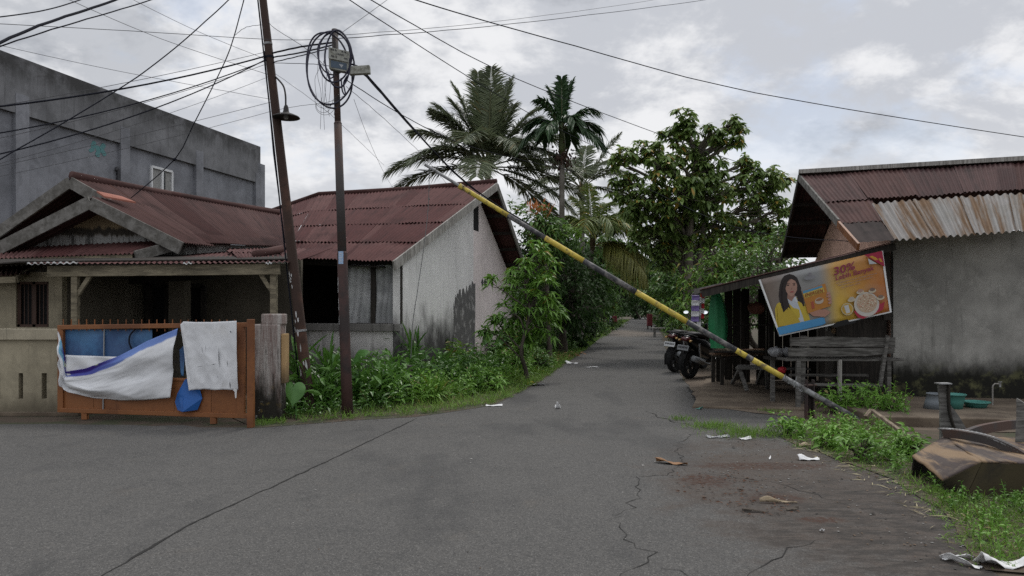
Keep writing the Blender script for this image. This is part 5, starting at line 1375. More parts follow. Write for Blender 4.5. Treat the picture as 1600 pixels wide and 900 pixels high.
def bgrid(u, v):
    vv = v
    return bb(u, v)
mb.grid(bgrid, 24, 10)
mb.build('printed_sheet', m, bn_, smooth=True, solid=.003)
mb = MB(); bl_ = [(0, 0, 0, 1), (1, 0, 1, 1)]
for u in (0, 1):
    mb = MB()
    for k in range(8):
        a, c_ = bb(u, k / 8, .002), bb(u, (k + 1) / 8, .002); mb.beam(a, c_, .03, .012, up=(0, 1, 0))
    mb.build('side_hem', M['white'], bn_)
mb = MB()
for k in range(12):
    a, c_ = bb(k / 12, .006, .004), bb((k + 1) / 12, .006, .004); mb.beam(a, c_, .006, .02, up=(0, 0, 1))
mb.build('bottom_hem', M['plate_white'], bn_)
lay = [0]
def flat(name, pts, col, parent=None, rough=.5, px=True):
    lay[0] += .0009
    mb = MB(); mb.poly([bb(*(bpx(*q) if px else q), .0045 + lay[0]) for q in pts])
    key = 'print_' + '_'.join('%02d' % int(x * 99) for x in col)
    mm = bpy.data.materials.get(key) or simple(key, tuple(x * .78 for x in col), rough, .12, 9, bstr=0)  # print dimmed: the banner's shade is put into the colour
    return mb.build(name, mm, parent or bn_)
def el(cx, cy, rx, ry, rot=0, n=20):
    return [(cx + rx * math.cos(t) * math.cos(rot) - ry * math.sin(t) * math.sin(rot), cy + rx * math.cos(t) * math.sin(rot) + ry * math.sin(t) * math.cos(rot)) for t in np.linspace(0, 2 * math.pi, n, endpoint=False)]
HAIR, SKIN, SHIRT, YEL = (.022, .014, .014), (.42, .245, .19), (.52, .56, .62), (.56, .42, .045)
fig = flat('printed_woman', [(1213, 512), (1212, 495), (1211, 483), (1214, 475), (1222, 470), (1232, 467), (1246, 465), (1254, 470), (1260, 480), (1266, 500), (1268, 501), (1240, 508)], YEL)
flat('hair', [(1221, 437), (1225, 431), (1233, 428), (1240, 430), (1245, 434), (1248, 441), (1251, 449), (1252, 458), (1255, 468), (1257, 478), (1252, 480), (1247, 476), (1245, 462), (1226, 462), (1229, 470), (1232, 480), (1236, 486), (1233, 491), (1229, 494), (1225, 492), (1223, 484), (1219, 474), (1217, 462), (1218, 448)], HAIR, fig)
flat('neck', [(1231, 455), (1241, 455), (1242, 466), (1237, 472), (1230, 466)], (.33, .18, .14), fig)
flat('shirt', [(1228, 464), (1231, 467), (1237, 471), (1241, 464), (1244, 467), (1248, 478), (1254, 493), (1257, 503), (1251, 504), (1244, 490), (1237, 478), (1231, 473)], SHIRT, fig)
flat('collar', [(1240, 465), (1243, 463), (1247, 472), (1243, 472)], (.62, .65, .70), fig)
flat('face', [(1226, 443), (1229, 438), (1236, 436), (1242, 439), (1245, 445), (1245, 453), (1242, 459), (1237, 464), (1232, 461), (1228, 455)], SKIN, fig)
for x, y, rx, ry in ((1231, 445.8, 2.0, .9), (1240.3, 445.2, 1.9, .9)): flat('eye', el(x, y, rx, ry, -.1, 10), (.03, .02, .02), fig)
for x, y in ((1231, 443.2), (1240.2, 442.6)): flat('eyebrow', el(x, y, 2.5, .5, -.12, 10), (.06, .035, .03), fig)
flat('mouth', el(1237.2, 456, 3.0, 1.0, -.1, 12), (.36, .08, .08), fig); flat('nose', el(1236.5, 451, .9, 1.1, 0, 8), (.35, .19, .15), fig)
flat('hair', [(1228, 437), (1236, 434.5), (1230, 440), (1227, 450), (1228, 460), (1233, 476), (1236, 486), (1231, 492), (1226, 488), (1222, 470), (1222, 450), (1224, 441)], HAIR, fig)
flat('lapel', [(1214, 478), (1224, 488), (1232, 480), (1243, 492), (1250, 504), (1237, 508), (1216, 510)], (.50, .36, .035), fig)
flat('hand', el(1294, 466, 4, 9, -.2, 14), (.46, .25, .19), fig)
pk = flat('printed_packet', [(1252, 455), (1288, 443), (1297, 478), (1262, 490)], (.48, .20, .035))
flat('packet_label', [(1254, 459), (1285, 449), (1287, 456), (1257, 466)], (.62, .48, .10), pk)
flat('packet_stripe', [(1253, 455), (1283, 446), (1284, 449), (1254, 459)], (.10, .30, .48), pk)
flat('packet_cup', el(1279, 470, 7, 5, -.3, 14), (.52, .44, .36), pk); flat('packet_glass', [(1266, 472), (1270, 470), (1272, 481), (1268, 483)], (.40, .09, .05), pk); flat('packet_cup_top', el(1279, 468, 5.5, 2, -.3, 12), (.33, .14, .06), pk)
flat('packet_hand', [(1264, 489), (1278, 484), (1289, 483), (1297, 488), (1288, 495), (1270, 494)], (.44, .23, .17), pk)
for k in range(4): flat('finger', el(1293 + k * .8, 458 + 5 * k, 3.2, 1.8, -.25, 10), (.46, .25, .20), pk)
st_ = flat('blue_strip', [(1213, 512), (1283, 496), (1287, 497), (1289, 505), (1284, 508), (1217, 523.5)], (.065, .27, .53))
def btext(s, x0, y0, x1, y1, h, col, parent, name='lettering'):
    lay[0] += .0009
    v, f = text_mesh(s); v[:, 0] -= v[:, 0].min(); W_ = v[:, 0].max(); v[:, 0] /= W_; v[:, 1] /= .72
    key = 'print_' + '_'.join('%02d' % int(x * 99) for x in col)
    mm = bpy.data.materials.get(key) or simple(key, tuple(x * .78 for x in col), .5, .12, 9, bstr=0)  # lettering carries the same shade in its colour
    mb = MB(); sl = (y1 - y0) / (x1 - x0)
    mb.add([bb(*bpx(x0 + (x1 - x0) * q[0] + h * .16 * q[1] * 0, y0 + (y1 - y0) * q[0] - h * q[1]), .0045 + lay[0]) for q in v], f)
    return mb.build(name, mm, parent)
btext('Bikin Sehat, Nyaman', 1229, 513.5, 1272, 503.8, 4.8, (.62, .66, .70), st_); btext('lebih bergizi setiap hari', 1231, 516.5, 1262, 509.5, 1.9, (.5, .6, .7), st_)
btext('ENERGEN', 1257, 464.5, 1284, 456.3, 5.6, (.26, .05, .02), pk)
MAR = (.24, .018, .065)
btext('30%', 1301.5, 430.5, 1335, 420.5, 12.5, MAR, bn_); btext('Lebih Banyak', 1304, 438.5, 1365, 421.5, 7.6, MAR, bn_)
for k, (a, b_) in enumerate(((1304, 1369), (1307, 1362), (1312, 1343))):
    y = 444 + k * 3.4; btext('gizi seimbang untuk sarapan keluarga'[: 36 - 8 * k], a, y, b_, y - (b_ - a) * .25, 2.2, (.36, .22, .18), bn_)
flat('corner_ribbon', [(1349, 398.5), (1377, 392.3), (1381, 417)], (.36, .012, .05)); 
for a, b_, c_, d_ in (((1357, 401), (1364, 399), (1371, 406), (1366, 407)), ((1371, 404), (1375, 404), (1378, 410), (1374, 409))): flat('ribbon_mark', [a, b_, c_, d_], (.55, .28, .03))
flat('page_curl', [(1355, 404), (1357, 413), (1369, 412)], (.50, .52, .55))
flat('bowl_side', [(1332, 487), (1340, 480), (1376, 474), (1381, 471), (1378, 484), (1366, 490), (1346, 498), (1338, 496)], (.38, .02, .05))
bwl = flat('bowl_rim', el(1352, 475.5, 20, 19, -.2, 26), (.55, .52, .48)); flat('cereal', el(1352.5, 473.5, 16.5, 15, -.2, 24), (.50, .38, .27), bwl)
rgb_ = np.random.default_rng(2)
lay[0] += .001; mb = MB()
for k in range(110):
    a = rgb_.uniform(0, 6.28); r = rgb_.uniform(0, 1) ** .5 * 15
    x, y = 1352.5 + r * math.cos(a), 473.5 + r * .9 * math.sin(a); mb.poly([bb(*bpx(*q), .0055 + lay[0] + k * 1e-5) for q in el(x, y, rgb_.uniform(.6, 1.3), rgb_.uniform(.4, .9), rgb_.uniform(0, 3), 6)], mi=k % 3)
mb.build('flakes', [simple('flake_cream', (.60, .52, .42), .6), simple('flake_brown', (.32, .16, .09), .6), simple('flake_pink', (.48, .27, .2), .6)], bwl)
flat('milk_roundel', el(1321.5, 483, 9.5, 9.5, 0, 22), (.56, .50, .34)); flat('roundel_ground', el(1321.5, 483, 8.4, 8.4, 0, 22), (.52, .32, .05)); flat('milk_glass', [(1316, 478), (1323, 476), (1326, 488), (1320, 490)], (.56, .57, .58))
for x, y, c_ in ((1328, 467, (.45, .40, .33)), (1342, 455, (.40, .24, .18)), (1361, 453, (.20, .13, .10)), (1374, 464, (.22, .15, .11))):
    flat('ingredient_plate', el(x, y + 1.5, 6.2, 3.2, -.2, 14), (.55, .48, .36)); flat('ingredient', el(x, y - .5, 4.4, 2.8, -.2, 12), c_)
flat('faded_logo', el(1263, 434, 9, 3.4, -.2, 14), (.25, .25, .27)); flat('faded_emblem', el(1263, 429, 3, 3, 0, 10), (.23, .22, .24))
mb = MB(); mb.poly([bb(*bpx(*q), .008 + lay[0]) for q in ((1300, 506.5), (1305, 503), (1321, 498.5), (1324, 503), (1334, 501), (1334, 504), (1300, 512))]); mb.build('torn_edge', M['black'], bn_)
# ================================================================== scooters
M['indicator'] = simple('indicator_lens', (.45, .28, .10), .25)
def make_scooter(label, loc, rz, group):
    t = thing('motor_scooter', label, 'scooter', (0, 0, 0), group)
    def sec(y, w, h, zc, n=14, p=2.6):
        out = []
        for j in range(n):
            th = 2 * math.pi * j / n; c, s = math.cos(th), math.sin(th)
            out.append((w / 2 * math.copysign(abs(c) ** (2 / p), c), y, zc + h / 2 * math.copysign(abs(s) ** (2 / p), s)))
        return out
    mb = MB()
    mb.loft([sec(-.86, .07, .04, .80), sec(-.80, .15, .12, .77), sec(-.62, .25, .22, .70), sec(-.35, .30, .34, .62), sec(-.08, .29, .36, .54), sec(.06, .24, .26, .46), sec(.12, .15, .12, .38)])
    mb.loft([sec(.02, .26, .09, .33), sec(.30, .28, .09, .32), sec(.46, .26, .12, .36)])
    mb.loft([[(x, y + .45, z) for x, y, z in s_] for s_ in ([(w_ / 2 * c, .02 + d_ + .03 * s, z_) for c, s in [(math.cos(a), math.sin(a)) for a in np.linspace(0, 2 * math.pi, 14, endpoint=False)]] for w_, z_, d_ in ((.22, .32, .02), (.36, .45, .10), (.40, .62, .10), (.34, .80, .06), (.18, .93, .02)))])
    mb.build('body', M['scooter_black'], t, smooth=True)
    mb = MB(); mb.loft([sec(-.74, .16, .05, .85), sec(-.6, .25, .09, .85), sec(-.3, .27, .10, .82), sec(-.05, .24, .10, .79), sec(.03, .16, .05, .78)]); mb.build('seat', M['seat'], t, smooth=True)
    def wheel(y, r, wd):
        Mx = Matrix.Rotation(math.pi / 2, 3, 'Y')
        q = MB(); q.lathe([(r - .085, -wd * .3), (r - .05, -wd * .5), (r - .012, -wd * .4), (r, 0), (r - .012, wd * .4), (r - .05, wd * .5), (r - .085, wd * .3)], (0, y, r), 26, Mx)
        wh = q.build('wheel', M['tyre'], t, smooth=True)
        q = MB(); q.lathe([(r - .085, -wd * .3), (r - .10, -wd * .2), (r - .10, wd * .2), (r - .085, wd * .3)], (0, y, r), 22, Mx); q.lathe([(.001, -.05), (.05, -.05), (.05, .05), (.001, .05)], (0, y, r), 14, Mx)
        for k in range(5):
            a = 2 * math.pi * k / 5; q.beam((0, y, r), (0, y + (r - .09) * math.cos(a), r + (r - .09) * math.sin(a)), .03, .05, up=(1, 0, 0))
        q.build('rim', M['seat'], wh, smooth=False)
    wheel(-.62, .27, .12); wheel(.66, .27, .10)
    mb = MB(); mb.loft([[(x, .66 + (.29 + k_) * math.cos(a), .27 + (.29 + k_) * math.sin(a)) for x, k_ in ((-.06, .0), (-.05, .03), (.05, .03), (.06, 0))] for a in np.linspace(.2, 2.6, 12)]); mb.build('front_fender', M['scooter_black'], t, smooth=True)
    for s in (-1, 1):
        mb = MB(); mb.tube([(s * .075, .66, .27), (s * .075, .52, .60)], .02, 8); mb.build('fork', M['plate_grey'], t)
        mb = MB(); mb.tube([(s * .11, -.45, .36), (s * .13, -.56, .68)], .025, 8); mb.build('shock_absorber', M['chrome'], t)
    mb = MB(); mb.loft([[(x, -.62 + (.30) * math.cos(a) - .02, .28 + .31 * math.sin(a)) for x in (-.07, 0, .07)] for a in np.linspace(1.5, 3.5, 9)], cap=False); mb.build('rear_fender', M['tyre'], t, smooth=True)
    mb = MB(); mb.tube(arc([(-.34, .34, .98), (-.2, .42, 1.02), (0, .46, .98), (.2, .42, 1.02), (.34, .34, .98)]), .016, 8); hb = mb.build('handlebar', M['tyre'], t, smooth=True)
    mb = MB(); mb.loft([sec(.36, .18, .06, .98), sec(.44, .28, .15, .98), sec(.56, .22, .14, .95), sec(.62, .08, .06, .93)]); mb.build('headlight_cowl', M['scooter_black'], t, smooth=True)
    for s in (-1, 1):
        mb = MB(); mb.tube(arc([(s * .24, .40, 1.01), (s * .30, .38, 1.12), (s * .33, .36, 1.19)]), .007, 6); mi = mb.build('mirror_stalk', M['tyre'], t)
        mb = MB(); mb.lathe([(0, -.012), (.052, -.01), (.058, .0), (.05, .014), (0, .02)], (s * .34, .36, 1.22), 16, Matrix.Rotation(math.pi / 2 - .5, 3, 'X') @ Matrix.Diagonal((1.25, .8, 1))); mb.build('mirror', M['scooter_black'], mi)
        mb = MB(); mb.lathe([(0, .0135), (.048, .012)], (s * .34, .345, 1.22), 16, Matrix.Rotation(math.pi / 2 - .5, 3, 'X') @ Matrix.Diagonal((1.25, .8, 1))); mb.build('mirror_glass', M['mirror'], mi)
    mb = MB(); mb.loft([sec(-.90, .10, .05, .755), sec(-.87, .17, .08, .76), sec(-.80, .19, .09, .765)]); mb.build('tail_light', M['tail_red'], t, smooth=True)
    for s in (-1, 1):
        mb = MB(); mb.loft([sec(-.88, .03, .03, .73), sec(-.84, .06, .04, .735)]); 
        for v in mb.v: v[:, 0] += s * .12
        mb.build('indicator', M['indicator'], t, smooth=True)
    mb = MB(); mb.box((0, -.90, .60), (.24, .012, .10), M=Matrix.Rotation(-.25, 3, 'X')); pt = mb.build('number_plate', M['plate_white'], t, bevel=.004)
    mb = MB()
    for k in range(6): mb.box((-.085 + .034 * k, -.909, .612), (.02, .004, .034), M=Matrix.Rotation(-.25, 3, 'X'))
    mb.build('plate_characters', M['ink'], pt)
    mb = MB(); mb.tube([(.16, -.05, .26), (.17, -.35, .30), (.18, -.5, .34)], .025, 8); mb.tube([(.18, -.45, .33), (.19, -.82, .42)], .055, 12); mb.build('exhaust', M['plate_grey'], t, smooth=True)
    mb = MB(); mb.loft([sec(-.78, .10, .16, .32), sec(-.40, .14, .22, .32), sec(-.1, .10, .16, .32)]); 
    for v in mb.v: v[:, 0] -= .12
    mb.build('engine_case', M['tyre'], t, smooth=True)
    mb = MB(); mb.tube([(-.05, -.1, .3), (-.24, -.02, .02)], .012, 6); mb.build('kickstand', M['tyre'], t)
    mb = MB(); mb.tube(arc([(-.12, -.62, .80), (-.13, -.82, .84), (0, -.90, .86), (.13, -.82, .84), (.12, -.62, .80)]), .014, 8); mb.build('grab_rail', M['seat'], t, smooth=True)
    t.location = loc; t.rotation_euler = (0, math.radians(5), rz); t.scale = (1.24, 1.24, 1.24)
    return t
q1, q2 = G(1064, 581), G(1086, 591)
make_scooter('black scooter with a bright white number plate, nearer the lane of the parked pair', (q1.x + .30, q1.y + .46, .0), -.72, 'scooters parked beside the stall')
s2 = make_scooter('black scooter with a grey number plate, beside the stall and partly hiding its neighbour', (q2.x + .38, q2.y + .43, .0), -.80, 'scooters parked beside the stall')
for ch in s2.children:
    if ch.name.startswith('number_plate'): ch.data.materials[0] = M['plate_grey']

# ================================================================== overturned cart body on the right, with posts
ck = thing('overturned_cart', 'overturned rusty brown cart tray with a bent steel rim lying in the weeds', 'cart', Vector((4.8, 6.6, 0)))
def cartmat():
    m, nt, b = new_mat('rusty_ply'); p = pos(nt)
    q = nt.mapv(p, (2.2, .5, 1), rot=(0, 0, .75))
    c = nt.mix(nt.lin(nt.noise(q, 3.0, 6, .6, .6), .42, .58), (.20, .130, .070), (.040, .026, .022))
    c = nt.mix(nt.lin(nt.noise(q, 1.7, 5, .6, .4), .55, .7), c, (.055, .035, .04))
    c = nt.mix(nt.lin(nt.noise(p, 9, 6, .7), .5, .75, 0, .6), c, (.20, .155, .11))
    link(nt, c, b, 'Base Color'); b.inputs['Roughness'].default_value = .75; bump(nt, b, nt.noise(p, 12, 6), .3, .02); return m
cm = cartmat()
A1, A2, A3, A4 = P(1474, 683, 7.35), P(1690, 688, 7.2), P(1690, 728, 6.25), P(1534, 722, 6.35)
A5, A6 = P(1473, 751, 6.45), P(1425, 713, 7.0)
def rows(pa, pb, pc, pd, nu, nv, amp, seed):
    rg = np.random.default_rng(seed); ph = rg.uniform(0, 6, 4)
    return lambda u, v: pa.lerp(pb, u).lerp(pd.lerp(pc, u), v) + Vector((0, 0, amp * (math.sin(u * 6 + ph[0]) * math.sin(v * 4 + ph[1]) + .4 * math.sin(u * 17 + v * 9 + ph[2])) * math.sin(math.pi * u) ** .3))
mb = MB(); mb.grid(rows(A1, A2, A3, A4, 1, 1, .008, 1), 24, 12); mb.grid(rows(A1, A4, A5, A6, 1, 1, .012, 2), 16, 12)
mb.build('tray_panel', cm, ck, smooth=True, solid=.015)
B5 = Vector((A5.x + .12, A5.y + .05, .0)); B4 = Vector((A4.x - .12, A4.y + .02, .0)); B3 = Vector((A3.x, A3.y + .05, .0))
mb = MB(); mb.grid(lambda u, v: A5.lerp(A4, u).lerp(B5.lerp(B4, u), v), 8, 6); mb.grid(lambda u, v: (A4 + Vector((.0, .006, -.01))).lerp(A3, u).lerp(B4.lerp(B3, u), v), 8, 6)
mb.build('end_panel', simple('dark_ply', (.026, .022, .016), .9, .5, 4, c2=(.055, .043, .022), amt=.7), ck, solid=.015)  # front faces in a much darker brown than the tray panel
mb = MB(); mb.poly([Vector((A6.x + .05, A6.y + .1, 0)), Vector((A1.x, A1.y + .1, 0)), A1 + Vector((0, .03, -.03)), A6 + Vector((.03, .03, -.03))]); mb.build('back_panel', M['dark_wood'], ck, solid=.015)
rim = arc([P(1474, 680, 7.3), P(1500, 682, 7.15), P(1540, 690, 6.95), P(1575, 703, 6.75), P(1605, 720, 6.6), P(1650, 752, 6.4)], 6)
mb = MB()
for a, b_ in zip(rim, rim[1:]): mb.beam(a + Vector((0, 0, .02)), b_ + Vector((0, 0, .02)), .03, .085, up=(0, -.5, 1))
mb.build('steel_rim', M['dark_pole'], ck)
mb = MB()
for a, b_ in zip(rim, rim[1:]): mb.beam(a + Vector((0, .05, .06)), b_ + Vector((0, .03, .052)), .07, .01)
mb.build('rim_flange', M['galv'], ck)
rim2 = arc([P(1508, 680, 7.6), P(1530, 672, 7.9), P(1560, 666, 8.2), P(1590, 663, 8.5), P(1640, 662, 8.8)], 6); mb = MB()
for a, b_ in zip(rim2, rim2[1:]): mb.beam(a, b_, .05, .10)
mb.build('back_rim', M['dark_pole'], ck)
wf_ = thing('flared_bracket', 'flared weathered steel bracket standing upright behind the overturned cart', 'bracket', P(1490, 672, 7.9))
mb = MB(); Yp = 7.85
mb.prism([P(1467, 602, Yp), P(1480, 602, Yp), P(1483, 630, Yp), P(1497, 648, Yp), P(1512, 673, Yp), P(1512, 690, Yp), P(1470, 690, Yp), P(1470, 640, Yp)], (0, .03, 0)); mb.build('plate', M['stool_wood'], wf_)
mb = MB()
for k, (a, b_) in enumerate(zip(arc([P(1480, 600, Yp), P(1480, 630, Yp), P(1484, 655, Yp), P(1493, 678, Yp)], 5), arc([P(1480, 600, Yp), P(1480, 630, Yp), P(1484, 655, Yp), P(1493, 678, Yp)], 5)[1:])): mb.beam(a, b_, .012, .10, up=(0, 1, 0))
mb.build('web', M['dark_wood'], wf_)
mb = MB(); c = P(1473.5, 599, Yp); mb.box((c.x, c.y, c.z), (.135, .10, .012)); mb.build('cap_plate', M['galv'], wf_)
sp_ = thing('split_post', 'split grey timber post leaning at the far right behind the cart', 'post', P(1594, 705, 7.1))
mb = MB()
mb.loft([[P(x, y, Y) for x, y, Y in ((1588 - e, yy, 7.1), (1603, yy + dy, 7.1), (1606, yy + dy, 7.3), (1590 - e, yy, 7.3))] for e, yy, dy in ((0, 622, 10), (0, 650, 0), (2, 690, 0), (4, 730, 0), (4, 800, 0))]); mb.build('timber', M['stool_wood'], sp_)
lg = MB(); lg.beam(P(1362, 641, 9.3), P(1432, 692, 8.5), .05, .035)
tag(lg.build('timber_batten', woodmat('bleached_batten', (.28, .23, .17), (.12, .09, .07)), None, origin='base', bevel=.004), 'bleached broken timber batten slanting down through the weeds', 'timber')
lg = MB(); lg.beam(P(1362, 641, 9.3), P(1353, 652, 9.25), .05, .045)
tag(lg.build('timber_offcut', woodmat('bleached_offcut', (.27, .22, .16), (.12, .09, .07)), None, origin='base'), 'short broken timber end at the top of the slanting batten', 'timber')
# buckets, basin, tap
def pail(px, py, Y, r0, r1, h, mat, name, label, cat):
    c = G(px, py, .14); c = Vector(((px - CX) / F * Y, Y, .14)); mb = MB()
    mb.lathe([(0.001, .004), (r0, 0), (r0 + (r1 - r0) * .5, h * .5), (r1, h), (r1 + .015, h), (r1 + .015, h - .02), (r1 - .006, h - .012), (r0 - .006, .02), (.001, .02)], c, 22)
    return tag(mb.build(name, mat, None, smooth=True, origin='base'), label, cat)
pail(1461, 652, 11.0, .16, .105, .23, M['grey_plastic'], 'bucket', 'upturned grey bucket at the foot of the grey wall', 'bucket')
pail(1492, 652, 11.0, .10, .14, .22, M['teal_plastic'], 'bucket', 'teal bucket behind the flared bracket by the grey wall', 'bucket')
pail(1525, 650, 11.15, .13, .18, .09, M['teal_plastic'], 'wash_basin', 'shallow green wash basin on the concrete by the grey wall', 'basin')
tp_ = Vector(((1551 - CX) / F * 11.4, 11.4, .1)); tp1 = thing('standpipe', 'thin pale standpipe with a tap before the mossy wall', 'tap', tp_)
mb = MB(); mb.tube([tp_, tp_ + Vector((0, 0, .33)), tp_ + Vector((.03, 0, .37)), tp_ + Vector((.10, -.02, .37))], .011, 7); mb.build('pipe', M['board_pale'], tp1)
mb = MB(); mb.tube([tp_ + Vector((.10, -.02, .39)), tp_ + Vector((.10, -.02, .32))], .016, 8); mb.beam(tp_ + Vector((.07, -.02, .40)), tp_ + Vector((.13, -.02, .40)), .012, .01); mb.build('tap', M['galv'], tp1)

# ================================================================== litter
def scrap(px, py, w_, l_, rot, mat, name, label, seed, h=.02, cat='litter', group=None):
    rg = np.random.default_rng(seed); c = G(px, py, .006); mb = MB(); ph = rg.uniform(0, 6, 5); n = 10
    cr_, sr_ = math.cos(rot), math.sin(rot)
    def f(u, v):
        x, y = (u - .5) * l_, (v - .5) * w_ * (.6 + .4 * math.sin(math.pi * u + ph[0] * .1) + .15 * math.sin(7 * u + ph[1]))
        y *= 1 + .5 * mnoise.noise(Vector((u * 6, seed, 0)))
        z = .004 + h * (.5 + .5 * math.sin(u * 5 + ph[2])) * (.5 + .5 * math.sin(v * 4 + ph[3])) + h * .25 * math.sin(u * 13 + v * 9 + ph[4]) * .5
        return c + Vector((x * cr_ - y * sr_, x * sr_ + y * cr_, max(.002, z)))
    mb.grid(f, n, n)
    return tag(mb.build(name, mat, None, smooth=True, origin='base', solid=.002), label, cat, group)
LT = [
 (1567, 884, .15, .32, .1, 'litter_white', 'white_bag', 'crumpled white plastic bag at the bottom right corner', .09),
 (1500, 880, .05, .24, 2.2, 'litter_white', 'bent_straw', 'bent white plastic strip left of the crumpled white bag', .05),
 (1497, 873, .04, .22, .2, 'litter_white', 'white_strip', 'thin white strip crossing the bent one near the right grass', .03),
 (1263, 718, .10, .22, .0, 'litter_white', 'white_scrap', 'white plastic scrap below the weeds, right of the soil stain', .05),
 (1049, 724, .10, .34, -.5, 'dry_leaf', 'dry_leaf', 'curled orange-brown dry leaf at the head of the long crack', .05),
 (1216, 785, .018, .30, -.1, 'husk', 'dry_husk', 'long pale dry palm husk lying below the red-brown stains', .05),
 (1180, 799, .035, .2, -.2, 'bark_dark', 'dark_twig', 'dark flat twig left of and below the pale husk', .02),
 (1238, 796, .03, .12, .3, 'bark_dark', 'dark_twig', 'short dark twig right below the pale husk', .02),
 (872, 638, .08, .10, .6, 'litter_white', 'plastic_scrap', 'lone white plastic scrap in the middle of the lane mouth', .12),
 (836, 602, .22, .42, .1, 'litter_white', 'paper_scrap', 'white paper scrap at the grass edge beside a yellow scrap', .05),
 (828, 600, .12, .22, .4, 'yellow', 'yellow_scrap', 'yellow wrapper scrap at the left grass edge of the lane', .06),
 (772, 634, .12, .28, .0, 'litter_white', 'paper_scrap', 'flat white scrap at the kerb below the leafy verge', .02),
 (925, 574, .1, .4, .0, 'litter_white', 'paper_scrap', 'thin white scrap on the asphalt further up the lane', .02),
 (894, 568, .25, .4, .5, 'litter_white', 'paper_scrap', 'white scrap in the grass edge further up the lane', .08),
 (1122, 683, .10, .30, .1, 'clear_bag', 'plastic_film', 'greyish plastic film beside the first grass tuft on the right', .03),
 (1165, 686, .09, .16, .3, 'litter_white', 'paper_scrap', 'pale scrap between the two grass tufts on the right', .03),
 (1259, 697, .05, .18, .2, 'husk', 'leaf_scrap', 'pale yellowish leaf scrap under the barrier weeds', .04),
 (1093, 639, .08, .10, .3, 'teal_plastic', 'green_scrap', 'tiny green plastic scrap at the edge of the yard', .04),
 (1285, 830, .03, .03, .3, 'litter_white', 'white_chip', 'tiny white chip on the brown soil near the bottom right', .02),
 (1203, 716, .02, .14, 1.2, 'litter_white', 'white_straw', 'white drinking straw right of the reddish stain', .02),
]
for k, (px, py, w_, l_, r_, mm, nm, lb, h) in enumerate(LT): scrap(px, py, w_, l_, r_, M[mm], nm, lb, 100 + k, h)

# ================================================================== far up the lane
q = P(894, 540, 33); wpole = thing('white_post', 'slim white post at the left verge further up the lane', 'post', Vector((q.x, q.y, 0)))
mb = MB(); mb.tube([Vector((q.x, q.y, 0)), Vector((q.x - .25, q.y, 2.9))], .03, 8); mb.build('shaft', M['white'], wpole)
q = P(903, 512, 40)
fb = thing('fabric_bundle', 'red and yellow fabric bundle on a stand at the left of the lane', 'bundle', Vector((q.x, q.y, 0)))
mb = MB(); mb.lathe([(.001, 1.1), (.15, 1.08), (.2, .95), (.17, .82), (.15, .78)], (q.x, q.y, 0), 14); mb.build('red_top', M['red'], fb, smooth=True)
mb = MB(); mb.lathe([(.15, .80), (.22, .68), (.18, .5), (.06, .3), (.03, .0)], (q.x, q.y, 0), 14); mb.build('yellow_skirt', M['yellow'], fb, smooth=True)
ft = thing('roadside_table', 'low dark table beside the red and yellow bundle up the lane', 'table', Vector((q.x + .8, q.y, 0)))
mb = MB(); mb.box((q.x + .55, q.y, .62), (.9, .6, .05)); mb.build('table_top', M['dark_wood'], ft)
for dx in (.2, .9):
    mb = MB(); mb.box((q.x + dx, q.y, .3), (.08, .5, .6)); mb.build('leg', M['dark_wood'], ft)
mb = MB(); mb.box((q.x + .6, q.y, .7), (.35, .3, .12)); tag(mb.build('white_crate', M['white'], None, origin='base', bevel=.02), 'pale crate standing on the low table up the lane', 'crate')
for k, (x, mm, w_, lb) in enumerate(((951, 'plate_grey', .22, 'pale shirt hung left of the dark red one up the lane'), (957, 'white', .2, 'white shirt hung beside the dark red one up the lane'), (963, 'red_faded', .38, 'dark red shirt hung at the left of the lane'))):
    q = P(x - 3, 501, 64); mb = MB(); mb.grid(lambda u, v: q + Vector((w_ * (u - .5) * (1 + .3 * v), .05 * math.sin(u * 9 + k), .42 - .62 * v)), 8, 8)
    tag(mb.build('hanging_shirt', M[mm], None, smooth=True, origin='base', solid=.02), lb, 'shirt', 'washing hung up the lane')
q = P(1015, 498, 62); rk = thing('red_cabinet', 'tall red cabinet standing at the right side far up the lane', 'cabinet', Vector((q.x, q.y, 0)))
mb = MB(); mb.box((q.x, q.y, .8), (.42, .4, 1.0)); mb.build('case', M['red_faded'], rk, bevel=.03)
for dx in (-.15, .15):
    mb = MB(); mb.box((q.x + dx, q.y, .15), (.06, .3, .3)); mb.build('leg', M['dark_wood'], rk)
q = P(944, 505, 56); mb = MB(); mb.box((q.x, q.y, 1.1), (.26, .05, .2)); mb.box((q.x, q.y + .05, .5), (.04, .04, 1.0)); tag(mb.build('red_sign', M['red_faded'], None, origin='base'), 'small plain red board on a stick left of the hung shirts', 'sign')
q = P(1036, 494, 44); far_s = thing('far_bench', 'pale low bench at the right of the lane beyond the scooters', 'bench', Vector((q.x + .4, q.y, 0)))
mb = MB(); mb.box((q.x + .4, q.y, .55), (2.2, .4, .06)); mb.build('seat', M['board_pale'], far_s)
for dx in (-.5, 1.2):
    mb = MB(); mb.box((q.x + dx, q.y, .26), (.08, .35, .52)); mb.build('leg', M['board'], far_s)
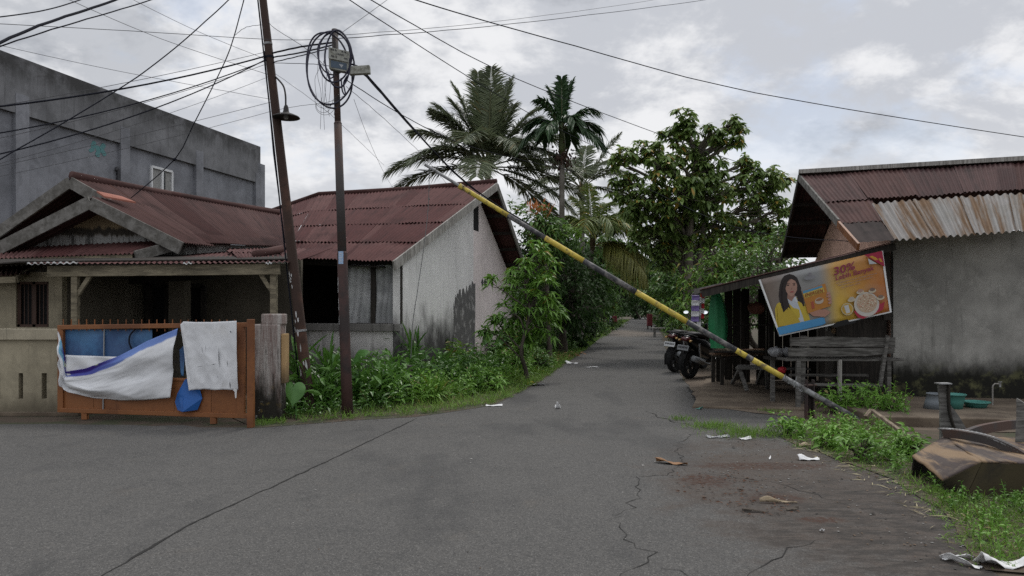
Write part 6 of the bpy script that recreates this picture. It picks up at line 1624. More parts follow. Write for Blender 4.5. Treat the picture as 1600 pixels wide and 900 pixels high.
# ================================================================== palms
def coco(name, label, crown, base, fronds, seed, lm, rib, ll=.75, lw=.05, nl=46, trunk_r=.14, group=None, hang=.3, scale=1.0):
    """fronds: (azimuth deg, elevation deg, length, droop)"""
    rg = np.random.default_rng(seed); t = thing(name, label, 'palm tree', base, group)
    mb = MB(); base = Vector(base)
    pts = arc([base - Vector((0, 0, .1)), base.lerp(crown, .3) + Vector((.12, 0, 0)), base.lerp(crown, .7) + Vector((.1, .0, 0)), crown], 6)
    rr = [trunk_r * (1.35 - .55 * (i / (len(pts) - 1)) ** .5) for i in range(len(pts))]
    mb.tube(pts, rr, 12)
    mb.build('trunk', M['palm_trunk'], t, smooth=True)
    mb = MB(); mb.lathe([(trunk_r * .7, -.5), (trunk_r * 1.1, -.25), (trunk_r * 1.1, .0), (trunk_r * .6, .3), (.02, .5)], crown, 12); mb.build('fibre_sheath', M['husk_fibre'], t, smooth=True)
    for az, elv, ln, dr in fronds:
        a, e = math.radians(az), math.radians(elv)
        d = (math.cos(e) * math.cos(a), math.cos(e) * math.sin(a), math.sin(e))
        mb = MB(); frond(mb, crown + Vector(d) * .15, d, ln, dr, nl, ll, lw, rg, hang=hang, rach=.026, stem=.14, vee=.2)
        mb.build('frond', [lm, rib], t)
    return t
K = P(762, 262, 29); 
fr = [(125, 80, 4.7, .06), (75, 83, 4.8, .05), (170, 70, 4.5, .12), (25, 76, 4.6, .1), (165, 58, 4.5, .2), (20, 58, 4.5, .22), (158, 66, 4.2, .18), (100, 74, 4.3, .12), (60, 76, 4.1, .12), (35, 68, 3.6, .12), (172, 42, 4.6, .30), (185, 22, 4.7, .42), (178, 4, 4.3, .30), (-150, 30, 4.2, .5), (12, 42, 4.6, .35), (-8, 20, 4.4, .45), (8, 5, 4.2, .35), (-25, -10, 4.0, .35), (-60, 45, 3.8, .6), (-110, 48, 3.9, .55), (-95, 15, 3.6, .5), (140, 40, 4.3, .4), (50, 40, 4.3, .5), (-40, 30, 4.2, .5), (20, -20, 3.4, .25), (190, 52, 4.0, .2), (85, 55, 4.2, .2), (-165, 55, 3.8, .25), (30, 55, 4.4, .25)]
coco('coconut_palm', 'large coconut palm with wide grey-green fronds rising behind the maroon roof', K, Vector((K.x - .3, 29.2, 0)), fr, 1, M['lf_coco'], M['palm_rib'], ll=1.15, lw=.058, nl=120)
K2 = P(908, 295, 38)
fr2 = [(70, 70, 3.6, .2), (40, 55, 4.0, .35), (15, 40, 4.0, .45), (150, 50, 3.8, .4), (170, 30, 4.0, .5), (-10, 58, 4.2, .12), (-40, 40, 3.8, .5), (-90, 40, 3.5, .5), (-140, 30, 3.5, .5), (20, 10, 3.5, .4), (190, 5, 3.5, .4), (110, 60, 3.6, .3)]
coco('coconut_palm', 'smaller coconut palm half hidden behind the slim areca palm', K2, Vector((K2.x - .1, 38.4, 0)), fr2, 2, M['lf_coco'], M['palm_rib'], ll=.95, lw=.06, nl=84)
K3 = P(926, 375, 34)
fr3 = [(120, 84, 3.4, .15), (150, 72, 3.5, .3), (40, 70, 3.8, .4), (15, 60, 4.1, .6), (0, 48, 4.0, .75), (165, 60, 3.6, .6), (-60, 60, 3.4, .7), (-110, 58, 3.3, .7), (-25, 55, 3.8, .75), (140, 55, 3.4, .6), (175, 45, 3.4, .7), (60, 60, 3.8, .6), (-15, 35, 3.6, .7)]
yp = coco('young_coconut_palm', 'young coconut palm with bright arching fronds left of the lane', K3, Vector((3.05, 34.3, 0)), fr3, 3, M['lf_ycoco'], M['palm_rib'], ll=1.0, lw=.065, nl=100, trunk_r=.12, hang=.7, scale=1.18)
for az, elv, ln, dr in ((-12, 22, 3.3, .6), (-30, 12, 3.2, .7), (0, 0, 3.0, .6)):
    a, e = math.radians(az), math.radians(elv); d = (math.cos(e) * math.cos(a), math.cos(e) * math.sin(a), math.sin(e)); mb = MB()
    frond(mb, K3 + Vector((.1, -.1, -.25)), d, ln * .9, dr, 90, .95, .05, NR, hang=1.2, rach=.018, stem=.15, vee=-.2, lift=.2); o = mb.build('yellowing_frond', [M['lf_yellow'], M['rib_yellow']], yp)
    o['label'] = 'yellowing drooping frond'
# areca palm
K4 = P(878, 207, 27); ar = thing('areca_palm', 'tall slender areca palm with dense dark plume and pale thin trunk', 'palm tree', Vector((K4.x + .05, 27, 0)))
mb = MB(); b_ = Vector((K4.x - .0, 27, 0)); mb.tube([b_, b_.lerp(K4, .4), b_.lerp(K4, .8), K4 - Vector((0, 0, .7))], [.13, .11, .10, .095], 10); mb.build('trunk', M['palm_trunk'], ar, smooth=True)
mb = MB(); mb.tube([K4 - Vector((0, 0, .8)), K4 - Vector((0, 0, .4)), K4 + Vector((0, 0, .2))], [.12, .14, .06], 10); mb.build('crownshaft', simple('crownshaft', (.10, .13, .05), .6, .2), ar, smooth=True)
rg = np.random.default_rng(6)
for az, elv, ln, dr in ((90, 86, 2.5, .05), (20, 78, 2.5, .1), (150, 74, 2.4, .15), (200, 60, 2.1, .25), (-20, 48, 2.1, .35), (10, 34, 2.0, .45), (175, 40, 2.0, .5), (0, 14, 1.8, .5), (190, 18, 1.9, .6), (-70, 45, 1.9, .6), (-120, 30, 1.8, .6), (70, 35, 1.9, .6), (120, 30, 1.8, .5), (-35, 15, 1.8, .6)):
    a, e = math.radians(az), math.radians(elv); d = (math.cos(e) * math.cos(a), math.cos(e) * math.sin(a), math.sin(e)); mb = MB()
    frond(mb, K4 + Vector((0, 0, .1)), d, ln * .92, dr, 60, .72, .085, rg, hang=.6, rach=.024, stem=.16, vee=.3, lift=1.1, tip=.7); mb.build('frond', [M['lf_areca'], M['palm_rib']], ar)
mb = MB()
for k in range(140):
    c = K4 + Vector((rg.normal(0, .22), rg.normal(0, .18), -.95 + rg.normal(0, .22))); mb.lathe([(0, -.05), (.04, 0), (0, .06)], c, 5)
for k in range(26):
    a = rg.uniform(0, 6.28); mb.tube([K4 - Vector((0, 0, .7)), K4 + Vector((.25 * math.cos(a), .22 * math.sin(a), -.9)), K4 + Vector((.38 * math.cos(a), .3 * math.sin(a), -1.25))], .012, 4)
mb.build('fruit_cluster', M['fruit'], ar)

# ================================================================== trees
def lobesP(rows): return [(P(x, y, Y), r) for x, y, Y, r in rows]
big = lobesP([(1064, 186, 25, .42), (1046, 208, 25.2, .34), (1078, 206, 24.8, .38), (1058, 222, 25, .3), (1112, 206, 24.6, .32), (1124, 214, 24.7, .22), (1140, 196, 25.2, .34), (1158, 200, 25.3, .24), (1128, 226, 25.1, .3), (1148, 222, 25, .3), (1080, 240, 25.4, .55), (1050, 252, 24.6, .42), (1000, 236, 24.6, .42), (975, 240, 25, .35), (962, 250, 25.3, .28), (1022, 238, 24.4, .4), (1030, 262, 24, .55), (1095, 268, 25, .6), (1120, 262, 24.7, .4), (966, 296, 25, .42), (985, 285, 24.7, .35), (1008, 312, 24.4, .75), (985, 325, 25, .5), (1060, 300, 24, .8), (1050, 335, 24.6, .85), (1105, 310, 24.6, .9), (1160, 258, 25.4, .38), (1178, 268, 25.2, .32), (1208, 272, 25.2, .4), (1225, 285, 25.6, .3), (1160, 300, 25.2, .7), (1195, 315, 25.8, .7), (1222, 325, 26, .45), (1020, 365, 25, .7), (1070, 365, 25.6, .9), (1125, 355, 25.6, .9), (1175, 360, 26.4, .9), (1210, 362, 26.5, .6), (1000, 375, 26, .45), (1040, 400, 25.5, .6)])
tree('broadleaf_tree', 'big open broadleaf tree with some orange leaves above the stall', 'tree', G(1075, 485 + 1848 / 25.2), big, .22, M['lf_tree'], M['bark'], 21, L=.25, W=.115, ncl=84, nleaf=10, droop=.7, jitter=.05, shell=.3, twig=.016, tufts=True, trunks=3)
br2 = lobesP([(1110, 420, 21.5, .75), (1150, 405, 22, .8), (1180, 425, 22.5, .8), (1075, 445, 22, .55), (1140, 445, 21, .6), (1205, 400, 23, .6), (1060, 480, 21.5, .45), (1075, 505, 21, .4)])
tree('yellow_green_tree', 'lower yellow-green tree with leafy twigs directly behind the stall roof', 'tree', Vector((6.6, 22, 0)), br2, .10, M['lf_bright'], M['bark'], 22, L=.24, W=.085, ncl=60, nleaf=9, droop=.9, shell=.2)
dk = lobesP([(885, 425, 27, 1.1), (850, 385, 26, .9), (850, 430, 25, 1.1), (895, 455, 26, 1.2), (915, 478, 29, .9), (870, 480, 26.5, 1.0), (835, 395, 28, 1.1), (905, 485, 30, .8), (845, 480, 26, .8)])
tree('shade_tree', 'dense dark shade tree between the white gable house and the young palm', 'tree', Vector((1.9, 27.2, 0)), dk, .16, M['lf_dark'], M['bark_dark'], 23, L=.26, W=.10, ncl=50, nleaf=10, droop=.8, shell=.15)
orange = lobesP([(843, 345, 24, .55), (838, 362, 23.8, .65), (870, 372, 24, .6), (884, 366, 24.5, .35), (866, 356, 24.4, .35)])
ot = tree('flowering_tree', 'tree with orange young shoots just right of the white gable roof', 'tree', Vector((1.25, 24, 0)), orange, .08, M['lf_mid'], M['bark_dark'], 24, L=.26, W=.09, ncl=60, nleaf=9, droop=.9)
mb = MB(); pts = np.array([P(843 + NR.uniform(-14, 14), 329 + NR.uniform(-4, 8), 23.9 + NR.uniform(-.3, .3)) for _ in range(15)]); whorls(mb, pts, unit(NR.normal(0, .4, (15, 3)) + [0, 0, 1]), 8, .2, .06, -.3, NR, up=.6); mb.build('orange_shoot_cluster', M['lf_orange'], ot)
mb = MB(); pts = np.array([P(x + NR.uniform(-9, 9), y + NR.uniform(-6, 6), 23.6 + NR.uniform(-.2, .2)) for x, y in ((800, 322), (812, 330), (893, 363), (905, 372), (880, 368)) for _ in range(5)]); whorls(mb, pts, unit(NR.normal(0, .4, (25, 3)) + [0, 0, .6]), 7, .26, .09, .5, NR); mb.build('pale_shoot_cluster', M['lf_bright'], ot)
mg = [(P(x, y, Y), r) for x, y, Y, r in ((832, 402, 16.6, .33), (812, 420, 16.6, .28), (850, 415, 16.9, .3), (770, 443, 16.4, .14), (803, 448, 16.6, .25), (855, 448, 16.5, .33), (835, 475, 16.4, .42), (865, 482, 16.8, .28), (797, 490, 16.4, .33), (780, 505, 16.3, .22), (757, 516, 16.3, .12), (815, 510, 16.6, .35), (850, 512, 16.6, .3), (826, 450, 16.9, .3), (820, 540, 16.6, .28))]
tree('mango_sapling', 'young mango-like tree with drooping whorled leaves before the white gable', 'tree', Vector((.36, 16.7, 0)), mg, .055, M['lf_young'], M['bark_dark'], 25, L=.24, W=.06, ncl=120, nleaf=11, droop=.75, shell=.3, twig=.006, jitter=.02)
# trees lining the far lane on both sides
rg = np.random.default_rng(31)
def lane(Y, off): return Vector((.35 + .178 * (Y - 15.5) + off + (.35 if off > 1.9 else 0), Y, 0))
k = 0
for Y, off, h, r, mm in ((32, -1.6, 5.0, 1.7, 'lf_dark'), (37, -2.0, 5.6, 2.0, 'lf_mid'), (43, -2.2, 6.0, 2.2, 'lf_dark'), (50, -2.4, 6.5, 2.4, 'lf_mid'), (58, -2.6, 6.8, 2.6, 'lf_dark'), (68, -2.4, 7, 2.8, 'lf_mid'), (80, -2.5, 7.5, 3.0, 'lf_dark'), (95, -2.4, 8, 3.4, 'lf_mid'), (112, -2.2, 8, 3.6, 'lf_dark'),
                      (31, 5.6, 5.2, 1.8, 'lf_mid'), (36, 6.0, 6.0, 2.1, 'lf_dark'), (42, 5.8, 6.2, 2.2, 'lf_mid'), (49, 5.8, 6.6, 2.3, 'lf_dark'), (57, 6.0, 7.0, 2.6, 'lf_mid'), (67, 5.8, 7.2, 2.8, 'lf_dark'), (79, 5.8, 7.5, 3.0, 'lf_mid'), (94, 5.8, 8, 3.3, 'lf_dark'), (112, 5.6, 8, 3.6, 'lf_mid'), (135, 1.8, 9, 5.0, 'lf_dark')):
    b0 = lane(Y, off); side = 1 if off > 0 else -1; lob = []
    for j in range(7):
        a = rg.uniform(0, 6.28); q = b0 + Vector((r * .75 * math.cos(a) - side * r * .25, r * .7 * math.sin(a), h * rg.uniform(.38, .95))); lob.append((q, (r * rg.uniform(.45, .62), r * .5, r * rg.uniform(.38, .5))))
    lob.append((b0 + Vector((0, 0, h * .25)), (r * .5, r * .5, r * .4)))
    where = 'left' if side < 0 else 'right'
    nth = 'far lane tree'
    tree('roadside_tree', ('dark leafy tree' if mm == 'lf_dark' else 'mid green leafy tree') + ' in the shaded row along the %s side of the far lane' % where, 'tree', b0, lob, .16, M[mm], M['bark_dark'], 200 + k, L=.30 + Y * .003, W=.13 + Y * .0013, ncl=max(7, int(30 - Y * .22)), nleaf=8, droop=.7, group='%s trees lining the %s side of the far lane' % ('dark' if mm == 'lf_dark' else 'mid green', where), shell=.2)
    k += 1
# bushes low along both sides further up
def bush(name, label, c, r, mm, seed, L=.16, W=.06, n=70, nleaf=9, cat='bush', group=None, h=1.0, droop=.6):
    rg = np.random.default_rng(seed); c = Vector(c); t = thing(name, label, cat, c, group)
    d = unit(rg.normal(0, 1, (n, 3)) * [1, 1, .8] + [0, 0, .55]); d[:, 2] = np.abs(d[:, 2])
    pts = np.array(c) + d * (rg.uniform(.25, 1, (n, 1)) ** .6) * np.array([r, r, r * h * 1.3]) + [0, 0, .1]
    mb = MB()
    for q in pts[: n // 2]: mb.tube([c + Vector((rg.normal(0, r * .12), rg.normal(0, r * .12), 0)), c.lerp(Vector(q), .5) + Vector((0, 0, .1 * r)), Vector(q)], .007, 4, cap=False)
    mb.build('stem', M['bark_dark'], t)
    mb = MB(); whorls(mb, pts, d, nleaf, L, W, droop, rg, jitter=.05, rings=((.3, .9), (.65, .75))); mb.build('foliage', M[mm], t)
    return t
for k, (Y, off, r, mm, lb) in enumerate(((24.5, -1.4, .9, 'lf_dark', 'dark bush at the foot of the shade tree left of the lane'), (28, -.9, .8, 'lf_mid', 'mid green bush behind the white post left of the lane'), (33, -1.4, 1.0, 'lf_dark', 'dark bush behind the red and yellow bundle'), (47, -.5, .8, 'lf_mid', 'green bush right of the hung shirts up the lane'), (27, 4.2, .75, 'lf_bright', 'bright bush at the lane edge beyond the scooters'), (23.5, 4.6, .6, 'lf_mid', 'leafy bush behind the parked scooters'), (30.5, 4.6, .9, 'lf_dark', 'dark bush right of the lane before the far bench'), (52, 4.2, .8, 'lf_mid', 'green bush near the red cabinet up the lane'))):
    bush('lane_bush', lb, lane(Y, off), r, mm, 300 + k, L=.2, W=.08, n=90)
tree('backyard_tree', 'dark tree filling the gap behind the stall back boarding', 'tree', Vector((7.4, 20.5, 0)), [(Vector((6.0, 19.5, 1.6)), .9), (Vector((6.9, 20.5, 2.2)), 1.1), (Vector((5.4, 20, 1.0)), .8), (Vector((7.4, 21, 3.0)), 1.0)], .1, M['lf_mid'], M['bark_dark'], 41, L=.2, W=.08, ncl=50, nleaf=9)

# ================================================================== verge on the left
VERGE = [tuple(G(*q)[:2]) for q in ((398, 669), (470, 663.5), (560, 656.5), (650, 651.5), (720, 641.5), (770, 633.5), (812, 613.5), (842, 598), (872, 576), (902, 556), (932, 533))] + [(4.0, 41), (2.6, 33), (1.0, 27), (.0, 25.0), (-2.2, 15.4), (-3.2, 15.3), (-4.3, 14.2), (-4.3, 11.2)]
EDGE = [G(*q) for q in ((470, 660), (560, 652), (650, 648), (720, 637), (770, 628), (812, 608), (842, 592), (872, 571), (902, 552), (932, 529))]
vg = MB(); vg.poly([Vector((x, y, .004)) for x, y in VERGE]); tag(vg.build('verge_soil', M['soil']), kind='structure')
rg = np.random.default_rng(51)
def along(edge, n, w, rg, power=1.0, inward=(-1, .3)):
    seg = [(b - a).length for a, b in zip(edge, edge[1:])]; tot = sum(seg); out = []
    for _ in range(n):
        s = rg.uniform(0, tot); i = 0
        while s > seg[i] and i < len(seg) - 1: s -= seg[i]; i += 1
        d = (edge[i + 1] - edge[i]).normalized(); nrm = Vector((-d.y, d.x, 0)); q = edge[i].lerp(edge[i + 1], s / seg[i]) + nrm * (w * rg.uniform(0, 1) ** power - .10 + .05 * math.sin(s * 7) + .04 * math.sin(s * 17)); out.append((q.x, q.y))
    return np.array(out)
pe = along(EDGE, 9000, 1.0, rg, 1.7)
mb = grass_mesh(pe, .15 + .10 * rg.uniform(0, 1, len(pe)) * np.clip(1.2 - 0 * pe[:, 0], 0, 1), .010, rg, 2, .55)
tag(mb.build('verge_grass', M['lf_grass']), 'short bright grass along the kerbless edge of the left verge', kind='stuff')
pe = along(EDGE[5:], 5000, 2.6, rg, .9); mb = grass_mesh(pe, .26, .016, rg, 2, .5); tag(mb.build('bank_grass', M['lf_grass']), 'longer grass on the verge before the shade tree', kind='stuff')
def weeds(pts, h, L, W, rg, mat, name, label, nl=10, stems=True):
    """upright leafy weeds: a stem with alternate leaves"""
    mb = MB(); N = len(pts); hh = h * rg.uniform(.55, 1.15, N); lean = rg.normal(0, .22, (N, 2))
    b = []; d = []; l = []
    for i in range(N):
        for k in range(nl):
            t = .15 + .85 * k / (nl - 1); a = k * 2.4 + i
            b.append((pts[i, 0] + lean[i, 0] * hh[i] * t * t, pts[i, 1] + lean[i, 1] * hh[i] * t * t, hh[i] * t)); d.append((math.cos(a), math.sin(a), .55 + .5 * t)); l.append(L * (1.1 - .5 * t))
    b, d, l = np.array(b), np.array(d) + rg.normal(0, .2, (len(b), 3)), np.array(l) * rg.uniform(.7, 1.2, len(b))
    leaf_strip(mb, b, d, l, l * W / L, rg.uniform(.2, .8, len(b)), rings=((.3, .9), (.65, .75)), rg=rg)
    if stems:
        for i in range(N): mb.tube([(pts[i, 0], pts[i, 1], 0), (pts[i, 0] + lean[i, 0] * hh[i] * .25, pts[i, 1] + lean[i, 1] * hh[i] * .25, hh[i] * .5), (pts[i, 0] + lean[i, 0] * hh[i], pts[i, 1] + lean[i, 1] * hh[i], hh[i])], .004, 3, cap=False)
    return tag(mb.build(name, M[mat]), label, kind='stuff')
V2 = [tuple(G(*q)[:2]) for q in ((560, 640), (660, 636), (740, 622), (795, 604), (835, 582))] + [(1.4, 20.5), (.2, 20.5), (-1.0, 18), (-2.0, 15.3), (-3.0, 14.9), (-3.0, 12.6)]
weeds(scatter(V2, 400, rg), .50, .19, .055, rg, 'lf_weed', 'undergrowth', 'bright leafy undergrowth filling the left verge before the white gable')
V3 = [tuple(G(*q)[:2]) for q in ((640, 632), (740, 618), (800, 600), (838, 582))] + [(.9, 18.6), (-.6, 16.8), (-1.4, 14.6)]
pts3 = scatter(V3, 260, rg); mb = MB(); b3 = np.repeat(np.column_stack([pts3, np.full(len(pts3), .02)]), 12, 0); d3 = np.column_stack([rg.normal(0, .55, (len(b3), 2)), np.ones(len(b3))]); leaf_strip(mb, b3, d3, rg.uniform(.25, .6, len(b3)), rg.uniform(.018, .03, len(b3)), rg.uniform(.3, 1.1, len(b3)), rings=((.35, 1.), (.7, .7)), rg=rg); tag(mb.build('blade_undergrowth', M['lf_bright']), 'yellow-green bladed undergrowth on the right of the left verge', kind='stuff')
V4 = [tuple(G(*q)[:2]) for q in ((445, 658), (560, 646), (640, 640))] + [(-2.0, 13.6), (-3.0, 14.2), (-4.1, 12.4)]
V4b = [tuple(G(*q)[:2]) for q in ((452, 650), (560, 641), (640, 636), (668, 620))] + [(-1.3, 15.0), (-2.4, 15.2), (-3.2, 14.4), (-4.1, 12.4)]
weeds(scatter(V4b, 120, rg), .74, .42, .10, rg, 'lf_strap', 'tall_undergrowth', 'tall dark broad-leaved undergrowth between the gate pillar and the rope post', nl=9)
V4c = [tuple(G(*q)[:2]) for q in ((680, 618), (760, 600), (800, 588))] + [(.2, 18.5), (-.8, 17.2), (-1.5, 15.2)]
weeds(scatter(V4c, 70, rg), .75, .34, .085, rg, 'lf_strap', 'gable_undergrowth', 'mixed leafy undergrowth along the foot of the stained gable', nl=9)
weeds(scatter(V4, 170, rg), .30, .14, .05, rg, 'lf_strap', 'dark_undergrowth', 'darker leafy undergrowth around the two poles')
def straps(name, label, c, n, L, W, seed, mm='lf_strap', spread=.5, cat='plant', group=None, tall=0.0, droop=.8):
    rg = np.random.default_rng(seed); c = Vector(c); t = thing(name, label, cat, c, group); mb = MB()
    b = np.tile(np.array(c), (n, 1)) + rg.normal(0, .05, (n, 3)) * [1, 1, 0]; b[:, 2] = rg.uniform(0, max(.01, tall), n)
    d = np.column_stack([rg.normal(0, spread, (n, 2)), np.ones(n)])
    leaf_strip(mb, b, d, L * rg.uniform(.6, 1.15, n), W * rg.uniform(.7, 1.2, n), rg.uniform(.2, 1, n) * droop, rings=((.25, .8), (.5, 1.), (.75, .75)), rg=rg, roll=.3)
    mb.build('leaf_blade', M[mm], t)
    if tall:
        mb = MB()
        for k in range(5): mb.tube([c + Vector((rg.normal(0, .04), rg.normal(0, .04), 0)), c + Vector((rg.normal(0, .08), rg.normal(0, .08), tall))], .012, 5)
        mb.build('stem', M['lf_strap'], t)
    return t
for k, (px, py, n, L, W, tall, lb) in enumerate(((512, 636, 42, .75, .055, .7, 'tall strap-leaved clump between the leaning pole and the steel pole'), (497, 642, 30, .6, .05, .35, 'drooping strap-leaved clump at the foot of the leaning pole'), (470, 634, 34, .75, .05, .8, 'dark tall clump in the gap between the gate pillar and leaning pole'), (565, 634, 40, .6, .06, .3, 'broad strap-leaved clump just right of the steel pole'), (600, 630, 40, .62, .06, .35, 'drooping broad-leaved clump midway between steel pole and rope post'), (648, 604, 34, .85, .05, .75, 'tallest pointed strap-leaved clump behind the rope post'), (622, 622, 30, .6, .055, .35, 'strap-leaved clump touching the left of the rope post'), (677, 628, 44, .55, .032, .1, 'light narrow-bladed clump just right of the rope post'), (690, 596, 34, .6, .06, .4, 'dark strap-leaved clump under the stained gable wall'), (545, 618, 40, .65, .05, .5, 'strap-leaved clump hidden half behind the steel pole'))):
    straps('strap_plant', lb, G(px, py), int(n * 1.7), L * 1.1, W * 1.15, 400 + k, 'lf_bright' if 'light' in lb else 'lf_strap', tall=tall, group='strap-leaved clumps on the left verge')
def taro(name, label, c, leaves, seed, mm='lf_taro'):
    rg = np.random.default_rng(seed); c = Vector(c); t = thing(name, label, 'plant', c, 'taro plants on the left verge')
    for (dx, dy, h, s, yaw, tilt) in leaves:
        tip = c + Vector((dx, dy, h)); mb = MB()
        mb.tube(arc([c, c + Vector((dx * .3, dy * .3, h * .65)), tip], 5), .010, 5); mb.build('leaf_stalk', M[mm], t, smooth=True)
        out = []; n = 28
        for k in range(n):
            th = 2 * math.pi * (k + .5) / n
            hx = .30 * math.sin(th) ** 3 * 1.25 * (1.12 if math.sin(th) > 0 else .9); hy = (13 * math.cos(th) - 5 * math.cos(2 * th) - 2 * math.cos(3 * th) - math.cos(4 * th)) / 29.0
            out.append((hx * s, hy * s * 1.05))
        Mx = Matrix.Rotation(yaw, 3, 'Z') @ Matrix.Rotation(tilt, 3, 'X')
        mb = MB(); pts = [tip + Mx @ Vector((x, y, -.55 * abs(x) + .02 * math.sin(9 * y / s + 5 * x) - .9 * min(0, y) ** 2)) for x, y in out]; cen = tip + Mx @ Vector((0, .10 * s, .02))
        mb.add([cen] + pts, [(0, 1 + k, 1 + (k + 1) % n) for k in range(n)]); mb.build('leaf_blade', M[mm], t, smooth=True)
    return t
q = G(463, 657); taro('taro_plant', 'single upright heart-shaped bright leaf beside the gate pillar', q, [(-.02, -.08, .43, .38, .1, 1.15)], 1)
q = G(600, 600); taro('taro_plant', 'taro with wide dark leaves in the middle of the left verge', q, [(-.3, -.2, .85, .6, .3, .5), (.25, -.3, .75, .6, -.3, .7), (.0, .1, .95, .5, .5, .4), (.5, -.1, .62, .5, -.8, .8)], 2)
q = G(752, 570); taro('taro_plant', 'taro clump with rounded leaves at the foot of the pinkish gable', q, [(-.35, 0, .75, .5, .3, 1.0), (.1, -.1, .85, .55, -.2, 1.0), (.5, -.1, .75, .5, -.6, .9), (.8, .1, .65, .45, -.9, .9), (-.1, .3, .9, .45, 0, 1.0)], 3)
q = G(545, 625); taro('taro_plant', 'taro with one broad leaf spreading right of the steel pole', q, [(.15, -.1, .8, .42, -.9, .9), (-.2, .1, .7, .4, .8, 1.0)], 4)
bush('leafy_shrub', 'bright leafy shrub rising before the dark stained patch of the gable', G(722, 590), .42, 'lf_bright', 61, L=.22, W=.06, n=46, h=1.5, cat='shrub')
bush('leafy_shrub', 'paler small shrub left of the bright one by the gable wall', G(695, 585), .3, 'lf_mid', 62, L=.2, W=.05, n=30, h=1.9, cat='shrub')
bush('leafy_shrub', 'rounded green shrub at the foot of the mango sapling', G(800, 590), .5, 'lf_weed', 63, L=.16, W=.05, n=80, cat='shrub')
bush('leafy_shrub', 'dark rounded shrub beside the sapling trunk by the lane edge', G(838, 582), .42, 'lf_mid', 64, L=.14, W=.045, n=70, cat='shrub')
bush('leafy_shrub', 'low bright shrub in the middle front of the left verge', G(755, 612), .42, 'lf_weed', 65, L=.16, W=.04, n=80, cat='shrub', h=.8)
pg = scatter([tuple(G(*q)[:2]) for q in ((398, 667), (445, 663), (445, 655), (398, 660))], 160, rg); tag(grass_mesh(pg, .13, .01, rg, 2, .4).build('pillar_grass', M['lf_grass']), 'small grass tuft at the foot of the gate pillar', kind='stuff')
# dry leaves on the soil below the shade tree
dl = MB(); pts = scatter([(1.3, 22), (2.6, 27), (1.2, 29), (.2, 25)], 240, rg); leaf_strip(dl, np.column_stack([pts, np.full(len(pts), .05)]), np.column_stack([rg.normal(0, 1, (len(pts), 2)), rg.normal(.1, .2, len(pts))]), .2, .08, .1, rg=rg); tag(dl.build('fallen_leaves', M['dry_leaf']), 'red-brown fallen leaves under the shade tree', kind='stuff')

# ================================================================== weeds on the right
W1 = [tuple(G(*q)[:2]) for q in ((1225, 684), (1305, 712), (1400, 742), (1440, 728), (1430, 690), (1380, 668), (1280, 662), (1240, 668))]
W1b = [tuple(G(*q)[:2]) for q in ((1300, 650), (1420, 662), (1400, 645), (1315, 642))]
weeds(scatter(W1b, 60, rg), .48, .13, .042, rg, 'lf_weed', 'tall_weeds', 'taller leafy weeds behind the low end of the barrier')
weeds(scatter(W1, 120, rg), .20, .11, .036, rg, 'lf_weed', 'barrier_weeds', 'bright leafy weeds around the barrier pivot post')
pe = scatter(W1, 420, rg); tag(grass_mesh(pe, .17, .008, rg, 3, .6).build('barrier_grass', M['lf_grass']), 'grass among the weeds around the barrier pivot post', kind='stuff')
for k, (px, py, r, h, lb) in enumerate(((1345, 648, .26, 1.5, 'tallest leafy weed clump behind the low end of the barrier'), (1306, 646, .22, 1.2, 'leafy weed clump just right of the pivot post'), (1228, 680, .2, .5, 'low leafy weed clump left of the pivot post'), (1392, 655, .2, 1.1, 'leafy weed clump beside the slanting timber batten'), (1345, 718, .24, .5, 'leafy weed clump at the front edge of the brown soil'), (1418, 712, .16, .6, 'leafy weed clump behind the tray corner of the cart'), (1300, 700, .16, .5, 'leafy weed clump hugging the pivot post'))):
    bush('weed_clump', lb, G(px, py), r, 'lf_weed', 500 + k, L=.11, W=.038, n=26, nleaf=7, cat='weed', group='weed clumps by the barrier post', h=h)
for k, (px, py, n, h, lb) in enumerate(((1065, 657, 120, .14, 'smallest grass tuft, at the end of the edge crack'), (1113, 669, 420, .17, 'middle grass tuft on the asphalt edge'), (1172, 681, 620, .20, 'largest grass tuft left of the barrier weeds'), (1200, 643, 70, .10, 'faint grass tuft at the edge of the dirt yard'), (1222, 645, 60, .10, 'second faint grass tuft nearer the pivot post'))):
    c = G(px, py); s = .05 + .2 * (n / 620); pts = np.column_stack([rg.normal(c.x, s, n), rg.normal(c.y, s * .6, n)])
    o = grass_mesh(pts, h, .009, rg, 1, .45).build('grass_tuft', M['lf_grass'], None, origin='base'); tag(o, lb, 'grass tuft', 'grass tufts on the right road edge'); o['kind'] = 'thing'
W2 = [tuple(G(*q)[:2]) for q in ((1480, 800), (1512, 838), (1545, 880), (1640, 890))] + [(6.0, 5.2), (6.0, 6.0), (4.9, 6.05), (3.9, 6.3), (3.7, 6.6)]
pe = scatter(W2, 3600, rg); tag(grass_mesh(pe, .11, .008, rg, 2, .6).build('corner_grass', M['lf_grass']), 'grass at the bottom right corner before the cart', kind='stuff')
weeds(scatter(W2, 150, rg), .15, .07, .024, rg, 'lf_weed', 'corner_weeds', 'small weeds among the grass at the bottom right corner')
W3 = [tuple(G(*q)[:2]) for q in ((1405, 752), (1452, 778), (1500, 815), (1480, 760), (1440, 728))]
pe = scatter(W3, 110, rg); tag(grass_mesh(pe, .16, .010, rg, 2, .8).build('cart_grass', M['lf_grass']), 'straggling grass along the near edge of the cart', kind='stuff')
wd = MB(); wd.poly(rough_edge([Vector((x, y, .008)) for x, y in [tuple(G(*q)[:2]) for q in ((1262, 653), (1222, 685), (1300, 716), (1396, 750), (1436, 778), (1488, 815), (1506, 853), (1540, 892))] + [(6.5, 4.4), (9, 9.2), (5.2, 9.9)]], .07)); tag(wd.build('roadside_soil', M['soil']), kind='structure')

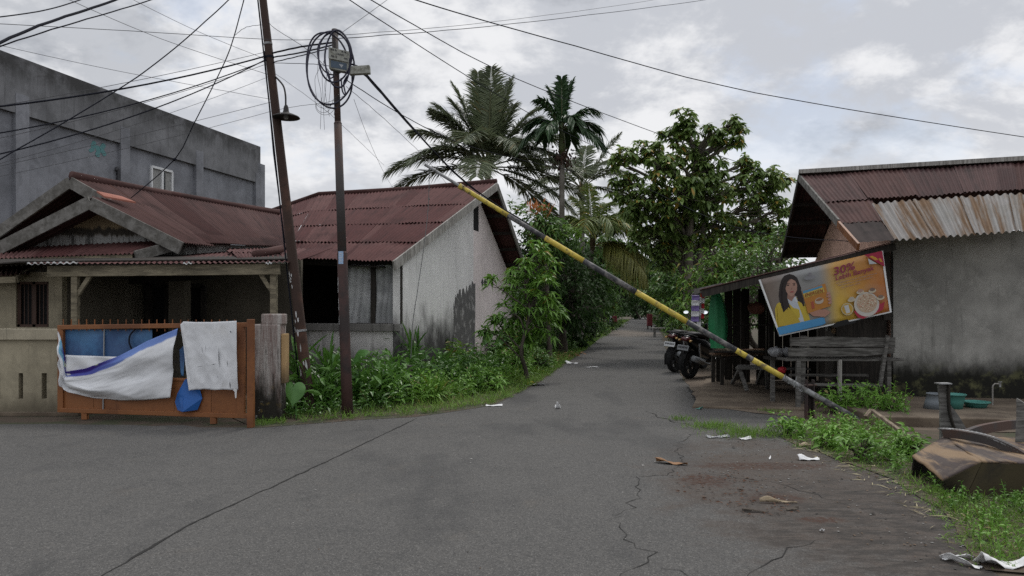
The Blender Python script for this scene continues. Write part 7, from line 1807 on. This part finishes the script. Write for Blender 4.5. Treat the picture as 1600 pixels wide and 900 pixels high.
rg = np.random.default_rng(77); mb = MB(); N = 2600
xs = rg.uniform(-70, 130, N); ys = rg.uniform(186, 215, N); zs = rg.uniform(0, 1, N) ** .8 * (9 + 3 * np.sin(xs * .21) + 2 * np.sin(xs * .57 + 1))
q = np.column_stack([xs, ys, zs]); whorls(mb, q, unit(rg.normal(0, 1, (N, 3))), 7, 1.5, .8, .5, rg, jitter=.7)
tag(mb.build('far_woods', M['lf_dark']), 'far dark trees closing the end of the lane', kind='stuff')

# more low growth left of the lane so that the ground under the trees stays dark
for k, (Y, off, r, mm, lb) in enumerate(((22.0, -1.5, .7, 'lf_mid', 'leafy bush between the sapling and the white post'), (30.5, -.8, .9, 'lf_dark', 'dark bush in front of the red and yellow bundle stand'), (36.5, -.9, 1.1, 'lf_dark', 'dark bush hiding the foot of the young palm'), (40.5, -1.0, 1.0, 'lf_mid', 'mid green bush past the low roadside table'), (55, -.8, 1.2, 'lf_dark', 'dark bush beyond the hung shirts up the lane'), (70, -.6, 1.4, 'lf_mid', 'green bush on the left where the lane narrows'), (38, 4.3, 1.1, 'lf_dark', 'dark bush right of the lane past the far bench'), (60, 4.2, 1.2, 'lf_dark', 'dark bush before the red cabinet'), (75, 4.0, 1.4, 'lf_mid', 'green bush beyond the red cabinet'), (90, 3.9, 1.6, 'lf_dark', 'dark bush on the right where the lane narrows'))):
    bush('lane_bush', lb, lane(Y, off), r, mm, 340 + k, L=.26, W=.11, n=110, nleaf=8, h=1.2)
# grit, stones and straw on the roadside
def grit(poly, n, seed, name, label, mats, smin=.004, smax=.018):
    rg = np.random.default_rng(seed); pts = scatter(poly, n, rg); mb = MB()
    o = np.array([(-1, -1, 0), (1, -1, 0), (1, 1, 0), (-1, 1, 0), (-.6, -.5, .8), (.6, -.6, .9), (.5, .6, .7), (-.5, .6, .8)]) * 1.0
    fq = np.array([(0, 1, 5, 4), (1, 2, 6, 5), (2, 3, 7, 6), (3, 0, 4, 7), (4, 5, 6, 7)])
    for x, y in pts:
        s = rg.uniform(smin, smax) * (2.2 if rg.uniform() > .97 else 1); a = rg.uniform(0, 6.28); c_, s_ = math.cos(a), math.sin(a)
        q = o * [s * rg.uniform(.6, 1.6), s, s * rg.uniform(.3, .8)] + rg.normal(0, s * .18, o.shape)
        q = np.column_stack([q[:, 0] * c_ - q[:, 1] * s_ + x, q[:, 0] * s_ + q[:, 1] * c_ + y, np.maximum(q[:, 2], 0) + .005]); mb.add(q, fq, mi=int(rg.integers(len(mats))))
    tag(mb.build(name, mats), label, kind='stuff')
GM = [simple('stone_grey', (.20, .195, .185), .9), simple('stone_dark', (.06, .055, .05), .9), simple('stone_brown', (.14, .10, .07), .9), simple('stone_pale', (.40, .39, .37), .9)]
grit([tuple(G(*q)[:2]) for q in ((1110, 672), (1230, 684), (1305, 712), (1400, 745), (1440, 775), (1500, 820), (1540, 890), (1420, 895), (1250, 800), (1090, 730))], 420, 5, 'roadside_grit', 'grit and small stones on the brown soil at the right road edge', GM[:3], .003, .009)
grit([tuple(G(*q)[:2]) for q in ((400, 672), (560, 661), (720, 646), (815, 617), (900, 562), (905, 556), (812, 611), (720, 640), (560, 655), (400, 667))], 220, 6, 'verge_grit', 'grit along the foot of the left verge', GM[:3], .003, .008)
grit([tuple(G(*q)[:2]) for q in ((150, 900), (700, 660), (1000, 640), (1100, 700), (1000, 895))], 160, 8, 'road_grit', 'sparse grit on the asphalt', GM, .002, .005)
rg = np.random.default_rng(91); pts = scatter([tuple(G(*q)[:2]) for q in ((1225, 684), (1305, 706), (1400, 735), (1440, 772), (1500, 818), (1470, 830), (1380, 770), (1290, 728))], 170, rg)
mb = MB(); a = rg.uniform(0, 6.28, len(pts)); leaf_strip(mb, np.column_stack([pts, np.full(len(pts), .012)]), np.column_stack([np.cos(a), np.sin(a), rg.uniform(0, .12, len(pts))]), rg.uniform(.05, .22, len(pts)), rg.uniform(.004, .014, len(pts)), .05, rg=rg)
tag(mb.build('dry_straw', simple('straw', (.33, .29, .18), .9, .3)), 'dry straw and dead stems at the edge of the right weeds', kind='stuff')
mb = MB(); pts = scatter([tuple(G(*q)[:2]) for q in ((1050, 740), (1150, 735), (1250, 800), (1180, 815), (1060, 770))], 220, rg); a = rg.uniform(0, 6.28, len(pts)); leaf_strip(mb, np.column_stack([pts, np.full(len(pts), .008)]), np.column_stack([np.cos(a), np.sin(a), rg.uniform(0, .2, len(pts))]), rg.uniform(.02, .07, len(pts)), rg.uniform(.006, .016, len(pts)), .05, rg=rg)
tag(mb.build('husk_crumbs', simple('husk_crumb', (.10, .05, .03), .95, .4)), 'red-brown husk crumbs strewn on the asphalt', kind='stuff')

hl = MB()  # dark ridge added to close the bright sky gap behind the woods
hl.grid(lambda u, v: Vector((-160 + 420 * u, 235 + 160 * v, -1 + (13 + 4 * math.sin(u * 17) + 2 * math.sin(u * 41 + 1)) * math.sin(math.pi * min(1, v * 1.2 + .02)))), 80, 10)
tag(hl.build('added_ridge', M['lf_dark'], smooth=True), kind='structure')
for k, (Y, off, z, r) in enumerate(((52, 0.2, 5.6, 1.6), (64, 3.6, 6.2, 1.9), (74, .4, 6.5, 2.2), (88, 3.2, 6.2, 2.4), (104, 1.0, 6.8, 3.0), (125, 2.6, 5.5, 3.6))):
    b0 = lane(Y, -2.6 if off < 2 else 6.0); c0 = lane(Y, off)
    tree('overhanging_tree', 'dark tree leaning its crown over the far lane from the ' + ('left' if off < 2 else 'right'), 'tree', b0, [(Vector((c0.x, c0.y, z)), (r * 1.3, r * 1.2, r * .8)), (Vector((.5 * (c0.x + b0.x), c0.y, z - .8)), (r, r, r * .8)), (Vector((b0.x, b0.y, z - 1.4)), (r, r, r))], .15, M['lf_dark'], M['bark_dark'], 600 + k, L=.3 + Y * .003, W=.13 + Y * .0013, ncl=14, nleaf=8, droop=.7, group='trees leaning over the far lane from the ' + ('left' if off < 2 else 'right'), shell=.2)

rg = np.random.default_rng(93)
RE = [G(*q) for q in ((1225, 684), (1305, 715), (1400, 748), (1440, 775), (1492, 812), (1512, 850), (1545, 890))]
pe = along(RE, 700, .5, rg, 1.6); tag(grass_mesh(pe, .09, .008, rg, 2, .8).build('edge_grass', M['lf_grass']), 'short scruffy grass creeping over the right road edge', kind='stuff')
FE = [lane(Y, 0) for Y in (38, 50, 65, 85, 120)]
pe = along(FE, 2600, 1.5, rg, .8); tag(grass_mesh(pe, .34, .05, rg, 1, .5).build('far_verge_grass', M['lf_grass']), 'light green grass strip on the left of the far lane', kind='stuff')
FE = [lane(Y, 3.45) for Y in (120, 85, 65, 50, 38, 28)]
pe = along(FE, 1500, .9, rg, .9); tag(grass_mesh(pe, .28, .04, rg, 1, .5).build('far_edge_grass', M['lf_grass']), 'patchy grass on the right of the far lane', kind='stuff')
